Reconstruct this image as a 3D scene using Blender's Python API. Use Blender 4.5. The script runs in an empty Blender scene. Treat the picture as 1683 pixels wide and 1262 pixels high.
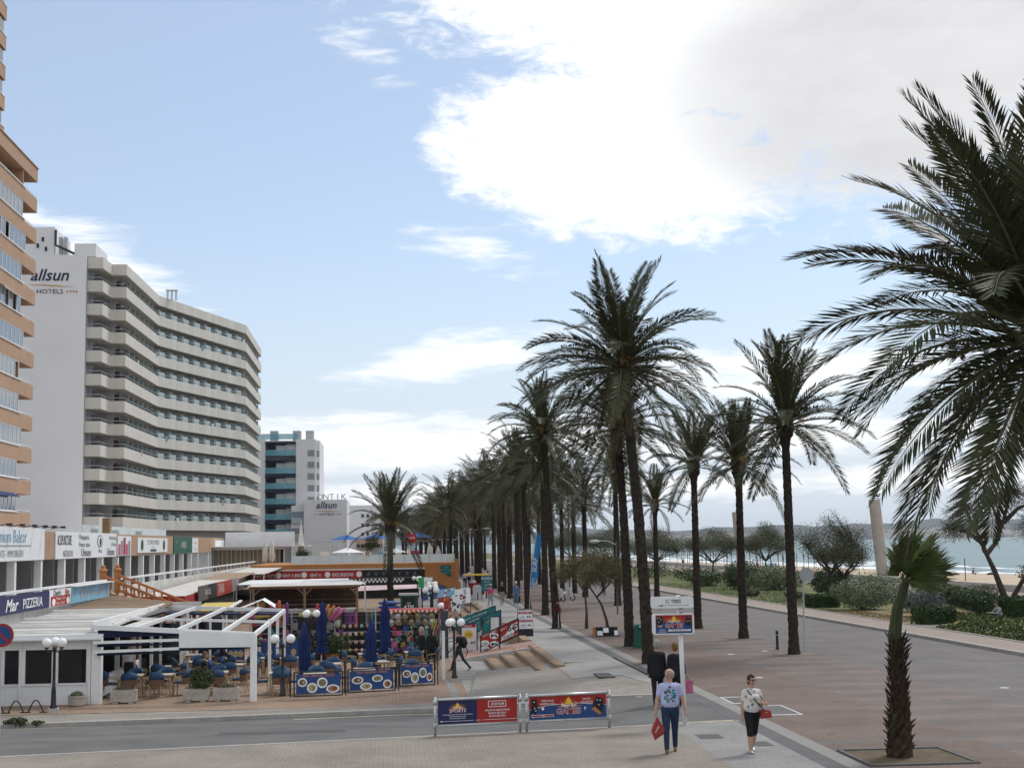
import bpy, bmesh, math, random
from math import sin, cos, pi, radians as R
from mathutils import Vector as V, Matrix as M4
SC = bpy.context.scene
COL = SC.collection
random.seed(7)

# ------------------------------------------------------------------ camera
# World frame: +Y runs along the promenade, +X towards the sea, z = 0 is the promenade paving.
cam_d = bpy.data.cameras.new('camera'); cam = bpy.data.objects.new('camera', cam_d); COL.objects.link(cam)
YAW, PIT, ROL = R(4.9), R(6.35), R(.84)
f = V((sin(YAW)*cos(PIT), cos(YAW)*cos(PIT), sin(PIT)))
r0 = V((cos(YAW), -sin(YAW), 0)); u0 = r0.cross(f)
r = r0*cos(ROL)-u0*sin(ROL); u = u0*cos(ROL)+r0*sin(ROL)
cam.matrix_world = M4(((r.x, u.x, -f.x, 0), (r.y, u.y, -f.y, 0), (r.z, u.z, -f.z, 4.6), (0, 0, 0, 1)))
cam_d.sensor_width = 36; cam_d.lens = 36*2337/1683; cam_d.clip_start = .5; cam_d.clip_end = 30000
SC.camera = cam

# ------------------------------------------------------------------ sky, sun, exposure
SUN_EL, SUN_AZ = R(52), R(48)          # azimuth measured from +Y towards +X
W = bpy.data.worlds.new('World'); SC.world = W; W.use_nodes = True
nt = W.node_tree; nt.nodes.clear()
def wn(t, **k):
    n = nt.nodes.new(t)
    for a, b in k.items(): setattr(n, a, b)
    return n
def wl(a, b): nt.links.new(a, b)
def wm(op, a, b=None, c=None, clamp=False):
    n = wn('ShaderNodeMath', operation=op, use_clamp=clamp)
    for i, q in enumerate((a, b, c)):
        if q is None: continue
        if isinstance(q, (int, float)): n.inputs[i].default_value = q
        else: wl(q, n.inputs[i])
    return n.outputs[0]
sky = wn('ShaderNodeTexSky', sky_type='NISHITA', sun_disc=False, sun_elevation=SUN_EL, sun_rotation=SUN_AZ,
         altitude=0, air_density=1.0, dust_density=.5, ozone_density=1.0)
bg_sky = wn('ShaderNodeBackground'); bg_sky.inputs[1].default_value = .135
wl(sky.outputs[0], bg_sky.inputs[0])
tc = wn('ShaderNodeTexCoord'); sep = wn('ShaderNodeSeparateXYZ'); wl(tc.outputs['Generated'], sep.inputs[0])
AZ = wm('MULTIPLY', wm('ARCTAN2', sep.outputs[0], sep.outputs[1]), 180/pi)      # degrees
EL = wm('MULTIPLY', wm('ARCSINE', sep.outputs[2]), 180/pi)
def cloud_noise(sx, sy, scale, detail, rough, seed, dist=0.):
    cb = wn('ShaderNodeCombineXYZ'); wl(wm('MULTIPLY', AZ, sx), cb.inputs[0]); wl(wm('MULTIPLY', EL, sy), cb.inputs[1]); cb.inputs[2].default_value = seed
    n = wn('ShaderNodeTexNoise'); n.inputs['Scale'].default_value = scale; n.inputs['Detail'].default_value = detail
    n.inputs['Roughness'].default_value = rough; n.inputs['Distortion'].default_value = dist
    wl(cb.outputs[0], n.inputs['Vector']); return n.outputs[0]
def blob(a0, e0, ra, re, tilt=0., gain=1.):
    da, de = wm('SUBTRACT', AZ, a0), wm('SUBTRACT', EL, e0)
    if tilt: de = wm('SUBTRACT', de, wm('MULTIPLY', da, tilt))
    q = wm('ADD', wm('POWER', wm('ABSOLUTE', wm('DIVIDE', da, ra)), 2), wm('POWER', wm('ABSOLUTE', wm('DIVIDE', de, re)), 2))
    return wm('MULTIPLY', wm('SUBTRACT', 1., q), gain)
def mx(lst):
    o = lst[0]
    for q in lst[1:]: o = wm('MAXIMUM', o, q)
    return o
# cloud banks (azimuth, elevation, half width, half height)
big = mx([blob(CB[0], CB[1], CB[2], CB[3], CB[4]) for CB in (
    (21.5, 20.8, 17.5, 8.4, 0.), (10.6, 25.4, 15.0, 8.2, -.12), (9.0, 15.4, 7.6, 3.6, -.12), (30, 22, 17, 9.4, 0), (3.2, 23.6, 6.0, 3.6, -.35))])
n1 = cloud_noise(1, 2.1, .50, 14, .68, 3.1, .55)
n2 = cloud_noise(1, 2.6, .16, 6, .55, 8.4)
d_big = wm('ADD', wm('MULTIPLY', wm('MAXIMUM', big, -1.2), .95), wm('ADD', wm('MULTIPLY', wm('SUBTRACT', n1, .5), 1.9), wm('MULTIPLY', wm('SUBTRACT', n2, .5), .5)))
small = mx([blob(*q) for q in (
    (-12.6, 11.0, 4.6, 1.9, -.34), (2.6, 7.5, 4.6, 1.0, .18), (1.2, 4.0, 15, 1.35, 0), (16, 6.6, 8.5, 1.25, 0), (18, 4.0, 10, .85, 0.), (1.0, 2.0, 26, .55, 0), (20, 2.2, 12, .5, 0), (24, 2.4, 12, .5, 0),
    (-1.0, 19.4, 1.5, .8, -.5, .3), (3.4, 11.8, 2.6, .8, -.2, .45), (-38, 14, 14, 5, 0), (-60, 30, 22, 9, 0), (60, 12, 20, 4, 0), (80, 34, 26, 10, 0), (150, 30, 50, 26, 0), (-130, 32, 60, 26, 0), (-80, 55, 70, 22, 0), (178, 60, 170, 18, 0), (-178, 60, 170, 18, 0))])  # banks behind the camera are added to neutralise the blue ambient light
n3 = cloud_noise(.55, 2.6, .6, 10, .6, 21.7, .3)
d_small = wm('ADD', wm('MULTIPLY', wm('MAXIMUM', small, -2.), .5), wm('MULTIPLY', wm('SUBTRACT', n3, .47), 1.7))
def sstep(x, lo, hi):
    n = wn('ShaderNodeMapRange', interpolation_type='SMOOTHSTEP'); n.inputs[1].default_value = lo; n.inputs[2].default_value = hi
    wl(x, n.inputs[0]); return n.outputs[0]
a_big = sstep(d_big, -.14, .52); a_small = wm('MULTIPLY', sstep(d_small, -.06, .62), .92)
veil = wm('ADD', wm('MULTIPLY', sstep(EL, 13., 0.), .62), .33)                       # thin high haze that thickens to the horizon
alpha = wm('MAXIMUM', a_big, a_small)
# thick middle of the big bank is grey underneath, thin edges are bright
thick = wm('MULTIPLY', sstep(mx([blob(22.5, 17.6, 11., 5.4, .02), blob(38, 19, 14, 7, 0)]), -.55, .65), wm('ADD', .42, wm('ADD', wm('MULTIPLY', n2, .62), wm('MULTIPLY', n1, .28))), clamp=True)
cl_col = wn('ShaderNodeMix', data_type='RGBA'); wl(thick, cl_col.inputs[0])
cl_col.inputs[6].default_value = (.98, .99, 1.0, 1); cl_col.inputs[7].default_value = (.63, .63, .645, 1)
bg_cl = wn('ShaderNodeBackground'); bg_cl.inputs[1].default_value = 1.08; wl(cl_col.outputs[2], bg_cl.inputs[0])
bg_v = wn('ShaderNodeBackground'); bg_v.inputs[0].default_value = (.66, .735, .84, 1); bg_v.inputs[1].default_value = 1.
mixv = wn('ShaderNodeMixShader'); wl(veil, mixv.inputs[0]); wl(bg_sky.outputs[0], mixv.inputs[1]); wl(bg_v.outputs[0], mixv.inputs[2])
mixw = wn('ShaderNodeMixShader'); wl(alpha, mixw.inputs[0]); wl(mixv.outputs[0], mixw.inputs[1]); wl(bg_cl.outputs[0], mixw.inputs[2])
outw = wn('ShaderNodeOutputWorld'); wl(mixw.outputs[0], outw.inputs[0])
sun_d = bpy.data.lights.new('sun', 'SUN'); sun_d.energy = 1.9; sun_d.angle = R(13); sun_d.color = (1, .96, .9)
sun = bpy.data.objects.new('sun', sun_d); COL.objects.link(sun)
sd = V((sin(SUN_AZ)*cos(SUN_EL), cos(SUN_AZ)*cos(SUN_EL), sin(SUN_EL)))
sun.rotation_euler = sd.to_track_quat('Z', 'Y').to_euler(); sun.location = (0, 0, 60)
vs = SC.view_settings; vs.view_transform = 'Standard'; vs.look = 'None'; vs.exposure = .12; vs.gamma = 1; vs.use_curve_mapping = False
SC.render.engine = 'CYCLES'
SC.cycles.max_bounces = 6; SC.cycles.transparent_max_bounces = 12

# ------------------------------------------------------------------ materials
def mat(name, col, rough=.75, var=.14, scale=3., bump=0., metal=0., spec=.3, col2=None, detail=4, alpha=1., trans=0., emit=0., stretch=(1, 1, 1), bscale=None, thr=None):
    m = bpy.data.materials.new(name); m.use_nodes = True
    n = m.node_tree.nodes; l = m.node_tree.links; b = n['Principled BSDF']
    b.inputs['Roughness'].default_value = rough; b.inputs['Metallic'].default_value = metal
    b.inputs['Specular IOR Level'].default_value = spec
    c = (*col, 1)
    b.inputs['Base Color'].default_value = c
    if var or col2 or bump:
        t = n.new('ShaderNodeTexCoord'); mp = n.new('ShaderNodeMapping'); mp.inputs[3].default_value = stretch
        l.new(t.outputs['Object'], mp.inputs[0])
    if var or col2:
        z = n.new('ShaderNodeTexNoise'); z.inputs['Scale'].default_value = scale; z.inputs['Detail'].default_value = detail; z.inputs['Roughness'].default_value = .6
        l.new(mp.outputs[0], z.inputs['Vector'])
        rp = n.new('ShaderNodeValToRGB'); lo, hi = thr or (.3, .7)
        rp.color_ramp.elements[0].position = lo; rp.color_ramp.elements[1].position = hi
        if col2: a, e = col, col2
        else: a = tuple(x*(1-var) for x in col); e = tuple(min(1, x*(1+var)) for x in col)
        rp.color_ramp.elements[0].color = (*a, 1); rp.color_ramp.elements[1].color = (*e, 1)
        l.new(z.outputs[0], rp.inputs[0]); l.new(rp.outputs[0], b.inputs['Base Color'])
    if bump:
        z2 = n.new('ShaderNodeTexNoise'); z2.inputs['Scale'].default_value = bscale or scale*6; z2.inputs['Detail'].default_value = 3
        l.new(mp.outputs[0], z2.inputs['Vector'])
        bp = n.new('ShaderNodeBump'); bp.inputs['Strength'].default_value = min(1, bump); bp.inputs['Distance'].default_value = .03
        l.new(z2.outputs[0], bp.inputs['Height']); l.new(bp.outputs[0], b.inputs['Normal'])
    if alpha < 1: b.inputs['Alpha'].default_value = alpha
    if trans: b.inputs['Transmission Weight'].default_value = trans
    if emit: b.inputs['Emission Color'].default_value = c; b.inputs['Emission Strength'].default_value = emit
    return m
def paving(name, c1, c2, cm, bw, bh, mortar=.012, stripe=None, scol=None, rot=0., rough=.82, big=.12, bump=.35):
    """brick or tile courses; stripe = (period, share) lays bands of scol courses across the walk"""
    m = bpy.data.materials.new(name); m.use_nodes = True
    n = m.node_tree.nodes; l = m.node_tree.links; b = n['Principled BSDF']; b.inputs['Roughness'].default_value = rough; b.inputs['Specular IOR Level'].default_value = .25
    t = n.new('ShaderNodeTexCoord'); mp = n.new('ShaderNodeMapping'); mp.inputs[2].default_value = (0, 0, rot); l.new(t.outputs['Object'], mp.inputs[0])
    br = n.new('ShaderNodeTexBrick'); br.inputs['Scale'].default_value = 1; br.inputs['Brick Width'].default_value = bw; br.inputs['Row Height'].default_value = bh
    br.inputs['Mortar Size'].default_value = mortar; br.inputs['Color1'].default_value = (*c1, 1); br.inputs['Color2'].default_value = (*c2, 1); br.inputs['Mortar'].default_value = (*cm, 1)
    l.new(mp.outputs[0], br.inputs['Vector']); col = br.outputs[0]
    def mixc(fac, a, bb, mode='MIX'):
        x = n.new('ShaderNodeMix'); x.data_type = 'RGBA'; x.blend_type = mode
        if isinstance(fac, (int, float)): x.inputs[0].default_value = fac
        else: l.new(fac, x.inputs[0])
        for i, q in ((6, a), (7, bb)):
            if isinstance(q, tuple): x.inputs[i].default_value = q
            else: l.new(q, x.inputs[i])
        return x.outputs[2]
    if stripe:
        s = n.new('ShaderNodeSeparateXYZ'); l.new(t.outputs['Object'], s.inputs[0])
        nz = n.new('ShaderNodeTexNoise'); nz.inputs['Scale'].default_value = .35; l.new(t.outputs['Object'], nz.inputs['Vector'])
        def mth(op, a, bb):
            x = n.new('ShaderNodeMath'); x.operation = op
            for i, q in enumerate((a, bb)):
                if isinstance(q, (int, float)): x.inputs[i].default_value = q
                else: l.new(q, x.inputs[i])
            return x.outputs[0]
        fr = mth('FRACT', mth('DIVIDE', s.outputs[1], stripe[0]), 0.)
        st = mth('MULTIPLY', mth('LESS_THAN', fr, stripe[1]), .8)
        col = mixc(st, col, (*scol, 1))
    nb = n.new('ShaderNodeTexNoise'); nb.inputs['Scale'].default_value = .55; nb.inputs['Detail'].default_value = 6; nb.inputs['Roughness'].default_value = .65; l.new(t.outputs['Object'], nb.inputs['Vector'])
    rp = n.new('ShaderNodeValToRGB'); rp.color_ramp.elements[0].position = .3; rp.color_ramp.elements[1].position = .72
    rp.color_ramp.elements[0].color = (1-big*2, 1-big*2, 1-big*2, 1); rp.color_ramp.elements[1].color = (1+big, 1+big, 1+big, 1); l.new(nb.outputs[0], rp.inputs[0])
    col = mixc(1., col, rp.outputs[0], 'MULTIPLY')
    nf = n.new('ShaderNodeTexNoise'); nf.inputs['Scale'].default_value = 14; nf.inputs['Detail'].default_value = 4; l.new(t.outputs['Object'], nf.inputs['Vector'])
    rf = n.new('ShaderNodeValToRGB'); rf.color_ramp.elements[0].position = .35; rf.color_ramp.elements[1].position = .65
    rf.color_ramp.elements[0].color = (.84, .84, .84, 1); rf.color_ramp.elements[1].color = (1.1, 1.1, 1.1, 1); l.new(nf.outputs[0], rf.inputs[0])
    col = mixc(1., col, rf.outputs[0], 'MULTIPLY')
    for sc_, th_, dk in ((1.3, .045, .55), (3.1, .035, .7), (.42, .09, .72)):    # trodden gum, drips and oil spots
        vo = n.new('ShaderNodeTexVoronoi'); vo.inputs['Scale'].default_value = sc_; l.new(t.outputs['Object'], vo.inputs['Vector'])
        mr = n.new('ShaderNodeMapRange'); mr.inputs[1].default_value = th_*.6; mr.inputs[2].default_value = th_; mr.inputs[3].default_value = dk; mr.inputs[4].default_value = 1; l.new(vo.outputs['Distance'], mr.inputs[0])
        cc = n.new('ShaderNodeCombineColor'); [l.new(mr.outputs[0], cc.inputs[i]) for i in range(3)]
        col = mixc(1., col, cc.outputs[0], 'MULTIPLY')
    l.new(col, b.inputs['Base Color'])
    bp = n.new('ShaderNodeBump'); bp.inputs['Strength'].default_value = bump; bp.inputs['Distance'].default_value = .01; bp.invert = True
    l.new(br.outputs['Fac'], bp.inputs['Height']); l.new(bp.outputs[0], b.inputs['Normal'])
    return m
def glassy(name, col, rough=.08, spec=.6, alpha=1.): return mat(name, col, rough, 0, spec=spec, alpha=alpha)

white_p = mat('white_paint', (.74, .74, .73), .55, .06, 1.2, spec=.4)
white_dirty = mat('weathered_white', (.58, .555, .505), .7, .16, 1.5, bump=.15)
hotel_w = mat('hotel_white', (.70, .69, .69), .8, .03, .25, detail=6)
hotel_band = mat('hotel_cream', (.575, .545, .49), .8, .11, .5, stretch=(1, 1, .12), detail=6)
hotel_wall = mat('hotel_wall_grey', (.40, .39, .39), .8, .05, .5)
apt_tan = mat('tan_render', (.40, .255, .165), .82, .07, .6)
apt_wall = mat('tan_wall', (.40, .235, .135), .85, .08, .6)
orange_p = mat('orange_render', (.40, .18, .06), .75, .1, .8)
terra = mat('terracotta', (.42, .165, .055), .7, .18, 4)
navy = mat('navy_canvas', (.012, .016, .045), .85, .2, 2)
black_m = mat('black_metal', (.012, .012, .014), .4, .1, 5, spec=.5)
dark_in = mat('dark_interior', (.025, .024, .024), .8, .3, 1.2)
steel = mat('galvanised_steel', (.50, .50, .50), .38, .12, 6, metal=.75)
alu = mat('grey_paint', (.42, .42, .42), .5, .08, 3)
wood = mat('weathered_wood', (.24, .145, .08), .75, .25, 2, stretch=(1, 8, 8), bump=.2)
wood_d = mat('dark_wood', (.085, .05, .032), .8, .3, 2, stretch=(6, 6, 1))
deck = mat('tan_planks', (.33, .235, .155), .8, .2, 1.5, stretch=(1, 8, 8))
concrete = mat('concrete', (.40, .385, .36), .85, .14, 1.6, bump=.2)
conc_col = mat('column_concrete', (.36, .33, .29), .85, .12, .7, bump=.15)
kerb_m = mat('kerb_stone', (.34, .32, .29), .85, .18, 2.2, bump=.2)
asphalt = mat('asphalt', (.128, .125, .119), .88, .22, .6, bump=.35, bscale=40, detail=9)
paint_y = mat('worn_yellow_line', (.55, .46, .30), .8, .2, 3)
paint_w = mat('worn_white_line', (.62, .62, .60), .8, .2, 3)
glass_d = glassy('dark_glass', (.012, .014, .017), .06, .7)
glass_b = glassy('window_glass', (.10, .13, .16), .05, .9)
glass_t = mat('frosted_green_glass', (.40, .48, .475), .25, .06, .8, spec=.6, alpha=.93)
glass_teal = mat('teal_glass', (.16, .42, .50), .1, .1, .8, spec=.8, alpha=.6)
glass_p = mat('pale_glass', (.66, .72, .72), .2, .05, .6, spec=.6, alpha=.99)
globe_m = mat('opal_globe', (.82, .82, .80), .25, 0, spec=.5)
blue_c = mat('blue_canvas', (.016, .034, .125), .8, .25, 4)
blue_seat = mat('blue_weave', (.024, .066, .14), .6, .2, 9)
rattan = mat('brown_rattan', (.17, .095, .055), .6, .25, 14)
bamboo = mat('pale_cane', (.42, .31, .185), .5, .15, 8)
tabletop_m = mat('beige_tabletop', (.50, .43, .335), .45, .1, 4)
red_p = mat('red_print', (.34, .024, .018), .55, .08, 2)
blue_p = mat('blue_print', (.022, .062, .19), .5, .12, 1.5)
navy_p = mat('navy_print', (.018, .022, .085), .5, .08, 1.5)
teal_p = mat('teal_print', (.012, .15, .16), .5, .2, 1.5)
green_p = mat('green_print', (.01, .10, .06), .5, .08, 2)
yellow_p = mat('yellow_print', (.75, .52, .05), .5, .05, 2)
orange_pr = mat('orange_print', (.72, .27, .06), .5, .05, 2)
white_pr = mat('white_print', (.76, .76, .76), .5, .03, 2)
black_pr = mat('black_print', (.015, .015, .017), .5, .0)
grey_pr = mat('grey_print', (.28, .28, .29), .5, 0)
pink_p = mat('pink_print', (.55, .07, .2), .5, .1, 2)
ltblue_pr = mat('light_blue_print', (.20, .42, .58), .5, .2, 1.2)
gold = mat('orange_gold', (.55, .27, .06), .5, .05)
navy_l = mat('navy_letter', (.012, .016, .06), .5, 0)
leaf_palm = mat('palm_leaf', (.030, .036, .013), .5, spec=.30, scale=1.1, col2=(.066, .069, .028))
leaf_palm_d = mat('palm_leaf_dry', (.07, .062, .026), .6, spec=.3, scale=.9, col2=(.125, .095, .045))
leaf_fan = mat('fan_leaf', (.06, .095, .022), .5, spec=.4, scale=1.5, col2=(.135, .165, .05))
rachis_m = mat('palm_rachis', (.10, .10, .045), .55, .2, 3)
trunk_m = mat('palm_trunk', (.020, .016, .013), .95, spec=.08, scale=6, col2=(.062, .050, .040), bump=.8, bscale=18, detail=6)
boot_m = mat('palm_boots', (.030, .021, .015), .95, spec=.1, scale=6, col2=(.088, .062, .043), bump=.5)
bark = mat('tree_bark', (.035, .027, .021), .9, scale=5, col2=(.08, .064, .05), bump=.6)
leaf_dull = mat('tamarisk_leaf', (.062, .073, .03), .7, scale=.9, col2=(.115, .12, .06))
leaf_brown = mat('rusty_leaf', (.10, .08, .036), .7, scale=1.2, col2=(.19, .145, .07))
leaf_green = mat('shrub_leaf', (.028, .05, .016), .6, scale=1.2, col2=(.065, .095, .032))
leaf_silver = mat('silver_leaf', (.085, .115, .056), .65, scale=1.1, col2=(.16, .19, .11))
leaf_hedge = mat('hedge_leaf', (.020, .042, .010), .6, scale=1.5, col2=(.05, .085, .024))
leaf_lav = mat('lavender_leaf', (.075, .082, .075), .7, scale=1.5, col2=(.14, .14, .145))
leaf_bright = mat('meadow_leaf', (.04, .07, .014), .65, scale=1.2, col2=(.09, .12, .032))
flower_y = mat('yellow_petal', (.62, .46, .05), .6, .1)
date_m = mat('date_stalk', (.36, .19, .04), .6, .2, 4)
skin_m = mat('skin', (.46, .27, .19), .55, .06, 8, spec=.35)
# ------------------------------------------------------------------ helpers
class MB:
    def __init__(s): s.v = []; s.f = []; s.mi = []; s.m = 0; s.sm = False
    def add(s, vs, fs):
        o = len(s.v); s.v += [tuple(x) for x in vs]
        for q in fs: s.f.append([i+o for i in q]); s.mi.append(s.m)
        return s
    def box(s, x0, x1, y0, y1, z0, z1):
        return s.add([(x0,y0,z0),(x1,y0,z0),(x1,y1,z0),(x0,y1,z0),(x0,y0,z1),(x1,y0,z1),(x1,y1,z1),(x0,y1,z1)],
                     [(3,2,1,0),(4,5,6,7),(0,1,5,4),(1,2,6,5),(2,3,7,6),(3,0,4,7)])
    def beam(s, p0, p1, w, h, up=(0,0,1)):
        p0, p1 = V(p0), V(p1); d = (p1-p0).normalized(); up = V(up)
        if abs(d.dot(up)) > .98: up = V((1,0,0))
        a = d.cross(up).normalized()*w/2; b = a.cross(d).normalized()*h/2
        return s.add([p0-a-b, p0+a-b, p0+a+b, p0-a+b, p1-a-b, p1+a-b, p1+a+b, p1-a+b],
                     [(0,1,2,3),(7,6,5,4),(4,5,1,0),(5,6,2,1),(6,7,3,2),(7,4,0,3)])
    def tube(s, pts, rad, n=8, cap=True):
        pts = [V(p) for p in pts]
        if not hasattr(rad, '__len__'): rad = [rad]*len(pts)
        vs = []; fs = []; pa = None
        for i, p in enumerate(pts):
            d = (pts[min(i+1, len(pts)-1)]-pts[max(i-1, 0)]).normalized()
            if pa is None: pa = d.cross(V((0,0,1)) if abs(d.z) < .9 else V((0,1,0))).normalized()
            a = (pa - d*pa.dot(d)).normalized(); pa = a; b = d.cross(a)
            for k in range(n):
                t = 2*pi*k/n; vs.append(p+(a*cos(t)+b*sin(t))*rad[i])
        for i in range(len(pts)-1):
            for k in range(n):
                q = i*n+k; w = i*n+(k+1) % n; fs.append((q, w, w+n, q+n))
        if cap: fs.append(tuple(range(n-1, -1, -1))); fs.append(tuple((len(pts)-1)*n+k for k in range(n)))
        return s.add(vs, fs)
    def lathe(s, prof, c=(0,0,0), n=16, cap=True):
        return s.tube2([(c[0], c[1], c[2]+z) for r, z in prof], [r for r, z in prof], n, cap)
    def tube2(s, pts, rad, n, cap):
        vs = [(p[0]+r*cos(2*pi*k/n), p[1]+r*sin(2*pi*k/n), p[2]) for p, r in zip(pts, rad) for k in range(n)]; fs = []
        for i in range(len(pts)-1):
            for k in range(n):
                q = i*n+k; w = i*n+(k+1) % n; fs.append((q, w, w+n, q+n))
        if cap: fs.append(tuple(range(n-1, -1, -1))); fs.append(tuple((len(pts)-1)*n+k for k in range(n)))
        return s.add(vs, fs)
    def prism(s, poly, ext):
        ext = V(ext); n = len(poly); a = [V(p) for p in poly]
        return s.add(a+[p+ext for p in a], [tuple(range(n-1,-1,-1)), tuple(range(n, 2*n))]+[(i, (i+1) % n, (i+1) % n+n, i+n) for i in range(n)])
    def quad(s, *p): return s.add(p, [tuple(range(len(p)))])
    def ball(s, c, r, seg=12, ring=8, sc=(1,1,1)):
        vs = [(c[0], c[1], c[2]-r*sc[2])]; fs = []
        for i in range(1, ring):
            t = pi*i/ring-pi/2
            for k in range(seg):
                q = 2*pi*k/seg; vs.append((c[0]+r*sc[0]*cos(t)*cos(q), c[1]+r*sc[1]*cos(t)*sin(q), c[2]+r*sc[2]*sin(t)))
        vs.append((c[0], c[1], c[2]+r*sc[2])); L = len(vs)-1
        for k in range(seg): fs.append((0, 1+(k+1) % seg, 1+k)); fs.append((L, L-seg+k, L-seg+(k+1) % seg))
        for i in range(ring-2):
            for k in range(seg):
                q = 1+i*seg+k; w = 1+i*seg+(k+1) % seg; fs.append((q, w, w+seg, q+seg))
        return s.add(vs, fs)
    def mesh(s, name, mats, smooth=False, bevel=0):
        me = bpy.data.meshes.new(name); me.from_pydata(s.v, [], s.f)
        for q in (mats if isinstance(mats, (list, tuple)) else [mats]): me.materials.append(q)
        me.polygons.foreach_set('material_index', s.mi)
        if bevel:
            bm = bmesh.new(); bm.from_mesh(me)
            bmesh.ops.bevel(bm, geom=[e for e in bm.edges], offset=bevel, segments=2, affect='EDGES', clamp_overlap=True)
            bm.to_mesh(me); bm.free()
        if smooth: me.polygons.foreach_set('use_smooth', [True]*len(me.polygons))
        me.update(); return me
    def build(s, name, mats, parent=None, smooth=False, world=True, bevel=0, kind=None, auto=False):
        """world=True: vertices are in world coordinates even under a parent that only has a location"""
        if parent is not None and world:
            o = wloc(parent); s.v = [(x-o[0], y-o[1], z-o[2]) for x, y, z in s.v]
        me = s.mesh(name, mats, smooth, bevel)
        ob = bpy.data.objects.new(name, me); COL.objects.link(ob)
        if parent is not None: ob.parent = parent
        if kind: ob['kind'] = kind
        return ob
def wloc(o):
    p = V(o.location)
    while o.parent is not None: o = o.parent; p = p+V(o.location)
    return p
def tag(o, label, cat, group=None):
    o['label'] = label; o['category'] = cat
    if group: o['group'] = group
    return o
def thing(name, label, cat, loc=(0,0,0), rz=0., group=None):
    o = bpy.data.objects.new(name, None); COL.objects.link(o); o.location = loc; o.rotation_euler = (0, 0, rz); o.empty_display_size = .2
    return tag(o, label, cat, group)
def place(name, me, parent=None, loc=(0,0,0), rot=(0,0,0), sc=(1,1,1)):
    o = bpy.data.objects.new(name, me); COL.objects.link(o); o.location = loc; o.rotation_euler = rot; o.scale = sc
    if parent is not None: o.parent = parent
    return o
def dup(root, loc=None, rz=None, label=None, group=None):
    r_ = root.copy(); COL.objects.link(r_)
    if loc is not None: r_.location = loc
    if rz is not None: r_.rotation_euler = (0, 0, rz)
    if label: r_['label'] = label
    if group: r_['group'] = group
    for ch in list(root.children):
        c = ch.copy(); COL.objects.link(c); c.parent = r_
        for g in list(ch.children):
            d = g.copy(); COL.objects.link(d); d.parent = c
    return r_
def structure(o): o['kind'] = 'structure'; return o
_fc = {}
def text_mb(body, size, mb, O, U, Vv, N, align='CENTER', sx=1., shear=0., bold=0., off=.012):
    """flat lettering: outlines of body laid on the plane through O with axes U (right), Vv (up); pushed off along N"""
    key = (body, align, round(shear, 2), round(bold, 3))
    if key not in _fc:
        cu = bpy.data.curves.new('lettering', 'FONT'); cu.body = body; cu.align_x = align; cu.size = 1; cu.shear = shear; cu.offset = bold; cu.resolution_u = 2; cu.fill_mode = 'FRONT'
        ob = bpy.data.objects.new('lettering_source', cu); COL.objects.link(ob)
        bpy.context.view_layer.update()
        me = bpy.data.meshes.new_from_object(ob.evaluated_get(bpy.context.evaluated_depsgraph_get()))
        _fc[key] = ([tuple(v.co) for v in me.vertices], [tuple(p.vertices) for p in me.polygons])
        bpy.data.meshes.remove(me); bpy.data.objects.remove(ob); bpy.data.curves.remove(cu)
    vs, fs = _fc[key]; O, U, Vv, N = V(O), V(U).normalized(), V(Vv), V(N).normalized(); Vv = Vv.normalized()
    return mb.add([O+U*(x*size*sx)+Vv*(y*size)+N*off for x, y, z in vs], fs)
def disc(mb, O, U, Vv, N, rx, ry, off=.01, n=20, a0=0, a1=2*pi):
    O, U, Vv, N = V(O), V(U), V(Vv), V(N)
    return mb.add([O+N*off+U*(rx*cos(a0+(a1-a0)*k/n))+Vv*(ry*sin(a0+(a1-a0)*k/n)) for k in range(n)], [tuple(range(n))])
def rect(mb, O, U, Vv, N, u0, u1, v0, v1, off=.01):
    O, U, Vv, N = V(O), V(U), V(Vv), V(N)
    return mb.add([O+N*off+U*a+Vv*b for a, b in ((u0,v0),(u1,v0),(u1,v1),(u0,v1))], [(0,1,2,3)])
def poly(mb, O, U, Vv, N, pts, off=.01):
    O, U, Vv, N = V(O), V(U), V(Vv), V(N)
    return mb.add([O+N*off+U*a+Vv*b for a, b in pts], [tuple(range(len(pts)))])
XA, YA, ZA, NY = V((1,0,0)), V((0,1,0)), V((0,0,1)), V((0,-1,0))
ORD = ['first','second','third','fourth','fifth','sixth','seventh','eighth','ninth','tenth','eleventh','twelfth','thirteenth','fourteenth','fifteenth','sixteenth','seventeenth','eighteenth','nineteenth','twentieth',
       'twenty-first','twenty-second','twenty-third','twenty-fourth','twenty-fifth','twenty-sixth','twenty-seventh','twenty-eighth','twenty-ninth','thirtieth']
def sst(t): t = max(0, min(1, t)); return t*t*(3-2*t)
def hz(x, y): return -.6*sst((8-x)/7)*max(0, min(1, (y-36)/8))      # ground falls away to the left of the promenade
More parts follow.
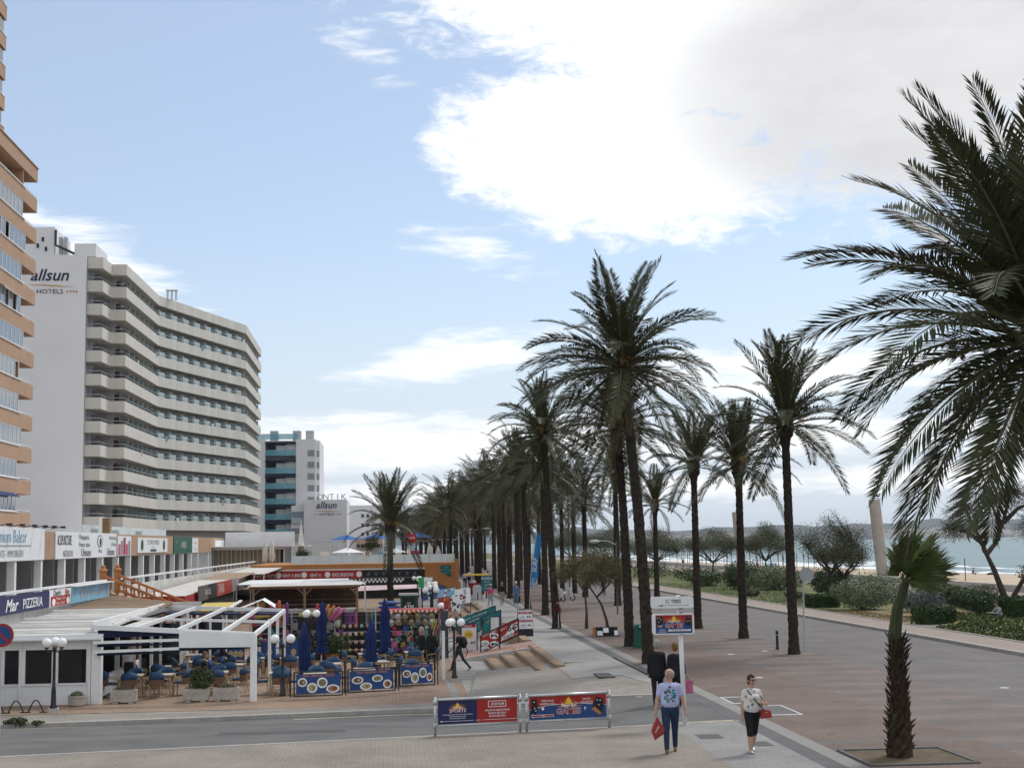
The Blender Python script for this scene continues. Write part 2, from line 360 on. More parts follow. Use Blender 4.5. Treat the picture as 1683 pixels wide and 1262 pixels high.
# ------------------------------------------------------------------ the ground
def strip(name, xs, y0f, y1f, m, off, ny=10, hf=hz):
    """sheet between the curves y0f(x) and y1f(x), laid on the ground hf + off"""
    mb = MB(); n = ny+1
    for x in xs:
        a, b = y0f(x), y1f(x)
        for k in range(n): y = a+(b-a)*k/ny; mb.v.append((x, y, hf(x, y)+off))
    for i in range(len(xs)-1):
        for k in range(ny): q = i*n+k; mb.f.append([q, q+n, q+n+1, q+1]); mb.mi.append(0)
    return structure(mb.build(name, m))
def lerp(tab):
    def g(x):
        if x <= tab[0][0]: return tab[0][1]
        for (a, b), (c, d) in zip(tab, tab[1:]):
            if x <= c: return b+(d-b)*(x-a)/(c-a)
        return tab[-1][1]
    return g
flat = lambda x, y: 0.
yn = lambda x: 34.93+.165*x                                          # near edge of the side street
yf = lerp([(-60, 40.5), (-11.5, 44.0), (-5.8, 44.6), (1.0, 45.6), (3.2, 44.7), (5.2, 43.5), (8., 43.1), (9.0, 43.2)])  # far kerb
fr = lambda a, b, s: [a+(b-a)*i/s for i in range(s+1)]
XL = fr(-60, -12, 8)+fr(-10, 8.8, 24)
dirt = mat('bare_ground', (.17, .14, .11), .9, .2, .3)
structure(MB().box(-900, 49.5, -60, 900, -1.6, -.66).build('ground', dirt))
tile_n = paving('beige_ridged_tiles', (.30, .262, .222), (.28, .245, .208), (.20, .175, .148), .2, .1, .009, big=.13)
tile_g = paving('grey_ridged_tiles', (.315, .305, .29), (.298, .29, .276), (.205, .20, .19), .2, .1, .010, big=.12)
tile_far = paving('grey_beige_pavers', (.305, .275, .238), (.28, .252, .22), (.20, .178, .155), .3, .3, .010, big=.13)
tile_ter = paving('terrace_pavers', (.33, .23, .16), (.285, .20, .14), (.19, .145, .11), .25, .25, .012, big=.1)
tile_walk = paving('pale_promenade_slabs', (.325, .312, .292), (.312, .298, .278), (.25, .238, .222), .6, .4, .006, big=.11)
tile_low = paving('stone_flags', (.36, .345, .32), (.29, .28, .265), (.24, .22, .2), .45, .35, .012, big=.12)
strip_d = mat('dark_channel_slabs', (.115, .113, .112), .8, .15, 1.2, bump=.1)
strip_l = mat('light_edging_slabs', (.245, .232, .215), .8, .12, 1.5)
brick_r = paving('red_brown_brick', (.218, .152, .122), (.18, .130, .107), (.115, .095, .083), .21, .105, .012, stripe=(6.4, .08), scol=(.165, .15, .138), big=.13)
brick_g = paving('grey_brown_brick', (.182, .152, .135), (.160, .139, .127), (.12, .10, .09), .21, .105, .012, stripe=(2.1, .42), scol=(.206, .160, .135), big=.12)
brick_road = paving('blue_grey_sett_road', (.180, .163, .154), (.160, .147, .141), (.118, .109, .104), .21, .105, .01, stripe=(4.2, .12), scol=(.20, .16, .138), big=.12)
walk_pink = paving('pink_beige_pavers', (.34, .27, .225), (.30, .24, .2), (.22, .18, .155), .4, .2, .012, big=.07)
strip('near_pavement', fr(-60, 6.9, 20), lambda x: -5, lambda x: yn(x)-.0, tile_n, .0, 3, flat)
strip('near_grey_path', fr(6.9, 8.7, 3), lambda x: -5, lambda x: yn(x), tile_g, .0, 3, flat)
lip = lambda x: .003+.042*sst((7.6-x)/2.5)
strip('side_street', XL, yn, lambda x: yf(x)-.12, asphalt, 0., 10, lambda x, y: hz(x, y)-lip(x))
# kerb line at the near edge of the street, flush stones
strip('near_kerb', fr(-60, 8.8, 30), lambda x: yn(x)-.16, lambda x: yn(x)+.02, kerb_m, .006, 1, flat)
mb = MB()
for a, b in zip(XL, XL[1:]):
    for q in (a, b): pass
    za, zb = hz(a, yf(a)), hz(b, yf(b)); h = lambda x: .08*sst((7.6-x)/2.5)+.044
    mb.prism([(a, yf(a)-.16, za-.12), (a, yf(a)+.1, za-.12), (a, yf(a)+.1, za+h(a)-.03), (a, yf(a)-.16, za+h(a)-.03)], (0,0,0)) if False else None
    mb.add([(a,yf(a)-.16,za-.12),(b,yf(b)-.16,zb-.12),(b,yf(b)-.16,zb+h(b)-.04),(a,yf(a)-.16,za+h(a)-.04),(a,yf(a)+.1,za+h(a)-.04),(b,yf(b)+.1,zb+h(b)-.04)], [(0,1,2,3),(3,2,5,4)])
structure(mb.build('far_kerb', kerb_m))
khz = lambda x, y: hz(x, y)+(.08*sst((7.6-x)/2.5))*max(0, 1-(y-yf(x))/2.2)*1.
strip('far_pavement', XL, lambda x: yf(x)+.09, lambda x: max(yf(x)+3.0, 47.2) if x < 3 else yf(x)+12.5 if x < 8.2 else 57, tile_far, .0, 8, khz)
strip('yellow_line_far', fr(-40, 7.4, 40), lambda x: yf(x)-.62, lambda x: yf(x)-.50, paint_y, .005, 1, lambda x, y: hz(x, y)-lip(x))
strip('yellow_line_near', fr(4.5, 8.7, 10), lambda x: yn(x)+.12, lambda x: yn(x)+.24, paint_y, .005, 1, lambda x, y: hz(x, y)-lip(x))
low = lambda x, y: -.6
structure(MB().box(-40, 2.6, 47.0, 200, -.63, -.588).build('terrace_floor', tile_ter))
strip('lower_walk', fr(2.6, 6.4, 5), lambda x: 47.2+max(0, x-2.6)*2.9, lambda x: 140, tile_low, .006, 6, low)
# promenade at z = 0
def sheet(name, x0, x1, y0, y1, m, z=0.): return structure(MB().box(x0, x1, y0, y1, z-.6, z).build(name, m))
PY = 620
sheet('promenade_walk', 6.5, 8.70, 55.1, PY, tile_walk, .002)
strip('promenade_apron', fr(6.2, 8.7, 6), lambda x: yf(x)+.09+(6.0 if x < 8 else 3), lambda x: 55.2, tile_walk, .009, 5, lambda x, y: khz(x, y))
sheet('dark_channel', 8.70, 9.15, -5, PY, strip_d, .0)
sheet('light_edging', 9.15, 9.55, -5, PY, strip_l, .003)
sheet('brick_band', 9.55, 13.2, -5, PY, brick_r, .0)
sheet('brick_promenade', 13.2, 16.9, -5, PY, brick_g, .001)
sheet('cycle_road', 16.9, 24.0, -5, PY, brick_road, -.001)
sheet('sea_kerb', 24.0, 24.28, -5, PY, kerb_m, .13)
sheet('sea_pavement', 24.28, 26.3, -5, PY, walk_pink, .125)
sheet('garden_edging', 26.3, 26.52, -5, PY, strip_l, .15)
grass_m = mat('garden_soil_grass', (.10, .125, .034), .9, scale=.3, col2=(.22, .15, .075), bump=.5, bscale=14, detail=9, thr=(.50, .68))
grass_n = mat('dry_bed', (.26, .165, .085), .9, scale=.5, col2=(.15, .125, .055), bump=.5, bscale=14, detail=8)
sheet('garden_lawn', 26.52, 41.5, 86, PY, grass_m, .11)
sheet('garden_bed', 26.52, 41.5, -5, 86, grass_n, .11)
sheet('seafront_path', 41.5, 50.2, -5, PY, walk_pink, .05)
structure(MB().box(26.6, 28.6, 70.0, 72.2, .10, .125).build('stone_slab', strip_l))
# beach and sea
sand = mat('sand', (.46, .36, .255), .92, .1, .12, bump=.3, bscale=2, detail=8)
shore = lerp([(-100, 128), (60, 114), (211, 96), (310, 88), (368, 83), (620, 68), (1500, 20), (3000, -200)])
mb = MB(); ys = fr(-100, 700, 40)+fr(760, 3000, 20)
for y in ys:
    s_ = shore(y)+1.2*sin(y*.07)+.6*sin(y*.19)
    mb.v += [(50.6-(max(0, y-620)*.25), y, -.55), (62-(max(0, y-620)*.2), y, -.75), (s_-8, y, -1.15), (s_, y, -1.5), (s_+30, y, -3.)]
for i in range(len(ys)-1):
    for k in range(4): q = i*5+k; mb.f.append([q, q+1, q+6, q+5]); mb.mi.append(0)
structure(mb.build('beach', sand, smooth=True))
def water_mat():
    m = bpy.data.materials.new('sea_water'); m.use_nodes = True; n = m.node_tree.nodes; l = m.node_tree.links; b = n['Principled BSDF']
    b.inputs['Roughness'].default_value = .45; b.inputs['Specular IOR Level'].default_value = .12
    t = n.new('ShaderNodeTexCoord'); mp = n.new('ShaderNodeMapping'); mp.inputs[2].default_value = (0, 0, .15); mp.inputs[3].default_value = (1, .35, 1); l.new(t.outputs['Object'], mp.inputs[0])
    z = n.new('ShaderNodeTexNoise'); z.inputs['Scale'].default_value = .35; z.inputs['Detail'].default_value = 6; l.new(mp.outputs[0], z.inputs['Vector'])
    bp = n.new('ShaderNodeBump'); bp.inputs['Strength'].default_value = .9; bp.inputs['Distance'].default_value = .6; l.new(z.outputs[0], bp.inputs['Height']); l.new(bp.outputs[0], b.inputs['Normal'])
    z2 = n.new('ShaderNodeTexNoise'); z2.inputs['Scale'].default_value = .03; z2.inputs['Detail'].default_value = 4; l.new(mp.outputs[0], z2.inputs['Vector'])
    rp = n.new('ShaderNodeValToRGB'); rp.color_ramp.elements[0].color = (.135, .205, .22, 1); rp.color_ramp.elements[1].color = (.22, .295, .30, 1); l.new(z2.outputs[0], rp.inputs[0]); l.new(rp.outputs[0], b.inputs['Base Color'])
    return m
structure(MB().quad((42, -300, -1.5), (9000, -300, -1.5), (9000, 9000, -1.5), (-2500, 9000, -1.5), (-2500, 1600, -1.5), (42, 640, -1.5)).build('sea', water_mat()))
foam = mat('surf_foam', (.80, .82, .82), .8, .1, .3)
for off, wid, brk in ((1.5, 5.5, .0), (12, 3.4, .25), (20, 3.0, .4), (30, 2.4, .5)):   # breaking waves roll in as low ridges
    mb = MB(); ys = fr(40, 640, 150)
    rnd = random.Random(int(off))
    w_ = [max(0, wid*(.5+.5*sin(y*.045+off)+.5*rnd.uniform(-1, 1)*.8-brk)) for y in ys]
    for y, w in zip(ys, w_):
        s_ = shore(y)+1.2*sin(y*.07)+.6*sin(y*.19)+off
        mb.v += [(s_-w/2, y, -1.47), (s_, y, -1.47+.32*min(1, w/2)), (s_+w/2, y, -1.47)]
    for i in range(len(ys)-1):
        if w_[i] < .25 and w_[i+1] < .25: continue
        for k in range(2): q = i*3+k; mb.f.append([q, q+1, q+4, q+3]); mb.mi.append(0)
    structure(mb.build('surf', foam, smooth=True))
# far shore: low wooded ridges across the bay
hill_m = mat('wooded_hills', (.030, .040, .034), .9, scale=.004, col2=(.062, .066, .052), detail=10)
def hills(name, d, a0, a1, hfun, m, depth):
    mb = MB(); n = 160
    for i in range(n+1):
        a = R(a0+(a1-a0)*i/n); h = hfun(a0+(a1-a0)*i/n)
        for k, (dd, q) in enumerate(((0, 0), (.25, .45), (.6, .85), (1., 1.), (1.6, 0))):
            D = d+depth*dd; mb.v.append((D*sin(a), D*cos(a), -2+h*q))
    for i in range(n):
        for k in range(4): q = i*5+k; mb.f.append([q, q+5, q+6, q+1]); mb.mi.append(0)
    return structure(mb.build(name, m, smooth=True))
def hn(a, s): return .5*sin(a*.31+s)+.3*sin(a*.83+2*s)+.2*sin(a*2.3+s*3)+.12*sin(a*5.9+s)
hills('far_hills', 5200, -12, 70, lambda a: (66+20*hn(a, 1.1))*(.78 if a < 6 else 1), hill_m, 1500)
hills('near_ridge', 4300, 4, 70, lambda a: max(5, 24+16*hn(a*1.7, 4.)), hill_m, 500)

crack_m = mat('asphalt_crack', (.035, .034, .033), .9, .1); patch_m = mat('asphalt_patch', (.085, .083, .08), .9, .2, 3, bump=.3)
def crack(pts, w=.025):
    mb = MB(); rnd = random.Random(len(pts)); P = []
    for (a, b), (c, d) in zip(pts, pts[1:]):
        n = max(2, int(math.hypot(c-a, d-b)/.35))
        P += [(a+(c-a)*i/n+rnd.uniform(-.06, .06), b+(d-b)*i/n+rnd.uniform(-.06, .06)) for i in range(n)]
    for i, (x, y) in enumerate(P): q = w*rnd.uniform(.3, 1.2); mb.v += [(x, y-q, hz(x, y-q)-lip(x)+.004), (x, y+q, hz(x, y+q)-lip(x)+.004)]
    for i in range(len(P)-1): mb.f.append([2*i, 2*i+2, 2*i+3, 2*i+1]); mb.mi.append(0)
    structure(mb.build('road_crack', crack_m))
crack([(-10, 40.6), (-7.5, 40.0), (-6.6, 39.2), (-3, 40.2), (2, 40.6), (5, 41.2)]); crack([(-14, 39), (-10, 38.4), (-6, 38.9)], .02); crack([(1, 38), (4, 38.6), (8, 39.8)], .02)
mb = MB()
for a, b in zip(fr(-4.5, -1.2, 6), fr(-4.5, -1.2, 6)[1:]): mb.quad(*[(x, y, hz(x, y)-lip(x)+.003) for x, y in ((a, 37.2), (b, 37.2), (b, 38.6), (a, 38.6))])
structure(mb.build('road_patch', patch_m))
# ------------------------------------------------------------------ palms
def frond_mesh(name, L, e0, droop, nl, seed, lw=.036, ll=.60, twist=0., dry=False, nr=12):
    """feather leaf: curved midrib with two ranks of leaflets; grows along +X, starts at elevation e0 and bends down"""
    rnd = random.Random(seed); mb = MB(); P = []; x = z = 0.; N = 40
    for i in range(N+1):
        t = i/N; th = e0-droop*t**1.4; P.append((V((x, 0, z)), V((cos(th), 0, sin(th))))); x += L/N*cos(th); z += L/N*sin(th)
    st = [i*N//nr for i in range(nr+1)]
    mb.m = 1; mb.tube([P[i][0] for i in st], [max(.006, .035*(1-i/N)**.8*L/3.4) for i in st], 4); mb.m = 0
    for k in range(nl):
        t = .10+.90*(k+.5)/nl
        fi = t*N; i = min(N-1, int(fi)); p = P[i][0].lerp(P[i+1][0], fi-i); tg = P[i][1]; nrm = V((-tg.z, 0, tg.x))
        base = ll*L/3.4*(.42+.58*sin(min(1, t*1.9)*pi/2))*(1 if t < .62 else 1-.62*((t-.62)/.38)**1.3)
        for s in (-1, 1):
            l = base*rnd.uniform(.82, 1.12); fwd = .80+.60*t+rnd.uniform(-.15, .15); up = rnd.uniform(.15, .62)
            d = (tg*fwd+V((0, s, 0))*1.0+nrm*up*.75).normalized()
            tip = p+d*l+V((0, 0, -1))*l*l*rnd.uniform(.12, .36); mid = p+d*l*.5+V((0, 0, -1))*l*.03
            w = lw*L/3.4*rnd.uniform(.8, 1.2); sd = tg*w
            mb.add([p, mid+sd, tip, mid-sd*.7], [(0, 1, 2, 3)])
    return mb.mesh(name, [leaf_palm_d if dry else leaf_palm, rachis_m])
FR = {}
for i, (e, dr) in enumerate(((82, 26), (70, 44), (56, 58), (42, 66), (27, 66), (12, 60), (-6, 50), (-28, 38))):
    for s in range(2): FR[i, s] = frond_mesh('frond', 3.4, R(e), R(dr)*(1+.15*s), 66, 10*i+s)
FRD = [frond_mesh('dry_frond', 3., R(-46), R(34), 40, 91+s, dry=True) for s in range(2)]
FRK = {}
for i, (e, dr) in enumerate(((80, 30), (62, 46), (46, 60), (32, 66), (16, 66), (0, 58), (-18, 46), (-38, 34))):
    FRK[i] = frond_mesh('frond', 3.4, R(e), R(dr), 92, 300+i, lw=.030, ll=.64)
def trunk_pts(h, lean, bow):
    n = max(10, int(h/.14)); pts = []
    for i in range(n+1):
        t = i/n; pts.append(V((lean[0]*t+bow[0]*sin(pi*t), lean[1]*t+bow[1]*sin(pi*t), h*t)))
    return pts
def trunk_mesh(h, rad, lean, bow, seed, n=14, flare=1.28, bulge=0.):
    rnd = random.Random(seed); mb = MB(); pts = trunk_pts(h, lean, bow); N = len(pts)-1
    for i, p in enumerate(pts):
        t = i/N; r_ = rad*(1+(flare-1)*max(0, 1-t*h/.7)**2)*(1.06-.30*t); 
        if bulge: r_ *= 1+bulge*math.exp(-((t-1+.35/h)*h/.42)**2)
        for k in range(n):
            q = 2*pi*k/n; rr = r_*(1+.085*(1 if (i+k) % 2 else -1)+rnd.uniform(-.08, .08)); mb.v.append((p.x+rr*cos(q), p.y+rr*sin(q), p.z+rnd.uniform(-.02, .02)))
    for i in range(N):
        for k in range(n): q = i*n+k; w = i*n+(k+1) % n; mb.f.append([q, w, w+n, q+n]); mb.mi.append(0)
    mb.f.append([N*n+k for k in range(n)]); mb.mi.append(0)
    return mb
def palm(x, y, h, L, label, seed, nfr=40, rad=.20, lean=(0,0), bow=(0,0), z=0., bulge=.35, hang=1., dates=3, fr=None, group=None, skew=0., dead=0):
    """date palm with every frond a part of its own"""
    rnd = random.Random(seed); root = thing('date_palm', label, 'palm tree', (x, y, z), 0, group)
    trunk_mesh(h, rad, lean, bow, seed, bulge=bulge).build('trunk', trunk_m, root, world=False)
    top = V((lean[0], lean[1], h)); mb = MB()
    for k in range(46):                                             # stubs of cut leaf bases below the crown
        a = k*2.4; zz = h-.62+.72*k/46; rr = rad*(1.25-.25*abs(k-23)/23)
        p = V((top.x+rr*.8*cos(a), top.y+rr*.8*sin(a), zz)); q = p+V((cos(a)*.17, sin(a)*.17, .20)); mb.beam(p, q, .12, .05)
    mb.build('leaf_bases', boot_m, root, world=False)
    for k in range(nfr):
        t = (k+.5)/nfr; a = k*2.39996+rnd.uniform(-.25, .25)
        i = min(7, int(t**hang*8)); ref = fr or FR
        me = ref[i] if fr else FR[i, rnd.randrange(2)]
        s = L/3.4*rnd.uniform(.86, 1.08)
        rr = .10
        o = place('frond', me, root, (top.x+rr*cos(a), top.y+rr*sin(a), h+.18-.30*t), (rnd.uniform(-.35, .35), rnd.uniform(-.10, .10), a), (s, s, s))
    for k in range(dead):
        a = k*2.2+seed; s = L/3.4*rnd.uniform(.6, .85); place('dead_frond', FRD[k % 2], root, (top.x+.16*cos(a), top.y+.16*sin(a), h-.25), (rnd.uniform(-.4, .4), R(rnd.uniform(8, 30)), a), (s, s, s))
    for k in range(dates):
        a = rnd.uniform(0, 6.28) if dates < 4 else -1.6+k*.8; mb = MB()
        for j in range(14):
            q = a+rnd.uniform(-.25, .25); e = V((top.x+cos(q)*.8, top.y+sin(q)*.8, h+.35-rnd.uniform(.0, .45)))
            mb.tube([(top.x, top.y, h), ((top.x+e.x)/2, (top.y+e.y)/2, h+.38), e], [.02, .014, .008], 4, False)
        mb.build('date_stalk', date_m, root, world=False)
    return root
def crown_mesh(seed, nfr=38, nl=26, L=3.2):
    rnd = random.Random(seed); big_mb = MB()
    for k in range(nfr):
        t = (k+.5)/nfr; a = k*2.39996+rnd.uniform(-.3, .3); e = R(82-118*t+rnd.uniform(-6, 6)); dr = R(34+44*sin(pi*t))
        me = frond_mesh('tmp', L*rnd.uniform(.85, 1.08), e, dr, nl, seed*100+k, lw=.058, ll=.56, nr=5)
        m = M4.Translation((.1*cos(a), .1*sin(a), .15-.3*t)) @ M4.Rotation(a, 4, 'Z') @ M4.Rotation(rnd.uniform(-.35, .35), 4, 'X')
        for pl in me.polygons: big_mb.mi.append(pl.material_index if t < .86 or pl.material_index else 2)
        o = len(big_mb.v); big_mb.v += [tuple(m @ v.co) for v in me.vertices]; big_mb.f += [[i+o for i in pl.vertices] for pl in me.polygons]
        bpy.data.meshes.remove(me)
    return big_mb.mesh('crown', [leaf_palm, rachis_m, leaf_palm_d])
CR = [crown_mesh(s) for s in (1, 2, 3, 4)]
TRK = {}
def far_palm(x, y, h, label, seed, sc=1., z=0., group=None, rad=.215):
    rnd = random.Random(seed); root = thing('date_palm', label, 'palm tree', (x, y, z), rnd.uniform(0, 6.28), group)
    key = round(h*2)
    if key not in TRK: TRK[key] = trunk_mesh(key/2, rad, (0, 0), (.1, .05), key, n=10, bulge=.3).mesh('trunk', [trunk_m])
    place('trunk', TRK[key], root, sc=(1, 1, h*2/key))
    place('crown', CR[seed % 4], root, (0, 0, h), (0, 0, rnd.uniform(0, 6)), (sc, sc, sc*rnd.uniform(.95, 1.1)))
    return root
def tree_pit(x, y, w=1.3, dz=0., label='', deep=.012):
    mb = MB(); mb.box(x-w/2, x+w/2, y-w/2, y+w/2, .004, deep); o = mb.build('tree_pit', dirt); return structure(o)

# palms one can tell apart, nearest first
palm(11.5, 24.0, 8.0, 4.55, 'nearest tall date palm at the right edge, its huge crown cut by the frame', 5, nfr=78, fr=FRK, dates=5, rad=.24, hang=1.42)
palm(9.62, 53.7, 11.2, 4.2, 'tallest date palm, leaning slightly left, behind the street name sign', 11, nfr=62, rad=.21, lean=(-.80, -.1), bow=(.12, 0), hang=.95, dates=4, dead=6)
palm(10.35, 62.4, 9.6, 3.6, 'date palm with drooping crown just left behind the tallest palm, green bin at its foot', 12, nfr=46, lean=(-.34, 0), bow=(.06, 0), dead=5)
palm(15.97, 56.4, 9.2, 3.8, 'slim date palm beside the short black bollard and round road sign', 13, nfr=44, rad=.19, lean=(-.05, 0), hang=1.45, bulge=.6)
palm(16.29, 65.9, 8.1, 3.2, 'date palm in square earth pit, left of the bollard palm, knobbly neck under its crown', 14, nfr=40, rad=.19, hang=2.3, bulge=.75)
palm(15.85, 73.8, 8.5, 3.1, 'date palm third in the seaward row, sparse upright crown', 15, nfr=34, rad=.19, hang=2.1, bulge=.6)
palm(16.1, 101.8, 9.2, 3.3, 'date palm seen between the two trunks behind the leaning palm', 16, nfr=36, rad=.22, hang=1.1)
palm(20.6, 110.7, 7.4, 3.1, 'date palm behind the street name sign, farther off by the lawn', 17, nfr=34, rad=.20, hang=1.7, bulge=.5)
palm(8.75, 76.3, 10.4, 3.6, 'tall date palm behind the child on the scooter', 18, nfr=48, lean=(-.55, 0), hang=.95)
palm(9.41, 99.5, 9.0, 3.5, 'date palm right beside the tall blue feather flag', 19, nfr=44, lean=(-.2, 0))
palm(9.67, 90.5, 9.4, 3.5, 'date palm with thick trunk between flag and scooter child', 20, nfr=44)
palm(-.12, 112, 6.6, 4.3, 'lone date palm rising from the souvenir shops, orange date stalks in its crown', 21, nfr=38, rad=.25, z=-.6, bulge=.85, hang=2.1, dates=5)
g = 'date palms receding along the promenade'
i = 0
for x, y0, dy, n, h0, nm in ((9.9, 110, 8.6, 26, 10.2, 'row beside the grey walk'), (16.2, 118, 9.5, 20, 8.6, 'row nearer the sea'), (6.2, 152, 10.5, 18, 7.7, 'row behind the orange terrace building')):
    for k in range(n):
        y = y0+dy*k+random.uniform(-.8, .8)
        lab = f'{ORD[k]} distant date palm from the near end, {nm}'
        far_palm(x+random.uniform(-.5, .5), y, h0+random.uniform(-.9, .9), lab, i, random.uniform(1.1, 1.36), group=g); i += 1
for k, (x, y) in enumerate(((1.5, 205), (.5, 235), (2.5, 260), (-.5, 290))):
    far_palm(x, y, 7.5+.4*k, f'{ORD[k]} shaggy date palm behind the terrace lamps, left of the long rows', 70+k, 1.15, group=g)
for x, y in ((9.62, 53.7), (10.35, 62.4), (15.97, 56.4), (16.29, 65.9), (15.85, 73.8), (16.1, 101.8), (8.95, 76.3), (10.2, 83), (9.41, 99.5), (9.67, 90.5), (20.6, 110.7)):
    tree_pit(x, y, 1.5 if x > 12 else 1.2)
for k in range(8): tree_pit(9.9, 110+8.6*k, 1.2); tree_pit(16.2, 118+9.5*k, 1.4)

# young fan palm in the kerbed bed at lower right
def fan_leaf(seed, n=34, r=.95, spread=2.5, pl=.30):
    rnd = random.Random(seed); mb = MB(); mb.m = 1
    mb.tube([(0, 0, 0), (pl*.5, 0, .06), (pl, 0, .05)], [.022, .016, .011], 5); mb.m = 0
    for k in range(n):
        a = -spread/2+spread*k/(n-1); da = spread/(n-1)*.56; l = r*(1-.25*abs(a/spread*2)**2)*rnd.uniform(.9, 1.06)
        c = V((pl, 0, .05)); d = V((cos(a), sin(a), .10*(1 if k % 2 else -.6)))
        d1 = V((cos(a-da), sin(a-da), -.03)); d2 = V((cos(a+da), sin(a+da), -.03))
        q = .56*l; tip = c+d*l*.97+V((0, 0, -.16*l*rnd.uniform(.3, 1.6)))
        mb.add([c, c+d1*q, c+d*q+V((0,0,.03)), c+d2*q, tip], [(0, 1, 2), (0, 2, 3), (1, 4, 2), (2, 4, 3)])
    return mb.mesh('fan_leaf', [leaf_fan, rachis_m])
stalk_m = mat('green_stalk', (.045, .058, .02), .6, .3, 6, stretch=(6, 6, .6))
FL = [fan_leaf(s, n=38, r=1.12, spread=sp) for s, sp in ((1, 2.2), (2, 1.7), (3, 2.5))]
root = thing('fan_palm', 'short young fan palm with shaggy trunk and wind-blown leaves in kerbed earth bed', 'palm tree', (10.6, 29.75, 0))
mb = trunk_mesh(2.62, .25, (.06, 0), (.03, 0), 77, n=14, flare=1.05)
for i, v in enumerate(mb.v):
    s = 1.0-.42*(v[2]/2.7); mb.v[i] = (v[0]*s, v[1]*s, v[2])
mb.build('trunk', boot_m, root, world=False)
rnd = random.Random(5)
sc_me = MB().add([(0, -.045, 0), (0, .045, 0), (.075, .03, .11), (.075, -.03, .11), (.115, 0, .22), (.02, 0, .1)], [(0, 1, 2, 3), (3, 2, 4), (1, 0, 5), (0, 3, 5), (3, 4, 5), (4, 2, 5), (2, 1, 5)]).mesh('leaf_stub', [boot_m])
for k in range(260):
    t = k/260; a = k*2.39996; zz = .12+2.35*t; rr = .215*(1-.42*zz/2.7)
    place('leaf_stub', sc_me, root, (.06*t+rr*cos(a), rr*sin(a), zz), (rnd.uniform(-.4, .4), rnd.uniform(-.25, .45), a), (rnd.uniform(.55, 1.05),)*3)
for k in range(9):                                                 # green leaf stalks sheathing the stem above the stubs
    a = k*.7; q = V((.10*cos(a), .10*sin(a), 2.45)); e = V((.30+.07*cos(a), .07*sin(a), 3.62))
    MB().tube([q, (q+e)/2+V((-.05, 0, .06)), e], [.05, .036, .02], 6).build('leaf_stalk', stalk_m, root, world=False)
for k, (az, el, s, m) in enumerate(((10, 62, 1.1, 0), (-30, 50, 1.1, 1), (35, 48, 1.15, 2), (5, 35, 1.2, 0), (-15, 30, 1.15, 1), (24, 30, 1.1, 2), (2, 26, 1.05, 1), (-40, 40, 1.05, 0), (48, 28, 1., 1), (12, 76, 1.05, 2), (-60, 66, .9, 0), (75, 60, .9, 1), (8, 4, .7, 0), (150, 72, .72, 1), (-30, -8, .6, 2), (190, 40, .45, 1), (28, 55, 1.15, 2), (-8, 48, 1.2, 0))):
    place('fan_leaf', FL[m], root, (.24, 0, 3.50+.012*k), (R(rnd.uniform(-80, 80)), R(-el), R(az)), (s*.80,)*3)
mb = MB()
for a in (0,):
    mb.box(9.6, 11.9, 28.66, 28.76, -.2, .035); mb.box(9.6, 11.9, 30.75, 30.85, -.2, .045); mb.box(9.6, 9.69, 28.761, 30.749, -.2, .043); mb.box(11.81, 11.9, 28.761, 30.749, -.2, .043)
tag(mb.build('planting_kerb', strip_d), 'low stone kerb framing the bed of the young fan palm', 'kerb')
structure(MB().box(9.69, 11.81, 28.76, 30.75, -.1, .02).build('earth_bed', mat('planting_soil', (.085, .062, .038), .9, .3, 3, col2=(.15, .115, .065), bump=.5)))
# ------------------------------------------------------------------ shrubs and trees
def leafcloud(mb, blobs, n, size, rnd, flat_=.6, shell=.55):
    tot = sum(b[3]*b[4]*b[5] for b in blobs)**1.0
    for b in blobs:
        cnt = int(n*(b[3]*b[4]*b[5])/tot)+1
        for _ in range(cnt):
            d = V((rnd.gauss(0, 1), rnd.gauss(0, 1), rnd.gauss(0, 1))).normalized(); q = shell+(1-shell)*rnd.random()**.6; q *= rnd.uniform(.88, 1.1)
            p = V((b[0]+d.x*b[3]*q, b[1]+d.y*b[4]*q, b[2]+d.z*b[5]*q))
            if p.z < .03 and b[2] > 0 and len(b) < 7: p.z = abs(p.z)*.4+.02
            nrm = (d+V((rnd.gauss(0, .6), rnd.gauss(0, .6), rnd.gauss(.3, .6)))).normalized(); a = nrm.orthogonal().normalized(); a = M4.Rotation(rnd.uniform(0, 6.28), 3, nrm) @ a; c = nrm.cross(a)
            s = size*rnd.uniform(.6, 1.35); mb.add([p-a*s, p+c*s*flat_, p+a*s, p-c*s*flat_], [(0, 1, 2, 3)])
def shrub(x, y, rx, ry, h, m, label, name='shrub', n=2600, size=.055, z=.11, seed=0, lobes=7, cat='shrub', flowers=0, group=None):
    rnd = random.Random(seed*7+3); root = thing(name, label, cat, (x, y, z), 0, group)
    bl = [(0, 0, h*.45, rx*.72, ry*.72, h*.52)]
    for k in range(lobes):
        a = k*2.4+seed; bl.append((rx*.55*cos(a), ry*.55*sin(a), h*rnd.uniform(.32, .66), rx*rnd.uniform(.36, .5), ry*rnd.uniform(.36, .5), h*rnd.uniform(.3, .42)))
    mb = MB(); leafcloud(mb, bl, n, size, rnd); mb.build('foliage', m, root, world=False)
    mb = MB()
    for k in range(9):
        a = k*.7; mb.tube([(0, 0, -.05), (rx*.3*cos(a), ry*.3*sin(a), h*.45), (rx*.6*cos(a), ry*.6*sin(a), h*.75)], [.03, .02, .008], 4, False)
    mb.build('stems', bark, root, world=False)
    if flowers:
        mb = MB()
        leafcloud(mb, [(b[0], b[1], b[2]+.06, b[3], b[4], b[5]) for b in bl], flowers, .04, rnd, .9, .96); o = mb.build('flowers', flower_y, root, world=False); o['kind'] = 'stuff'
    return root
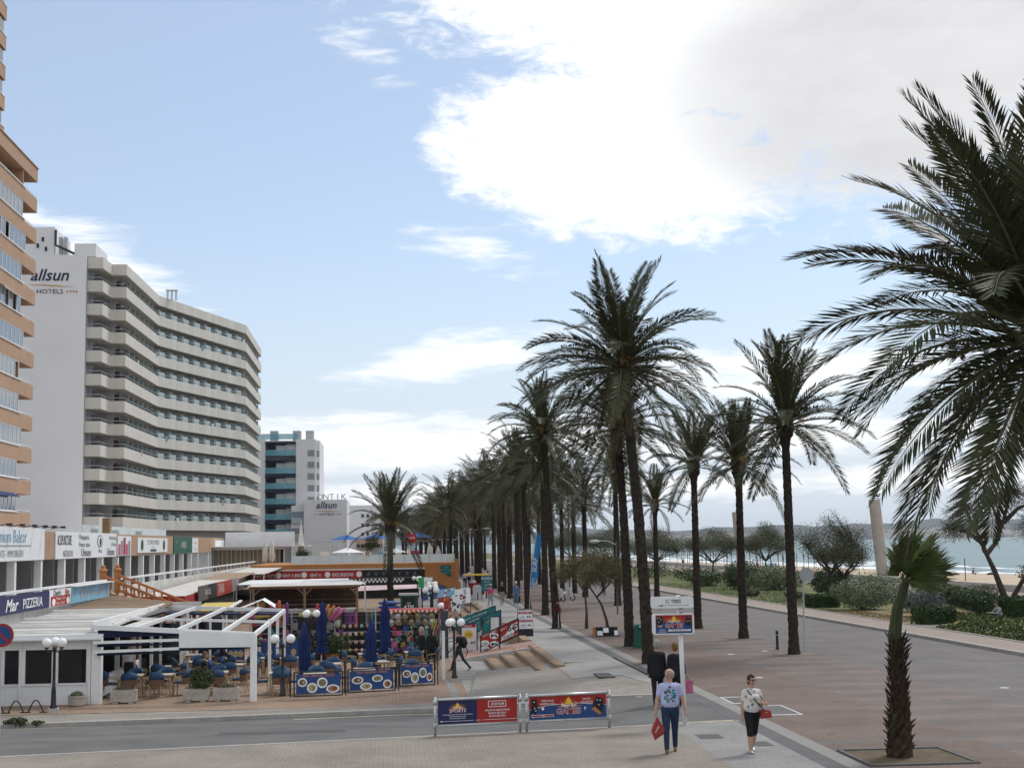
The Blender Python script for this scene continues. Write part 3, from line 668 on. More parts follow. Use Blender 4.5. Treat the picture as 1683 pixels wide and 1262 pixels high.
def hedge(x0, y0, x1, y1, w, h, label, m=None, n=5000, seed=0, z=.11, size=.05):
    rnd = random.Random(seed); p0, p1 = V((x0, y0, 0)), V((x1, y1, 0)); L = (p1-p0).length; d = (p1-p0)/L; s = V((-d.y, d.x, 0))
    root = thing('hedge', label, 'hedge', (x0, y0, z)); mb = MB()
    a = p0-p0; mb.m = 1; mb.beam((d*.1)+V((0,0,h*.46)), d*(L-.1)+V((0,0,h*.46)), w*.74, h*.86); mb.m = 0
    for _ in range(n):
        f_ = rnd.random(); t = rnd.uniform(0, L); e = rnd.gauss(0, .035)
        if f_ < .42: q = d*t+s*rnd.uniform(-w/2, w/2)+V((0, 0, h+e+.03*sin(t*3)))
        elif f_ < .72: q = d*t-s*(w/2+e)+V((0, 0, rnd.uniform(.03, h)))
        elif f_ < .9: q = d*t+s*(w/2+e)+V((0, 0, rnd.uniform(.03, h)))
        else: q = d*(0 if f_ < .95 else L)+d*e+s*rnd.uniform(-w/2, w/2)+V((0, 0, rnd.uniform(.03, h)))
        nr = V((rnd.gauss(0, 1), rnd.gauss(0, 1), rnd.gauss(.4, 1))).normalized(); b = nr.orthogonal().normalized(); c = nr.cross(b); k = size*rnd.uniform(.7, 1.4)
        mb.add([q-b*k, q+c*k*.7, q+b*k, q-c*k*.7], [(0, 1, 2, 3)])
    mb.build('foliage', [m or leaf_hedge, leaf_hedge], root, world=False); return root
def tree(x, y, h, label, forks, blobs, m, n, size, seed, rad=.16, z=.11, twigs=0, cat='tree', flat_=.35, name='tamarisk_tree', group=None, m2=None):
    """forks: list of polylines (first one is the trunk); blobs: leaf masses"""
    rnd = random.Random(seed); root = thing(name, label, cat, (x, y, z), 0, group); mb = MB()
    for k, pl in enumerate(forks):
        r_ = rad*(1 if k == 0 else .62); npt = len(pl); mb.tube(pl, [r_*(1.25 if i == 0 and k == 0 else 1-.55*i/(npt-1)) for i in range(npt)], 8)
    mb.build('trunk', bark, root, world=False)
    mb = MB(); tw = MB()
    ends = [V(p[-1]) for p in forks[1:]] or [V(forks[0][-1])]
    for b in blobs:
        c = V(b[:3]); e = min(ends, key=lambda q: (q-c).length)
        for _ in range(twigs):
            d = V((rnd.gauss(0, 1), rnd.gauss(0, 1), rnd.gauss(.2, 1))).normalized(); t = c+V((d.x*b[3], d.y*b[4], d.z*b[5]))*rnd.uniform(.7, 1.1)
            mid = e.lerp(t, .5)+V((rnd.gauss(0, .08), rnd.gauss(0, .08), rnd.gauss(.1, .08))); tw.tube([e, mid, t], [.026, .014, .005], 3, False)
            for __ in range(3):
                p = mid.lerp(t, rnd.random()); q = p+V((rnd.gauss(0, .25), rnd.gauss(0, .25), rnd.gauss(.05, .22))); tw.tube([p, q], [.008, .003], 3, False)
    if tw.v: tw.build('twigs', bark, root, world=False)
    leafcloud(mb, [tuple(b)+(1,) for b in blobs], n, size, rnd, flat_, .12); mb.build('crown', m, root, world=False)
    if m2:
        mb = MB(); leafcloud(mb, [tuple(b)+(1,) for b in blobs], n//4, size, rnd, flat_, .3); mb.build('dry_leaves', m2, root, world=False)
    return root
# two small rusty trees on the brick paving
tree(10.25, 75.6, 4.2, 'small tree with rusty crown and straight thin trunk, on brick paving', [[(0,0,0),(.02,0,.9),(-.05,0,1.9)],[(-.05,0,1.9),(-.35,.1,2.4),(-.7,.1,2.9)],[(-.05,0,1.9),(.3,0,2.4),(.5,.2,3.0)]],
     [(-.9,0,3.1,.85,.9,.7),(-.1,.1,3.5,.95,1.,.75),(.3,-.1,2.9,.8,.9,.6),(-1.4,.2,2.7,.5,.6,.45),(.5,.2,3.9,.5,.5,.4)], leaf_brown, 9500, .042, 1, .085, 0, 14, m2=leaf_dull)
tree(10.62, 70.9, 4.0, 'small tree with curving trunk and rusty olive crown, on brick paving', [[(.1,0,0),(.0,0,.7),(-.25,0,1.5),(-.65,0,2.1)],[(-.65,0,2.1),(-.9,.1,2.5),(-.6,.1,3.)],[(-.45,0,1.85),(.1,0,2.4),(.35,.1,2.8)]],
     [(-.5,0,3.0,1.,1.,.75),(.35,.1,3.1,.85,.9,.75),(-.1,0,3.7,.7,.8,.55),(.9,.1,2.6,.5,.6,.5),(-1.1,-.1,2.6,.5,.6,.4)], leaf_brown, 9500, .042, 2, .085, 0, 14, m2=leaf_dull)
tree_pit(10.25, 75.6, 1.3); tree_pit(10.62, 70.9, 1.3)
# seafront tamarisks
def tama(x, y, h, w, label, seed, m=leaf_dull, n=15000, size=.085, lean=.3, density=1., tw=12):
    rnd = random.Random(seed); th = h*.30
    fk = [[(0,0,-.1),(lean*.2,0,th*.5),(lean*.4,0,th)]]; bl = []
    for k in range(6):
        a = k*1.05+seed; e = (lean*.4+w*.33*cos(a), w*.33*sin(a), th+h*rnd.uniform(.12, .3)); fk.append([(lean*.4,0,th*.95),(lean*.4+w*.16*cos(a), w*.16*sin(a), th+h*.1), e])
        bl.append((e[0]*1.05, e[1]*1.05, e[2]+h*.10, w*rnd.uniform(.22, .30), w*.25, h*rnd.uniform(.14, .21)))
    bl += [(lean*.5, 0, h*.66, w*.36, w*.33, h*.26), (lean*.6, .1, h*.86, w*.22, w*.2, h*.15), (lean*.4-w*.22, .1, h*.60, w*.24, w*.2, h*.2), (lean*.4+w*.24, -.1, h*.58, w*.24, w*.2, h*.2), (lean*.4+w*.1, 0, h*.78, w*.25, w*.2, h*.16)]
    return tree(x, y, h, label, fk, bl, m, int(n*density), size, seed, .15, .11, tw)
tama(43.6, 165, 6.7, 5.8, 'rounded tamarisk between the two palm trunks, people below on the sand', 3)
tama(32.2, 103.5, 6.6, 5.2, 'loose wispy tamarisk left of the concrete column, taller tuft on top', 4, density=.55, n=15000, size=.065, tw=26)
tama(35.2, 110, 4.9, 4.4, 'second tamarisk leaning against the wispy one beside the concrete column', 5, density=.55, size=.065, tw=22)
tama(38.0, 168, 6.2, 8, 'tamarisk behind the thin palm trunk left of the far concrete column', 6)
tama(33.5, 180, 6.4, 8, 'broad dark tamarisk behind the leaning palm trunk', 7)
tama(30.5, 200, 6.8, 8, 'dark tamarisk behind the rusty trees on the far lawn', 8)
tama(29.5, 235, 7.0, 8.5, 'farthest tamarisk on the lawn behind the rusty trees', 9)
# half bare tree at the right edge
tree(34.2, 78, 7.6, 'half bare tree with a thick forked trunk at the right edge', [[(.5,0,-.1),(.1,0,.9),(-.5,0,2.6),(-.95,0,3.6)],[(-.9,0,3.4),(-.2,.2,4.1),(.4,.2,5.6),(.8,.2,7.)],[(-.95,0,3.55),(-1.1,0,4.1),(-1.6,.1,5.2),(-2.,.1,6.2)],[(.3,0,.7),(1.1,-.2,2.),(2.0,-.2,3.3),(2.5,0,5.)],[(-.1,.2,4.2),(.1,.2,5.),(-.4,.2,6.4)],[(-1.,0,4.),(-1.9,0,4.7),(-2.8,0,4.9)],[(.3,.2,5.2),(1.2,.2,6.),(2.,.2,6.3)]],
     [(-2.0,0,5.6,1.5,1.2,1.0),(-.3,0,6.5,1.5,1.2,1.1),(1.2,0,6.4,1.4,1.2,1.1),(-2.7,0,4.7,1.1,1.,.7),(1.8,0,4.9,1.2,1.,1.)], leaf_dull, 2300, .055, 31, .24, .11, 95)
o = shrub(35.2, 76.5, .9, .9, 1.2, leaf_brown, 'rusty leafed sucker growth beside the half bare tree', n=700, size=.06, z=2.2-.6, seed=8, cat='bush')
o.location.z = 1.9
# garden shrubs (position, radii, height)
for k, (x, y, rx, ry, h, m, lab, n) in enumerate((
    (29.3, 87.6, 2.1, 1.9, 1.9, leaf_silver, 'large silvery grey-green bush in front of the near concrete column', 7000),
    (33.6, 97.0, 2.6, 2.2, 2.1, leaf_silver, 'silvery bush behind the largest one, at the foot of the near column', 5200),
    (31.6, 84.0, 1.7, 1.6, 1.5, leaf_lav, 'grey lavender clump behind the fan palm', 4200),
    (33.6, 124.0, 3.0, 2.4, 2.3, leaf_silver, 'grey-green bush between the two right palm trunks', 5200),
    (31.3, 127.0, 2.0, 1.8, 2.7, leaf_green, 'dark round bush on the lawn left of the thick palm trunk', 4600),
    (34.8, 112.0, 2.1, 1.9, 2.3, leaf_green, 'olive bush under the wispy tamarisk', 3800),
    (38.5, 92.5, 2.2, 1.8, 1.3, leaf_dull, 'low olive bush beside the strolling couple on the path', 3000),
    (30.4, 137.0, 2.4, 2.0, 1.5, leaf_green, 'low dark bush behind the round one on the lawn', 2400),
    (35.5, 140.0, 3.4, 2.4, 1.6, leaf_green, 'wide dark bush farther back across the lawn', 2600),
    (38.5, 150.0, 4.4, 2.6, 1.9, leaf_silver, 'pale bush mass near the far concrete column', 2600),
    (33.5, 158.0, 4.0, 2.6, 1.8, leaf_green, 'green bush row beyond the lawn', 2400),
    (31.0, 172.0, 3.0, 2.6, 2.2, leaf_green, 'rounded clipped bush far along the lawn', 2000),
    (30.0, 190.0, 2.6, 2.4, 2.4, leaf_green, 'clipped bush at the far end of the lawn', 1800),
    (33.0, 215.0, 5.0, 4.0, 3.2, leaf_green, 'large dark bush closing the far lawn', 2600),
    (28.4, 111.5, .7, .6, .55, leaf_dull, 'small tuft on the lawn behind the thick palm trunk', 900),
    (29.6, 104.0, .8, .7, .6, leaf_dull, 'small tuft on the lawn near the orange flower', 900),
    (29.6, 97.5, .35, .3, .5, leaf_green, 'tiny dark plant on the lawn left of the round sign', 400))):
    shrub(x, y, rx, ry, h, m, lab, n=n, seed=k+1, size=.06 if y < 100 else .09)
shrub(29.0, 103.0, .3, .3, .75, leaf_brown, 'small orange flowering plant on the lawn', n=350, seed=50, size=.05, cat='plant')
hedge(26.95, 92.0, 29.0, 91.6, 1.3, .75, 'low dark box hedge left of the silvery bush', n=4200, seed=1)
hedge(27.0, 71.6, 28.9, 71.9+1.2, 1.2, .78, 'clipped cube of box hedge behind the young fan palm', n=4200, seed=2)
hedge(41.0, 108, 33.6, 77.0, 1.1, 1.0, 'long clipped hedge along the seafront path behind the seated man', n=9000, seed=3, size=.065)
hedge(33.6, 76.0, 37.5, 70.0, 1.2, 1.1, 'hedge continuing behind the half bare tree to the right edge', n=4200, seed=4, size=.06)
# flower bed at right, and loose growth in the bed
mb = MB(); rnd = random.Random(9); 
def bed(name, pts, n, h, m, size, label, cat, fl=0):
    """leafy ground cover over a quadrilateral bed"""
    mb = MB(); A, B, C_, D = [V((*p, .11)) for p in pts]
    for _ in range(n):
        a, b = rnd.random(), rnd.random(); p = A.lerp(B, a).lerp(D.lerp(C_, a), b); p.z += h*rnd.random()*(.55+.45*sin(p.x*2.1)*sin(p.y*1.7))*min(1, 6*min(a, 1-a, b, 1-b)+.35)
        nr = V((rnd.gauss(0, 1), rnd.gauss(0, 1), rnd.gauss(.5, 1))).normalized(); q = nr.orthogonal().normalized(); c = nr.cross(q); k = size*rnd.uniform(.6, 1.4)
        mb.m = 1 if fl and p.z > .11+h*.4 and rnd.random() < fl else 0
        if mb.m: k *= .55
        mb.add([p-q*k, p+c*k*.5, p+q*k, p-c*k*.5], [(0, 1, 2, 3)])
    o = mb.build(name, [m, flower_y]); o['kind'] = 'stuff'; tag(o, label, cat); return o
bed('flower_bed', ((26.7, 69.0), (26.7, 50.0), (31.6, 50.0), (31.4, 73.0)), 15000, .62, leaf_bright, .085, 'bed of yellow flowers beside the sea pavement', 'flower bed', .11)
bed('ground_cover', ((28.6, 79.0), (28.8, 74.4), (33.4, 74.4), (35.4, 82.0)), 7000, .22, leaf_bright, .06, 'yellow-green ground cover behind the clipped cube hedge', 'ground cover', .05)
bed('dry_grass', ((26.6, 92.5), (26.6, 73.5), (28.7, 75.5), (28.6, 86)), 2600, .07, leaf_brown, .04, 'sparse dry grass along the edge of the bare bed', 'grass')
bed('lawn_grass', ((26.6, 150), (26.6, 93.5), (33, 94), (36, 150)), 15000, .05, leaf_bright, .045, 'short patchy grass of the lawn', 'grass')
shrub(-11.1, 43.95, .42, .16, .3, leaf_green, 'weed growing from the kerb joint by the no parking sign', name='weed', n=420, size=.04, z=-.60, seed=70, lobes=3, cat='weed')
shrub(-10.5, 44.0, .25, .12, .18, leaf_green, 'smaller weed right of the first in the kerb joint', name='weed', n=200, size=.04, z=-.60, seed=71, lobes=3, cat='weed')
# ------------------------------------------------------------------ tan apartment block (far left)
apt = thing('apartment_block', 'tall tan apartment block with parapet balconies and glazed bays at the left edge', 'apartment block', (-32, 118, -.6))
MB().box(-46, -33.6, 84, 129.4, -.6, 37.9).build('wall', apt_wall, apt)
MB().box(-46, -35.2, 84, 129.3, 38.0, 62).build('upper_storeys', apt_wall, apt)
for k in range(8):
    z = 38.6+2.84*k; MB().box(-35.2, -34.95, 84, 129.4, z, z+1.25).build('upper_parapet', apt_tan, apt); MB().box(-35.19, -35.1, 100, 129.0, z+1.3, z+2.8).build('upper_window', glass_b, apt); MB().box(-35.0, -34.9, 84, 129.4, z+1.252, z+1.34).build('parapet_coping', white_p, apt)
for k in range(13):
    zb = 37.8-2.84*k
    mb = MB(); mb.box(-33.6, -32.0, 84, 130.0, zb, zb+.18); mb.box(-32.14, -32.0, 84, 129.86, zb+.181, zb+1.22); mb.box(-33.6, -32.0, 129.861, 130.0, zb+.181, zb+1.22)
    mb.build('balcony_parapet', apt_tan, apt)
    MB().box(-32.4, -31.9, 84, 125.6 if k else 130.05, zb+1.222, zb+1.30).build('parapet_coping', apt_tan if not k else white_p, apt)
    if k:
        mb = MB(); mb.beam((-32.07, 125.7, zb+1.42), (-32.07, 129.95, zb+1.42), .05, .05); mb.beam((-32.07, 129.95, zb+1.42), (-33.5, 129.95, zb+1.42), .05, .05)
        for y in (126, 127.3, 128.6, 129.93): mb.beam((-32.07, y, zb+1.22), (-32.07, y, zb+1.42), .03, .03)
        mb.build('railing', white_p, apt)
        MB().box(-33.58, -33.5, 126.2, 128.6, zb+.2, zb+2.3).build('balcony_door', glass_d, apt)
        mb = MB(); mb.box(-33.55, -32.1, 125.3, 125.5, zb+1.30, zb+2.84); mb.build('side_wall', apt_wall, apt)
    if k >= 3 or k in (2,):
        f_ = MB(); open_ = {4: (0, 1), 6: (0, 1, 2), 3: (0,), 7: (2,)}.get(k, ())
        y1 = 125.2 if k % 3 else 126.4
        nP = 14
        for j in range(nP+1):
            y = 108+(y1-108)*j/nP; f_.box(-32.12, -32.04, y-.035, y+.035, zb+1.30, zb+2.80)
        f_.box(-32.13, -32.03, 108, y1, zb+2.76, zb+2.84); f_.box(-32.13, -32.03, 108, y1, zb+1.302, zb+1.37)
        fo = f_.build('window_frame', white_p, apt)
        for j in range(nP):
            a, b = 108+(y1-108)*j/nP, 108+(y1-108)*(j+1)/nP
            if (j*7+k*3) % 9 in (0, 4) and k in (3, 5, 7): continue
            MB().box(-32.09, -32.07, a+.04, b-.04, zb+1.37, zb+2.76).build('pane', glass_b if (j+k) % 4 else glassy('pane_glass', (.30, .33, .36), .06, .9) if (j == 1 and k == 3) else glass_b, fo)
            if (j*5+k) % 3 == 0: MB().box(-32.30, -32.27, a+.1, b-.05, zb+1.4, zb+2.7).build('curtain', white_dirty, fo)
for k, c in ((11, blue_c), (5, white_p)):
    zb = 37.8-2.84*k; MB().add([(-32.03, 118, zb+2.82), (-32.03, 124.5, zb+2.82), (-31.5, 124.5, zb+2.5), (-31.5, 118, zb+2.5), (-32.03, 118, zb+2.79), (-32.03, 124.5, zb+2.79), (-31.5, 124.5, zb+2.46), (-31.5, 118, zb+2.46)], [(0,1,2,3),(7,6,5,4),(3,2,6,7),(0,4,5,1)]).build('awning', c, apt)
MB().box(-33.5, -32.4, 119, 126, 1.5, 3.6).build('ground_wall', apt_wall, apt)

# ------------------------------------------------------------------ long white hotel with ribbon balconies
hot = thing('hotel_building', 'long white hotel with continuous ribbon balconies and blank end wall lettered allsun', 'hotel', (-37, 190, -.6))
outer = [(-37.25, 176.55), (-35.35, 176.6), (-35.1, 181.0), (-33.3, 181.05), (-32.9, 204), (-23.4, 232), (-23.6, 261)]
wallp = [(-37.35, 178.4), (-36.95, 178.4), (-36.9, 182.7), (-35.0, 182.75), (-34.6, 204.4), (-25.05, 232.4), (-25.2, 261)]
mb = MB(); foot = [(-60, 176.0), (-37.25, 176.0)]+wallp+[(-60, 261)]
mb.prism([(x, y, -.6) for x, y in foot], (0, 0, 40.9)); mb.build('wall', hotel_wall, hot)
MB().box(-60, -37.2, 175.7, 175.99, -.6, 40.45).build('end_wall', hotel_w, hot)
def ribbon(poly_o, zb, zt, th, slab_to=None):
    mb = MB(); n = len(poly_o); inn = []
    for i, p in enumerate(poly_o):
        p = V(p); a = (V(poly_o[i])-V(poly_o[i-1])).normalized() if i else None; b = (V(poly_o[i+1])-V(poly_o[i])).normalized() if i < n-1 else None
        d = ((a or b)+(b or a)).normalized(); inn.append((p.x-d.y*th, p.y+d.x*th))
    for i in range(n-1):
        a, b, c, d = poly_o[i], poly_o[i+1], inn[i+1], inn[i]
        v = [(q[0], q[1], z) for z in (zb, zt) for q in (a, b, c, d)]
        mb.add(v, [(3,2,1,0),(4,5,6,7),(0,1,5,4),(2,3,7,6)]+([(3,0,4,7)] if i == 0 else [])+([(1,2,6,5)] if i == n-2 else []))
    if slab_to:
        for i in range(n-1):
            a, b, c, d = inn[i], inn[i+1], slab_to[i+1], slab_to[i]
            v = [(q[0], q[1], z) for z in (zb+.01, zb+.2) for q in (a, b, c, d)]
            mb.add(v, [(3,2,1,0),(4,5,6,7),(0,1,5,4)])
    return mb
band = ribbon(outer, 0, 1.38, .18, wallp); band.v = [(x+37, y-190, z) for x, y, z in band.v]; band_me = band.mesh('balcony_band', [hotel_band])
rail = MB()
for i in range(6):
    a, b = V((*outer[i], 0)), V((*outer[i+1], 0)); a = a+V((-.12, .02, 0)); b = b+V((-.12, .02, 0))
    rail.tube([a+V((0,0,1.76)), b+V((0,0,1.76))], .035, 4, False); n = max(1, int((b-a).length/2.2))
    for j in range(n+1): q = a.lerp(b, j/n); rail.beam(q+V((0,0,1.38)), q+V((0,0,1.76)), .05, .05)
rail.v = [(x+37, y-190, z) for x, y, z in rail.v]; rail_me = rail.mesh('railing', [alu])
part_pos = []
def along(i, t): a, b = V((*outer[i], 0)), V((*outer[i+1], 0)); c, d = V((*wallp[i], 0)), V((*wallp[i+1], 0)); return a.lerp(b, t), c.lerp(d, t), (b-a).normalized()
for i, ts in ((3, [k/7 for k in range(1, 7)]), (4, [k/8+.02 for k in range(0, 8)]), (5, [k/7 for k in range(0, 7)])):
    for t in ts: part_pos.append((i, t))
def panel(i, t, name, m, u0, u1, z0, z1, inset, depth):
    o, w, d = along(i, t); n = (w-o).normalized(); mb = MB(); base = w-n*inset
    mb.prism([base+d*u0+V((0,0,z0)), base+d*u1+V((0,0,z0)), base+d*u1+V((0,0,z1)), base+d*u0+V((0,0,z1))], n*-depth)
    mb.v = [(x+37, y-190, z) for x, y, z in mb.v]; return mb.mesh(name, [m])
scr = []
for i, t in part_pos:
    o, w, d = along(i, t); mb = MB(); n_ = (w-o); mb.prism([o+n_*.10+d*-.05+V((0,0,.25)), o+n_*.10+d*.05+V((0,0,.25)), w-n_*.03+d*.05+V((0,0,.25)), w-n_*.03-d*.05+V((0,0,.25))], (0, 0, 2.15))
    mb.v = [(x+37, y-190, z) for x, y, z in mb.v]
    scr.append((mb.mesh('glass_partition', [glass_t]), panel(i, min(1, t+.055), 'balcony_door', glass_d, -.0 if i != 4 else -1.2, 1.6 if i != 4 else 1.5, .21, 2.62, .0, .03)))
gl = []
for i, t in part_pos:
    if i != 4: continue
    o, w, d = along(i, t); mb = MB(); n_ = (w-o).normalized(); q = o+n_*.30
    mb.prism([q+d*-.3+V((0,0,.3)), q+d*1.9+V((0,0,.3)), q+d*1.9+V((0,0,2.15)), q+d*-.3+V((0,0,2.15))], n_*.04); mb.v = [(x+37, y-190, z) for x, y, z in mb.v]; gl.append(mb.mesh('glass_screen', [glass_t]))
towel_m = [mat('towel_blue', (.2, .27, .36), .9), mat('towel_white', (.6, .6, .58), .9), mat('towel_grey', (.3, .32, .33), .9)]
cur = []
for q_, (i, t) in enumerate(part_pos):
    mb = MB(); o, w, d = along(i, min(.97, t+.06)); nn_ = (o-w).normalized(); p_ = o-nn_*.02; mb.prism([p_+V((0,0,1.0)), p_+d*.7+V((0,0,1.0)), p_+d*.7+V((0,0,1.78)), p_+V((0,0,1.78))], nn_*.05); mb.v = [(x+37, y-190, z) for x, y, z in mb.v]
    cur.append((mb.mesh('towel', [towel_m[q_ % 3]]), panel(i, min(1, t+.055), 'curtain', white_dirty, .15 if i != 4 else -1.0, .75 if i != 4 else .1, .3, 2.55, .05, .03)))
dr = [MB().box(.25, .9, -11.62, -11.58, .25, 2.4).mesh('balcony_door', [glass_d]), MB().box(2.1, 2.7, -7.27, -7.22, .25, 2.4).mesh('balcony_door', [glass_d])]
win = panel(4, .93, 'window', glass_d, -.5, .5, .7, 2.1, 0, .04)
for k in range(12):
    zb = 38.95-2.9*k+.6; b = zb if k else zb
    place('balcony_band', band_me, hot, (0, 0, zb))
    if k == 0: continue
    place('railing', rail_me, hot, (0, 0, zb))
    for me, dm in scr: place('glass_partition', me, hot, (0, 0, zb)); place('balcony_door', dm, hot, (0, 0, zb))
    for me in gl: place('glass_screen', me, hot, (0, 0, zb))
    for q_, (me_, cm) in enumerate(cur):
        if (q_*7+k*5) % 4 == 0: place('curtain', cm, hot, (0, 0, zb))
        if (q_*5+k*3) % 17 == 0: place('towel', me_, hot, (0, 0, zb))
    for me in dr: place('balcony_door', me, hot, (0, 0, zb))
    place('window', win, hot, (0, 0, zb))
def hotel_sign(par, X, Y, z, s, m_up, name):
    so = MB()
    so.m = 0; text_mb('allsun', 2.05*s, so, (X, Y, z), XA, ZA, NY, shear=.28, bold=.012, off=.06)
    text_mb('HOTELS', .78*s, so, (X+.1*s, Y, z-1.62*s), XA, ZA, NY, off=.06, sx=1.15)
    so.m = 1
    pts = [(-3.0+6*t/12, .12*sin(t/12*5.2)+.12) for t in range(13)]
    poly(so, (X+.1, Y, z-.72*s), XA, ZA, NY, [(a*s, b*s) for a, b in pts]+[(a*s, (b-.16*(1-abs(a)/3.2))*s) for a, b in pts[::-1]], .06)
    for xx in (-2.1, -2.55, 2.2, 2.6, 2.95, 3.3):
        st = []
        for q in range(10): rr = (.2 if q % 2 == 0 else .085)*s; st.append((rr*sin(q*pi/5), rr*cos(q*pi/5)))
        poly(so, (X+xx*s, Y, z-1.36*s), XA, ZA, NY, st, .06)
    so.build(name, [navy_l, gold], par)
hotel_sign(hot, -41.6, 175.7, 37.25, 1.0, 0, 'hotel_sign')
mb = MB(); mb.box(-46, -41.4, 177, 186, 40.4, 44.2); mb.build('lift_tower', hotel_w, hot)
for x, z in ((-43.5, 41.6), (-42.9, 42.4), (-42.5, 41.2)): MB().box(x, x+.25, 176.85, 176.99, z, z+.5).build('wall_vent', black_pr, hot)
mb = MB(); mb.tube([(-41.2, 176.8, 43.8), (-41.2, 176.8, 41.9), (-39.9, 176.7, 41.3), (-38.9, 176.7, 40.8)], .16, 6); mb.build('roof_duct', black_m, hot)
for x in (-40.9, -40.3): MB().box(x, x+.4, 177.2, 178, 40.4, 43.0).build('roof_unit', alu, hot)
mb = MB(); mb.box(-38.9, -36.3, 176.8, 184, 40.46, 42.1); mb.build('roof_housing', hotel_w, hot)
for x in (-32.2, -31.6, -31.0): mb = MB(); mb.lathe([(.16, 0), (.16, 1.3), (.3, 1.32), (.3, 1.5), (.1, 1.6)], (x, 207, 40.2), 8); mb.build('chimney_pipe', steel, hot)

# ------------------------------------------------------------------ second hotel behind: slim white tower and low lettered block
slab_navy = mat('slab_navy', (.02, .028, .055), .6, .1)
h2 = thing('hotel_tower', 'white hotel tower with stacked teal glass balconies behind the long hotel', 'hotel', (-19, 280, -.6))
mb = MB(); mb.box(-27, -24.2, 277, 296, -.6, 25.0); mb.box(-18.35, -14.5, 277, 296, -.6, 25.0); mb.box(-24.2, -18.35, 280, 296, -.6, 25.0); mb.build('wall', hotel_w, h2)
mb = MB(); mb.box(-14.5, -13.9, 279, 296, -.6, 24.9); mb.build('side_wing', hotel_w, h2)
for k in range(7):
    z = 24.3-2.95*k-(.5 if k else 0)
    MB().box(-24.19, -18.36, 276.7, 279.99, z-.15, z+.25).build('balcony_slab', slab_navy, h2)
    if k == 6: break
    zt = z-.35-2.6
    MB().box(-24.15, -18.45, 276.85, 276.9, z-2.45, z-1.3).build('balcony_glass', glass_teal, h2)
    MB().box(-24.1, -22.3, 278.0, 278.1, z-2.3, z-.4).build('balcony_door', glass_d, h2)
    MB().box(-22.2, -20.4, 277.9, 278.0, z-2.3, z-.4).build('window', glass_p, h2)
    MB().box(-20.3, -18.37, 277.6, 277.8, z-2.35, z-.2).build('partition', hotel_w, h2)  # white panel added ahead of the recess back wall so it catches light
for k in range(5):
    z = 22.9-2.25*k
    MB().box(-17.0+.9, -14.8, 276.95, 276.99, z-1.2, z).build('recess_window', grey_pr, h2)
    MB().box(-14.48, -13.95, 278.95, 278.99, z-1.2, z).build('recess_window', grey_pr, h2)
mb = MB(); 
for x in (-22.8, -18.4, -15.9): MB().box(x-.75, x+.75, 280, 283, 25.0, 26.9).build('roof_unit', alu, h2)
MB().box(-26.9, -18, 277.1, 277.18, 25.0, 26.1).build('roof_glass', glass_teal, h2)
lo = thing('hotel_annex', 'low white windowless block lettered allsun with ONTIK letters on its roof', 'hotel annex', (-12, 277, -.6))
MB().box(-16.6, -8.5, 274, 292, -.6, 13.2).build('wall', hotel_w, lo)
for z in (11.0, 7.9): MB().box(-19.0, -16.62, 275.2, 275.4, z-2.2, z).build('window', glass_b, lo); MB().box(-19.0, -16.62, 275.05, 275.15, z-2.2, z-1.1).build('balcony_glass', glass_t, lo)
MB().box(-19.1, -16.61, 275.41, 290, -.6, 12.2).build('side_wall', hotel_w, lo)
hotel_sign(lo, -12.4, 273.98, 11.6, .85, 0, 'hotel_sign')
for i, ch in enumerate('ONTIK'):
    mb = MB(); text_mb(ch, 1.55, mb, (-13.6+1.12*i, 274.3, 13.25), XA, ZA, NY, off=0); n0 = len(mb.f)
    mb.v += [(x, y+.18, z) for x, y, z in mb.v]; L = len(mb.v)//2; mb.f += [[a+L for a in q][::-1] for q in mb.f[:n0]]; mb.mi += [0]*n0
    mb.build('roof_letter', grey_pr, lo)
# farther white flats behind the lone palm
b3 = thing('apartment_block', 'distant white flats with small dark windows behind the lone palm', 'apartment block', (-6, 400, -.6))
MB().box(-11.6, -.8, 398, 415, -.6, 15.4).build('wall', hotel_w, b3)
for zz in (13.0, 10.4, 7.9, 5.4):
    for x in (-8.0, -6.6): MB().box(x-.35, x+.35, 397.9, 397.98, zz-.9, zz).build('window', glass_d, b3)
    MB().box(-5.6, -3.9, 397.6, 397.98, zz-1.3, zz+.2).build('balcony', grey_pr, b3)
    MB().box(-3.6, -1.4, 397.9, 397.98, zz-1.1, zz).build('window', glass_d, b3)
MB().box(-9.8, -2.4, 393, 397.5, 3.6, 6.4).build('annex', apt_tan, b3); MB().box(-9.5, -2.7, 392.9, 392.98, 3.8, 4.7).build('opening', dark_in, b3)
b4 = thing('pillar_sign', 'white slab pylon with vertical dark lettering behind the lone palm trunk', 'sign', (0, 330, -.6))
MB().box(-2.1, 0.3, 330, 332, -.6, 10).build('slab', hotel_w, b4)
mb = MB(); 
for i, ch in enumerate('HOTEL'): text_mb(ch, 1.0, mb, (-1.2, 330, 8.4-1.3*i), XA, ZA, NY, off=.02)
mb.build('lettering', grey_pr, b4)

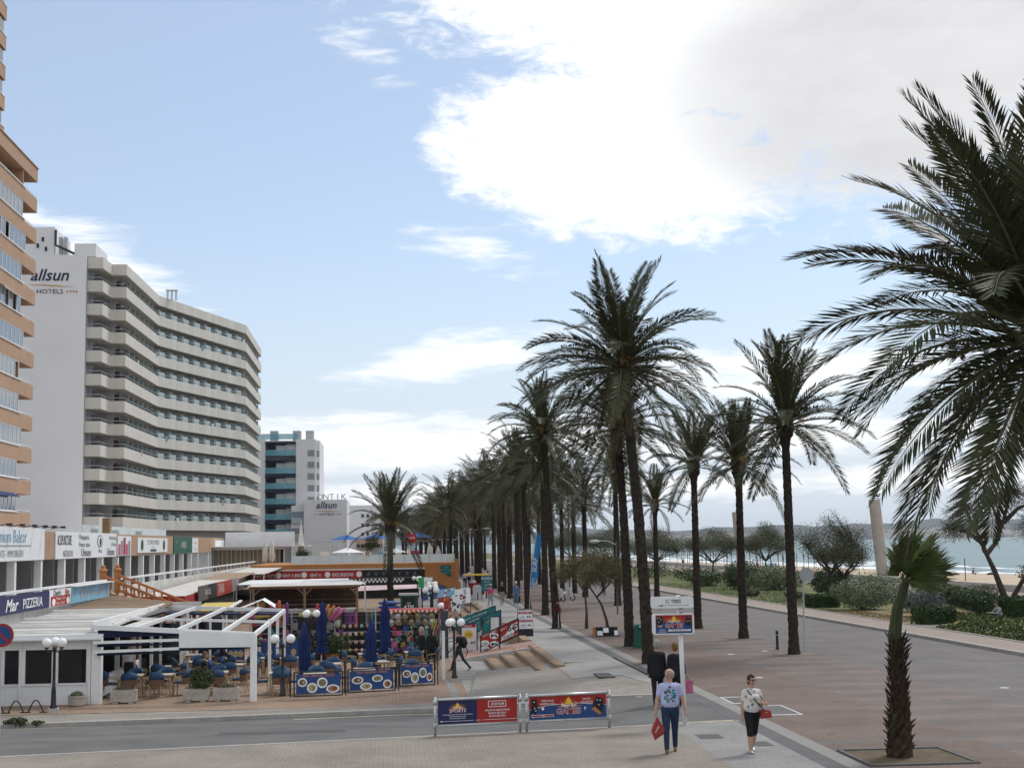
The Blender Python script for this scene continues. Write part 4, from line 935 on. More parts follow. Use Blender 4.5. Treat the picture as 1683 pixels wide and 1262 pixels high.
# ------------------------------------------------------------------ raised row of shops along the left
shop = thing('shop_row', 'long raised row of shops with tan fascia, white columns and shop signs', 'shops', (-20.5, 110, -.6))
MB().box(-40, -20.3, 60, 178, 3.98, 4.02).build('ceiling', white_dirty, shop)
mb = MB(); mb.box(-20.5, -20.2, 60, 178, 4.021, 5.62); mb.build('fascia', apt_tan, shop)
mb = MB(); mb.box(-40, -20.51, 60, 178, 4.03, 5.3); mb.build('roof', white_dirty, shop)
MB().box(-40, -25.0, 60, 178, 1.4, 3.97).build('back_wall', hotel_wall, shop)
ys_c = [67.8, 73.5, 79.2, 85.0, 90.9, 96.7, 102.6, 108.3, 113.3, 119.1, 124.5, 130.2, 135.8, 141.5, 147.1, 152.2, 160.9]
for y in ys_c:
    MB().box(-20.6, -20.2, y-.2, y+.2, 1.4, 3.97).build('column', white_p, shop)
    MB().box(-24.98, -22.4, y-.1+.9, y+.1+.9, 1.4, 3.96).build('shop_partition', hotel_wall, shop)
    MB().box(-24.9, -24.8, y+1.4, y+4.6, 1.4, 3.7).build('shopfront', glass_d, shop)
MB().box(-24, -14.2, 40, 178, 1.0, 1.4).build('gallery_floor', concrete, shop)
def shop_sign(y0, y1, z0, z1, m, name='shop_sign'):
    return MB().box(-20.19, -20.12, y0, y1, z0, z1).build(name, m, shop)
def shop_text(par, items, mats):
    mb = MB()
    for (txt, y, z, s, mi, kw) in items:
        mb.m = mi; text_mb(txt, s, mb, (-20.12, y, z), YA, ZA, XA, **{'off': .02, **kw})
    return mb.build('lettering', mats, par)
s1 = shop_sign(62, 85.2, 4.0, 5.80, white_pr)
shop_text(s1, [('Premium Balear', 77.4, 4.98, 1.0, 0, dict(sx=1.15, bold=-.005)), ('- REAL ESTATE - IMMOBILIEN', 76.6, 4.22, .52, 1, dict(sx=1.15))], [ltblue_pr, grey_pr])
MB().box(-20.11, -20.09, 63, 82, 4.80, 4.84).build('sign_rule', grey_pr, s1)
for y in (66, 69, 72, 75, 77.6, 80.2, 82.6, 84.8, 87):
    mb = MB(); mb.tube([(-20.2, y, 5.8), (-19.5, y, 5.92)], .025, 5); mb.box(-19.6, -19.35, y-.1, y+.1, 5.82, 5.95); mb.build('sign_lamp', black_m, shop)
s2 = shop_sign(88.0, 107.0, 4.0, 5.66, white_pr)
shop_text(s2, [('ACUPUNCTURE', 90.3, 4.85, .86, 0, dict(sx=.62, bold=.01)), ('NATURO FIN', 91.3, 4.12, .56, 0, dict(sx=.8)), ('Peluqueria', 94.4, 5.2, .48, 0, dict(sx=1.5, align='LEFT')), ('Friseur salon', 94.4, 4.72, .48, 0, dict(sx=1.35, align='LEFT')), ('Unisex', 96.6, 4.12, .74, 0, dict(sx=1.5)), ('Perez', 101.1, 4.32, .40, 0, dict(shear=.3, sx=1.3)),
    ('Hairdressing', 106.8, 5.22, .42, 0, dict(sx=1.2, align='RIGHT')), ('Coiffure', 106.8, 4.76, .42, 0, dict(sx=1.3, align='RIGHT')), ('Unisex', 104.9, 4.12, .74, 0, dict(sx=1.4))], [black_pr])
mb = MB(); disc(mb, (-20.12, 101.1, 5.1), YA, ZA, XA, .95, .42, .015, a0=0); mb.m = 1; disc(mb, (-20.12, 101.1, 5.1), YA, ZA, XA, .8, .36, .02); mb.m = 0; disc(mb, (-20.12, 101.2, 5.05), YA, ZA, XA, .35, .28, .025); mb.build('emblem', [black_pr, white_pr], s2)
s3 = shop_sign(107.6, 113, 4.05, 5.5, white_pr)
mb = MB()
for k in range(5): mb.m = k % 3; rect(mb, (-20.12, 107.8+1.0*k, 4.1), YA, ZA, XA, 0, .8, 0, .8+.25*(k % 3), .015)
mb.build('photo_strip', [pink_p, grey_pr, red_p], s3)
s4 = shop_sign(116, 131, 4.2, 5.42, white_pr)
mb = MB()
for y in (117.9, 129.0): disc(mb, (-20.12, y, 4.82), YA, ZA, XA, .62, .46, .015)
rect(mb, (-20.12, 123.4, 4.28), YA, ZA, XA, -1.5, 1.5, 0, .2, .015); mb.m = 1; text_mb('TO PRO MORO', .58, mb, (-20.12, 123.4, 4.86), YA, ZA, XA, sx=1.55, off=.015); mb.m = 2; text_mb('restaurant', .22, mb, (-20.12, 123.4, 4.6), YA, ZA, XA, sx=1.7, off=.015); mb.build('lettering', [leaf_green, grey_pr, grey_pr], s4)
s5 = shop_sign(134.8, 147.0, 4.05, 5.60, green_p); shop_text(s5, [('NINJO', 141.2, 4.55, .85, 0, dict(sx=1.35, bold=.01)), ('bar', 136.5, 5.0, .4, 0, dict(sx=1.4))], [white_dirty])
s6 = shop_sign(147.2, 151.4, 4.05, 5.5, white_pr); shop_text(s6, [('menu', 149.3, 4.9, .5, 0, dict(sx=1.3)), ('tapas', 149.3, 4.3, .4, 0, dict(sx=1.3))], [red_p])
shop_sign(166, 177, 4.2, 5.35, white_pr)
# low clutter behind the shop roof: screens and a chimney
for k in range(9):
    a = 128+5.2*k; MB().box(-27.1, -27.0, a, a+5.0, 5.3, 6.7).build('roof_screen', glass_p, shop)
MB().box(-26, -25.4, 131.5, 132.6, 5.3, 7.3).build('chimney', wood, shop)
for k, y in enumerate((128, 137.5, 150)): MB().box(-26.3, -25.7, y, y+.9, 5.3, 6.3).build('air_unit', alu, shop)
mb = MB(); mb.box(-28, -26, 95, 103, 5.3, 5.9); mb.build('roof_shed', white_dirty, shop)
# gallery parapet with white railing
par = thing('gallery_railing', 'white parapet and rail of the raised shop gallery', 'railing', (-14.2, 60, 1.4))
MB().box(-14.25, -14.1, 40, 72.6, 1.4, 2.2).build('parapet', white_dirty, par); MB().box(-14.25, -14.1, 75.6, 150, .6, 2.62).build('parapet', white_dirty, par)
for a, b in ((40, 72.5), (75.7, 150)):
    mb = MB(); mb.beam((-14.1, a, 3.02), (-14.1, b, 3.02), .12, .1)
    for k in range(int((b-a)/2.6)+1): mb.beam((-14.12, a+.1+2.6*k, 2.2), (-14.12, a+.1+2.6*k, 3.0), .05, .05)
    mb.build('rail', white_p, par)
def front_sign(y0, y1, m, name, label, draw, mats, z0=2.24, z1=2.92):
    t = thing(name, label, 'sign', (-13.98, (y0+y1)/2, 2.2)); MB().box(-14.0, -13.93, y0, y1, z0, z1).build('board', m, t)
    mb = MB(); draw(mb); mb.build('lettering', mats, t); return t
front_sign(46, 60.0, navy_p, 'restaurant_sign', 'navy Mar PIZZERIA sign board below the gallery rail', lambda mb: (text_mb('Mar', .62, mb, (-13.93, 54.15, 2.36), YA, ZA, XA, shear=.3, sx=1.7, bold=.02), text_mb('PIZZERIA', .52, mb, (-13.93, 57.3, 2.38), YA, ZA, XA, sx=1.45, bold=.01)), [white_pr])
def draw_ch(mb):
    mb.m = 0; rect(mb, (-13.93, 62, 2.26), YA, ZA, XA, -1.75, 1.75, 0, .4, .01)
    mb.m = 1; text_mb("Charly's", .33, mb, (-13.93, 61.35, 2.68), YA, ZA, XA, sx=1.35, bold=.012); mb.m = 0; text_mb('Bike', .33, mb, (-13.93, 63.2, 2.68), YA, ZA, XA, sx=1.4, bold=.012)
    mb.m = 2; text_mb('Mopeds - Cars', .16, mb, (-13.93, 62, 2.5), YA, ZA, XA, sx=1.7, off=.015); text_mb('Rent - Verleih', .16, mb, (-13.93, 62, 2.31), YA, ZA, XA, sx=1.7, off=.015)
    for y in (60.75, 63.35): disc(mb, (-13.93, y, 2.42), YA, ZA, XA, .3, .15, .015)
front_sign(60.1, 63.9, white_pr, 'shop_sign', "white and red Charly's Bike sign board below the gallery rail", draw_ch, [red_p, black_pr, white_pr])
front_sign(64.0, 72.5, ltblue_pr, 'shop_sign', 'pale blue sign board with faded orange letters beside the terracotta stairs', lambda mb: [text_mb(c, .5, mb, (-13.93, 66+.72*i, 2.42), YA, ZA, XA, sx=1.5) for i, c in enumerate('Cafeteria')], [orange_pr])
MB().box(-13.99, -13.7, 64.2, 72.6, 2.95, 2.99).build('sign_hood', white_p, par)

# terracotta balustrade stairs down from the gallery
def balustrade(x0, y0, z0, x1, y1, z1, n, label):
    t = thing('balustrade', label, 'balustrade', (x0, y0, z0)); a, b = V((x0, y0, z0)), V((x1, y1, z1)); h = V((0, 0, .78))
    MB().beam(a+h, b+h, .2, .12).build('handrail', terra, t); MB().beam(a+V((0,0,.02)), b+V((0,0,.02)), .2, .14).build('plinth_rail', terra, t)
    mb = MB(); mb.lathe([(.17, -.1), (.17, 1.0), (.22, 1.02), (.22, 1.1), (.1, 1.2), (.13, 1.27), (.05, 1.36)], tuple(a-V((.1, 0, 0))), 10); mb.build('newel_post', terra, t)
    prof = [(.075, 0), (.05, .06), (.04, .12), (.085, .28), (.095, .34), (.045, .5), (.04, .56), (.07, .64)]; lm = MB().lathe(prof, (0, 0, .06), 10).mesh('baluster', [terra], True)
    for k in range(n): place('baluster', lm, t, tuple((b-a)*((k+.6)/n)))
    return t
balustrade(-14.25, 73.0, 2.42, -9.9, 73.2, .55, 11, 'front terracotta balustrade of the stairs, nearer the restaurants')
balustrade(-14.0, 75.4, 2.42, -9.4, 75.6, .5, 12, 'rear terracotta balustrade of the stairs, farther from the street')
mb = MB()
for k in range(12): mb.box(-14.1+.4*k, -13.7+.4*k, 73.25, 75.3, -.6, 2.2-.2*k)
tag(mb.build('stair_flight', terra), 'terracotta steps climbing to the shop gallery between balustrades', 'stairs')
# ------------------------------------------------------------------ white corner restaurant with slatted roof
rest = thing('restaurant_building', 'low white restaurant pavilion with dark windows and slatted roof at lower left', 'restaurant', (-11.5, 50, -.6))
YF = 49.7
def rbox(x0, x1, z0, z1, y0=YF, y1=YF+.12): return MB().box(x0, x1, y0, y1, z0, z1)
wx = [(-16.2, -15.0), (-14.85, -13.2), (-13.05, -12.5), (-12.38, -11.42), (-11.22, -10.28)]
mb = rbox(-20, -10.0, -.6, .12); mb.box(-20, -10.0, YF, YF+.12, 1.24, 1.66); 
mb.build('front_wall', white_p, rest)
for x in (-20, -16.35, -14.92, -13.12, -12.44, -11.36, -10.22): MB().box(x-.05, x+.16 if x < -10.3 else -10.0, YF-.02, YF+.14, .121, 1.239).build('wall_post', white_p, rest)
for a, b in wx+[(-19.9, -16.5)]:
    p = MB().box(a, b+.02, YF+.05, YF+.07, .121, 1.239).build('window', glassy('tinted_glass', (.02, .02, .02), .04, .5, .82), rest)
    MB().box(a, b+.02, YF-.035, YF-.005, .06, .118).build('window_sill', white_p, rest)
for x in (-16.35, -14.9, -13.1, -12.43, -11.32, -10.15): MB().box(x-.045, x+.045, YF-.05, YF-.021, -.6, 1.6).build('trim_strip', white_p, rest)
mb = MB(); mb.box(-10.12, -9.78, YF-.05, YF+.3, -.6, 1.72); mb.build('corner_pier', white_p, rest)
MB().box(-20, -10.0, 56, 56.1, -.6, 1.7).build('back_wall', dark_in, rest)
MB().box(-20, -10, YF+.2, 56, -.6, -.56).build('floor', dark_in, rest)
MB().box(-10.3, -10.15, YF+.35, 75, -.6, .1).build('side_wall', white_p, rest)
for k in range(7): MB().box(-10.3, -10.15, 51.4+3.4*k, 51.55+3.4*k, .1, 1.7).build('side_post', white_p, rest)
mb = MB(); mb.box(-20, -9.7, YF-.22, YF-.05, 1.62, 1.74); mb.box(-20, -9.72, YF-.32, YF-.22, 1.56, 1.62); mb.build('gutter', white_p, rest)
# roof: white boards in front, tan planks behind, laid across the fall
rz_ = lambda y: 1.72+.50*(y-49.7)/23
n = 62
for k in range(n):
    y = 49.6+23.2*k/n; w = 23.2/n; m = (white_dirty if k < 34 else deck) if k % 5 else (white_p if k < 34 else deck)
    jz = random.uniform(-.012, .02)
    x1 = -9.9 if y < 66 else -9.7-(y-66)*.62
    MB().box(-13.92-(4 if y < 52 else 0), x1, y+.015, y+w-.03, rz_(y)+jz, rz_(y)+jz+.05).build('roof_board', m, rest)
MB().box(-13.9, -9.95, 49.7, 72.8, 1.60, 1.70).build('roof_lining', wood_d, rest)
for y in (52.5, 56, 60.5): MB().beam((-13.9, y, rz_(y)+.13), (-9.95, y+.2, rz_(y)+.13), .09, .08).build('roof_rail', white_p, rest)
MB().box(-9.9, -8.6, 66.0, 66.06, 1.75, 2.15).build('roof_plate', white_dirty, rest)

# pergola with navy awnings rolled back
per = thing('pergola', 'white beam pergola with navy awnings over the restaurant terrace', 'pergola', (-7.4, 49.5, -.6))
P = lambda name, a, b, w, h, m=white_p: MB().beam(a, b, w, h).build(name, m, per)
XB = -10.05; XR = -4.68; YB = 62.
ztl, ztr = 1.92, 1.60
zb_ = lambda x: 1.98+(1.62-1.98)*(x-XB)/(XR-XB)
P('front_beam', (XB, 49.45, zb_(XB)), (XR+.06, 49.45, zb_(XR)), .14, .16)
MB().prism([(-7.15, 49.36, 1.24), (-4.74, 49.36, 1.22), (-4.74, 49.36, 1.68), (-7.15, 49.36, 1.80)], (0, -.06, 0)).build('fascia_board', white_p, per)
P('awning_bar', (XB+.05, 49.4, 1.46), (-7.15, 49.4, 1.50), .08, .09); P('awning_bar', (XB+.1, 49.3, 1.16), (-7.15, 49.3, 1.22), .08, .09)
for z0, z1, y in ((1.60, 1.86, 49.62), (1.30, 1.42, 49.6), (1.02, 1.15, 49.56)):
    MB().prism([(XB+.15, y, z0), (-7.16, y, z0+.03), (-7.16, y, z1-.06), (XB+.15, y, z1)], (0, .03, 0)).build('rolled_awning', navy, per)
MB().prism([(-7.2, 49.56, 1.12), (XR-.1, 49.56, 1.16), (XR-.1, 49.56, 1.24), (-7.2, 49.56, 1.22)], (0, .03, 0)).build('rolled_awning', navy, per)
MB().box(XB, XB+.5, 49.66, 49.9, -.6, -.2)
P('front_post', (XR, 49.45, -.6), (XR, 49.45, 1.62), .26, .2)
P('left_beam', (XB, 49.5, 1.98), (XB-.1, YB+4, 1.95), .12, .34)
P('right_beam', (XR, 49.5, 1.60), (XR+.1, YB, 1.85), .1, .14)
P('back_beam', (XB-.1, YB+3.6, 1.96), (XR+.1, YB, 1.86), .1, .14)
P('cross_beam', (XB, 55.6, 1.95), (XR+.05, 55.2, 1.74), .1, .1)
for f0 in (.26, .52, .80):
    x0 = XB+(XR-XB)*f0; P('rafter', (x0, 49.5, zb_(x0)), (x0+.05, YB+2.6*(1-f0), 1.94), .1, .13)
for (x, y) in ((XR+.1, YB), (XR+.05, 55.2), (XR+.08, 58.6), (-7.4, YB+2), (XB, YB+3.5), (-9.4, 57.5), (-8.5, 61)): P('post', (x, y, -.6), (x, y, 1.85), .11, .11)
for k, (x0, x1) in enumerate(((-9.8, -8.1), (-7.9, -6.5), (-6.3, -4.75))):
    y = YB+2.3-1.6*k*.5; MB().add([(x0, y, 1.84), (x1, y-.5, 1.80), (x1, y-1.6, 1.76), (x0, y-1.1, 1.78), (x0, y, 1.78), (x1, y-.5, 1.74), (x1, y-1.6, 1.70), (x0, y-1.1, 1.72)], [(0,1,2,3),(7,6,5,4),(3,2,6,7)]).build('folded_awning', navy, per)
MB().box(-9.7, -8.9, 52.2, 58.6, 1.76, 1.80).build('slat_panel', white_dirty, per)
for k, (x, y) in enumerate(((-8.3, 55.8),)):
    t = thing('globe_lamp', 'single small white globe lamp hanging under the pergola', 'lamp', (x, y, 1.45)); MB().ball((x, y, 1.42), .13, 12, 8).build('globe', globe_m, t, smooth=True); MB().tube([(x, y, 1.54), (x, y, 1.9)], .015, 5).build('rod', black_m, t)
# dark interior screen walls behind the terrace
for (x0, x1, y) in ((-10.0, -8.4, 58.5), (-8.3, -7.2, 62.5)):
    t = thing('glazed_partition', 'dark glazed partition with white mullions left side of the terrace' if x0 < -9 else 'dark glazed partition farther back on the terrace', 'glazed wall', (x0, y, -.6))
    MB().box(x0, x1, y, y+.04, -.5, 1.6).build('pane', glass_d, t)
    for x in (x0, (x0+x1)/2, x1): MB().box(x-.05, x+.05, y-.03, y+.07, -.6, 1.7).build('mullion', white_p, t)

# ------------------------------------------------------------------ terrace furniture
def arc_shell(mb, r, a0, a1, z0f, z1f, n=12, th=.03, flat=1.):
    o = len(mb.v)
    for i in range(n+1):
        a = a0+(a1-a0)*i/n
        for rr in (r, r-th):
            mb.v.append((rr*cos(a), rr*flat*sin(a), z0f(a))); mb.v.append((rr*cos(a)*1.05, rr*flat*sin(a)*1.05, z1f(a)))
    for i in range(n):
        q = o+i*4
        for f_ in ((0, 4, 5, 1), (3, 7, 6, 2), (1, 5, 7, 3), (0, 2, 6, 4)): mb.f.append([q+k for k in f_]); mb.mi.append(mb.m)
    for q, s in ((o, 1), (o+4*n, -1)): mb.f.append([q, q+1, q+3, q+2][::s]); mb.mi.append(mb.m)
def chair_proto():
    """blue cushioned rattan tub chair, backrest on the -Y side"""
    root = thing('rattan_chair', 'x', 'chair')
    mb = MB(); mb.box(-.25, .25, -.24, .26, .42, .46); mb.build('seat', rattan, root, world=False, bevel=.015)
    mb = MB(); mb.ball((0, .01, .475), .24, 12, 6, (1, 1.02, .17)); mb.build('cushion', blue_seat, root, world=False, smooth=True)
    mb = MB(); arc_shell(mb, .29, pi+.35, 2*pi-.35, lambda a: .40, lambda a: .62+.02*abs(sin(a))); mb.build('back_shell', rattan, root, world=False)
    mb = MB(); arc_shell(mb, .295, pi+.30, 2*pi-.30, lambda a: .60, lambda a: .70+.22*(abs(sin(a))**.8), th=.055); mb.build('backrest', blue_seat, root, world=False, smooth=True)
    for s in (-1, 1):
        MB().tube([(s*.27, -.10, .66), (s*.32, .06, .65), (s*.31, .22, .63), (s*.26, .27, .58), (s*.24, .25, .45)], .018, 6).build('armrest', bamboo, root, world=False)
        MB().tube([(s*.23, .23, .44), (s*.25, .26, 0)], [.02, .017], 6).build('leg', bamboo, root, world=False)
        MB().tube([(s*.21, -.22, .44), (s*.24, -.31, 0)], [.02, .017], 6).build('leg', bamboo, root, world=False)
    MB().tube([(-.23, .24, .2), (.23, .24, .2)], .011, 5).build('stretcher', bamboo, root, world=False)
    return root
def table_proto():
    root = thing('square_table', 'x', 'table')
    MB().box(-.40, .40, -.40, .40, .72, .75).build('tabletop', tabletop_m, root, world=False, bevel=.008)
    MB().box(-.35, .35, -.35, .35, .65, .719).build('apron', bamboo, root, world=False)
    for a in (-1, 1):
        for b in (-1, 1): MB().beam((a*.34, b*.34, 0), (a*.34, b*.34, .66), .055, .055).build('leg', bamboo, root, world=False)
    return root
CH, TB = chair_proto(), table_proto(); used = [0, 0]
def put(kind, loc, rz, label, group):
    src = (CH, TB)[kind]
    if not used[kind]: used[kind] = 1; src.location = loc; src.rotation_euler = (0, 0, rz); src['label'] = label; src['group'] = group; return src
    return dup(src, loc, rz, label, group)
gz = lambda x, y: -.586
SIDES = {0: 'street side', 1: 'right side', 2: 'far side', 3: 'left side'}
def setting(x, y, sides, tname, rot=0., nocloth=False):
    put(1, (x, y, gz(x, y)), rot, f'beige square table {tname}', 'restaurant terrace tables')
    for s in sides:
        a = rot+{0: 0, 1: pi/2, 2: pi, 3: -pi/2}[s]+random.uniform(-.22, .22); d = .66+random.uniform(0, .12)
        q = {0: (0, -1), 1: (1, 0), 2: (0, 1), 3: (-1, 0)}[s]; c, s_ = cos(rot), sin(rot); qx, qy = q[0]*c-q[1]*s_, q[0]*s_+q[1]*c
        put(0, (x+qx*d, y+qy*d, gz(x, y)), a, f'blue rattan chair, {SIDES[s]}, table {tname}', 'blue rattan terrace chairs')
TABS = [
 (-9.15, 51.9, (0, 1, 2, 3), 'behind the leftmost arched planter', .05), (-8.1, 51.9, (0, 2, 1), 'under the pergola, second from the left pier', -.04),
 (-8.7, 55.3, (0, 1, 3), 'in the second row under the pergola, left end', .1), (-7.55, 57.4, (1, 2, 3, 0), 'deep under the pergola, centre left', .2),
 (-8.2, 61.0, (1, 3), 'at the back of the pergola with white setting', .0), (-6.25, 52.4, (0, 1, 2, 3), 'behind the round bush', .08),
 (-6.0, 55.6, (0, 1, 3), 'second row behind the round bush', -.1), (-5.45, 58.4, (0, 1, 2, 3), 'third row near the pergola back post', .05),
 (-3.95, 51.6, (3, 0, 2), 'just right of the pergola front post', .1), (-4.1, 58.3, (0, 1, 3), 'between pergola and first closed umbrella', .1),
 (-2.7, 51.2, (2, 3), 'behind the left food banner', 0.), (-2.35, 55.0, (0, 2), 'before the second lamp post, beyond left banner', -.1),
 (-1.0, 59.6, (3, 1, 0), 'by the back of the double umbrella', .1), (-.55, 55.5, (2, 3, 1), 'behind the middle food banner', .25), (.9, 60.0, (3, 1, 2, 0), 'at the right terrace end by the dark couple', .05),
 (-1.0, 52.3, (2, 3), 'tucked against the middle food banner', 0.), (.75, 53.2, (2,), 'tucked against the right food banner', 0.)]
for x, y, s, nm, ro in TABS: setting(x, y, s, nm, ro)
# planters
stone_p = mat('cast_stone', (.42, .38, .33), .85, .16, 3, bump=.3)
def trough(x, y, label, rz=0.):
    t = thing('stone_planter', label, 'planter', (x, y, -.585), rz, 'arched stone planters'); w, d, h = .85, .22, .44
    mb = MB(); mb.box(-w/2, w/2, -d, d, .06, h); mb.build('trough', stone_p, t, world=False, bevel=.012)
    for s in (-1, 1):
        MB().box(s*w*.30-.09, s*w*.30+.09, -d*.9, d*.9, 0, .058).build('foot', stone_p, t, world=False)
    for k in range(3):
        mb = MB(); c = (-.25+.25*k); mb.tube([(c+.095*cos(a), -d-.004, .17+.17*sin(a)) for a in fr_(0, pi, 10)], .018, 6); mb.build('arch_moulding', stone_p, t, world=False)
    mb = MB(); rnd = random.Random(int(x*10)); leafcloud(mb, [(0, 0, h+.02, w*.42, d*.7, .10, 1)], 260, .03, rnd); mb.build('plants', leaf_green, t, world=False)
    MB().box(-w/2+.05, w/2-.05, -d+.05, d-.05, h, h+.012).build('soil', dirt, t, world=False); return t
fr_ = lambda a, b, s: [a+(b-a)*i/s for i in range(s+1)]
trough(-9.02, 49.75, 'arched stone planter beside the white corner pier, sparse plants')
trough(-6.62, 49.75, 'arched stone planter holding the clipped round bush')
trough(-5.62, 49.75, 'arched stone planter beside the pergola front post')
t = thing('round_planter', 'low round stone bowl planter with succulents before the restaurant corner', 'planter', (-10.45, 49.2, -.6))
MB().lathe([(.20, 0), (.27, .06), (.29, .30), (.31, .31), (.31, .36), (.26, .36), (.25, .30)], (0, 0, 0), 20).build('bowl', stone_p, t, world=False)
mb = MB(); leafcloud(mb, [(0, 0, .38, .2, .2, .12, 1)], 240, .045, random.Random(3)); mb.build('plants', leaf_silver, t, world=False)
shrub(-6.45, 49.8, .52, .42, .80, leaf_green, 'clipped round dark bush spilling over its stone planter', n=2600, size=.035, z=-.20, seed=23, lobes=4, cat='bush')
shrub(-2.6, 63.2, .9, .5, 1.0, leaf_green, 'bush in terracotta pot behind the second closed umbrella', n=1500, size=.05, z=-.2, seed=24)
shrub(-3.9, 63.4, .9, .5, .9, leaf_green, 'bush in terracotta pot behind the first closed umbrella', n=1300, size=.05, z=-.2, seed=25)
for x in (-2.6, -3.9):
    tag(MB().lathe([(.2, 0), (.3, .42), (.34, .43), (.34, .5)], (x, 63.3, -.59), 14).build('flower_pot', terra), f'terracotta pot under the {"right" if x > -3 else "left"} bush behind the umbrellas', 'pot')
# closed umbrellas
def umbrella(x, y, label, h=2.45, seed=0):
    rnd = random.Random(seed); t = thing('closed_umbrella', label, 'umbrella', (x, y, -.59), 0, 'closed blue umbrellas'); lx = rnd.uniform(-.05, .06)
    MB().tube([(0, 0, 0), (lx, 0, h)], .024, 8).build('pole', white_p, t, world=False); MB().box(-.28, .28, -.28, .28, 0, .07).build('base', concrete, t, world=False)
    mb = MB(); n = 20; prof = [(.03, h+.03), (.07, h-.1), (.15, h-.45), (.19, h-.75), (.16, h-.8), (.17, h-1.1), (.19, h-1.5), (.16, h-1.75), (.21, h-2.0), (.24, h-2.16), (.22, h-2.2)]
    for i, (r_, z) in enumerate(prof):
        for k in range(n):
            a = 2*pi*k/n; rr = r_*(1+.30*(1 if k % 2 else -1)*min(1, i/3)*(1+.3*rnd.uniform(-1, 1))+.1*sin(3*a+i)); mb.v.append((lx*z/h+rr*cos(a), rr*.9*sin(a), z+rnd.uniform(-.02, .02)))
    for i in range(len(prof)-1):
        for k in range(n): q = i*n+k; w = i*n+(k+1) % n; mb.f.append([q, q+n, w+n, w]); mb.mi.append(0)
    mb.f.append(list(range(n))); mb.mi.append(0); mb.build('canopy', blue_c, t, world=False)
    MB().tube([(lx*.5+.20*cos(a), .18*sin(a), h-1.75) for a in fr_(0, 2*pi, 16)], .02, 5, False).build('tie_band', blue_c, t, world=False); return t
umbrella(-3.2, 53.6, 'closed blue umbrella nearest the first lamp post, left of the others', 2.35, 1); umbrella(-3.05, 62.6, 'closed blue umbrella behind the second lamp post', 2.75, 2)
umbrella(-.78, 55.2, 'closed blue umbrella in front, left one of the close pair', 2.35, 3); umbrella(-.28, 60.4, 'closed blue umbrella behind, right one of the close pair', 2.9, 4)
# food banners along the terrace edge
food = [mat('food_brown', (.16, .08, .04), .7, .5, 30), mat('food_pale', (.42, .33, .2), .7, .5, 30), mat('food_green', (.16, .2, .1), .7, .6, 30), mat('food_red', (.36, .14, .08), .7, .6, 30)]
def banner(x0, y0, x1, y1, z0, z1, label, plates, slope=0.):
    a, b = V((x0, y0, z0)), V((x1, y1, z0+slope)); d = (b-a).normalized(); L = (b-a).length; up = V((0, 0, 1)); nn = d.cross(up).normalized(); h = z1-z0
    t = thing('menu_banner', label, 'banner', tuple(a), 0, 'blue food banners'); 
    fb = MB(); c = [a, b, b+up*h, a+up*h]
    for i in range(4): fb.tube([c[i], c[(i+1) % 4]], .024, 6)
    fb.build('frame', black_m, t)
    for s in (0, 1): MB().tube([a.lerp(b, s)+d*(.12 if s else -.12)-up*.02, a.lerp(b, s)+d*(.12 if s else -.12)+up*(h+.30)], .022, 6).build('post', black_m, t)
    i0 = a+d*.07+up*.07; m_ = MB(); m_.prism([i0, i0+d*(L-.14), i0+d*(L-.14)+up*(h-.14), i0+up*(h-.14)], nn*-.012); m_.build('canvas', blue_p, t)
    tx = MB(); text_mb('TAPAS - BREAKFAST - SNACKS', .10, tx, a+d*(L/2)+up*(h*.80), d, up, nn, sx=L/2.05, off=.008); tx.build('lettering', orange_pr, t)
    for k, (u_, v_, ru, rv) in enumerate(plates):
        mb = MB(); o = a+d*(L*u_)+up*(h*v_); disc(mb, o, d, up, nn, ru, rv, .008, 18); mb.m = 1+k % 4; disc(mb, o, d, up, nn, ru*.72, rv*.68, .012, 14); mb.m = 1+(k+1) % 4; disc(mb, o+d*ru*.2, d, up, nn, ru*.3, rv*.35, .015, 9); mb.build('plate_picture', [white_pr]+food, t)
banner(-3.32, 49.5, -1.70, 49.75, -.48, .32, 'left of three blue food banners along the terrace edge', [(.17, .58, .16, .15), (.37, .34, .18, .17), (.58, .54, .18, .18), (.80, .28, .23, .14)])
banner(-1.52, 49.95, .10, 50.5, -.44, .34, 'middle of three blue food banners along the terrace edge', [(.2, .52, .21, .13), (.38, .24, .22, .13), (.62, .56, .2, .12), (.83, .30, .16, .15)])
banner(.26, 51.2, 1.50, 51.6, -.38, .42, 'right of three blue food banners, beside the white post', [(.2, .52, .16, .13), (.43, .34, .15, .19), (.66, .54, .14, .18), (.85, .34, .11, .15)])
MB_ = tag(MB().box(1.90, 2.02, 55.4, 55.55, -.6, 1.25).build('white_post', white_p), 'plain white square post beside the right food banner', 'post')
strip('painted_edge', [2.0, 2.13, 2.26], lambda x: 48.8, lambda x: 55.3, strip_l, .016, 8, low)
# inner blue boards at the back of the pergola
for k, (x0, x1, y) in enumerate(((-7.0, -6.3, 62.3), (-5.6, -3.9, 62.8))):
    t = thing('menu_banner', ('small' if k == 0 else 'wide')+' blue picture board at the back of the pergola', 'banner', (x0, y, -.3)); MB().box(x0, x1, y, y+.03, -.35, .5).build('canvas', blue_p, t)
    mb = MB()
    for j in range(3): disc(mb, (x0+(x1-x0)*(.2+.3*j), y, .05), XA, ZA, NY, .12, .14, .01)
    mb.build('plate_picture', food[1], t)
    for x in (x0, x1): MB().tube([(x, y, -.6), (x, y, .55)], .02, 6).build('post', black_m, t)
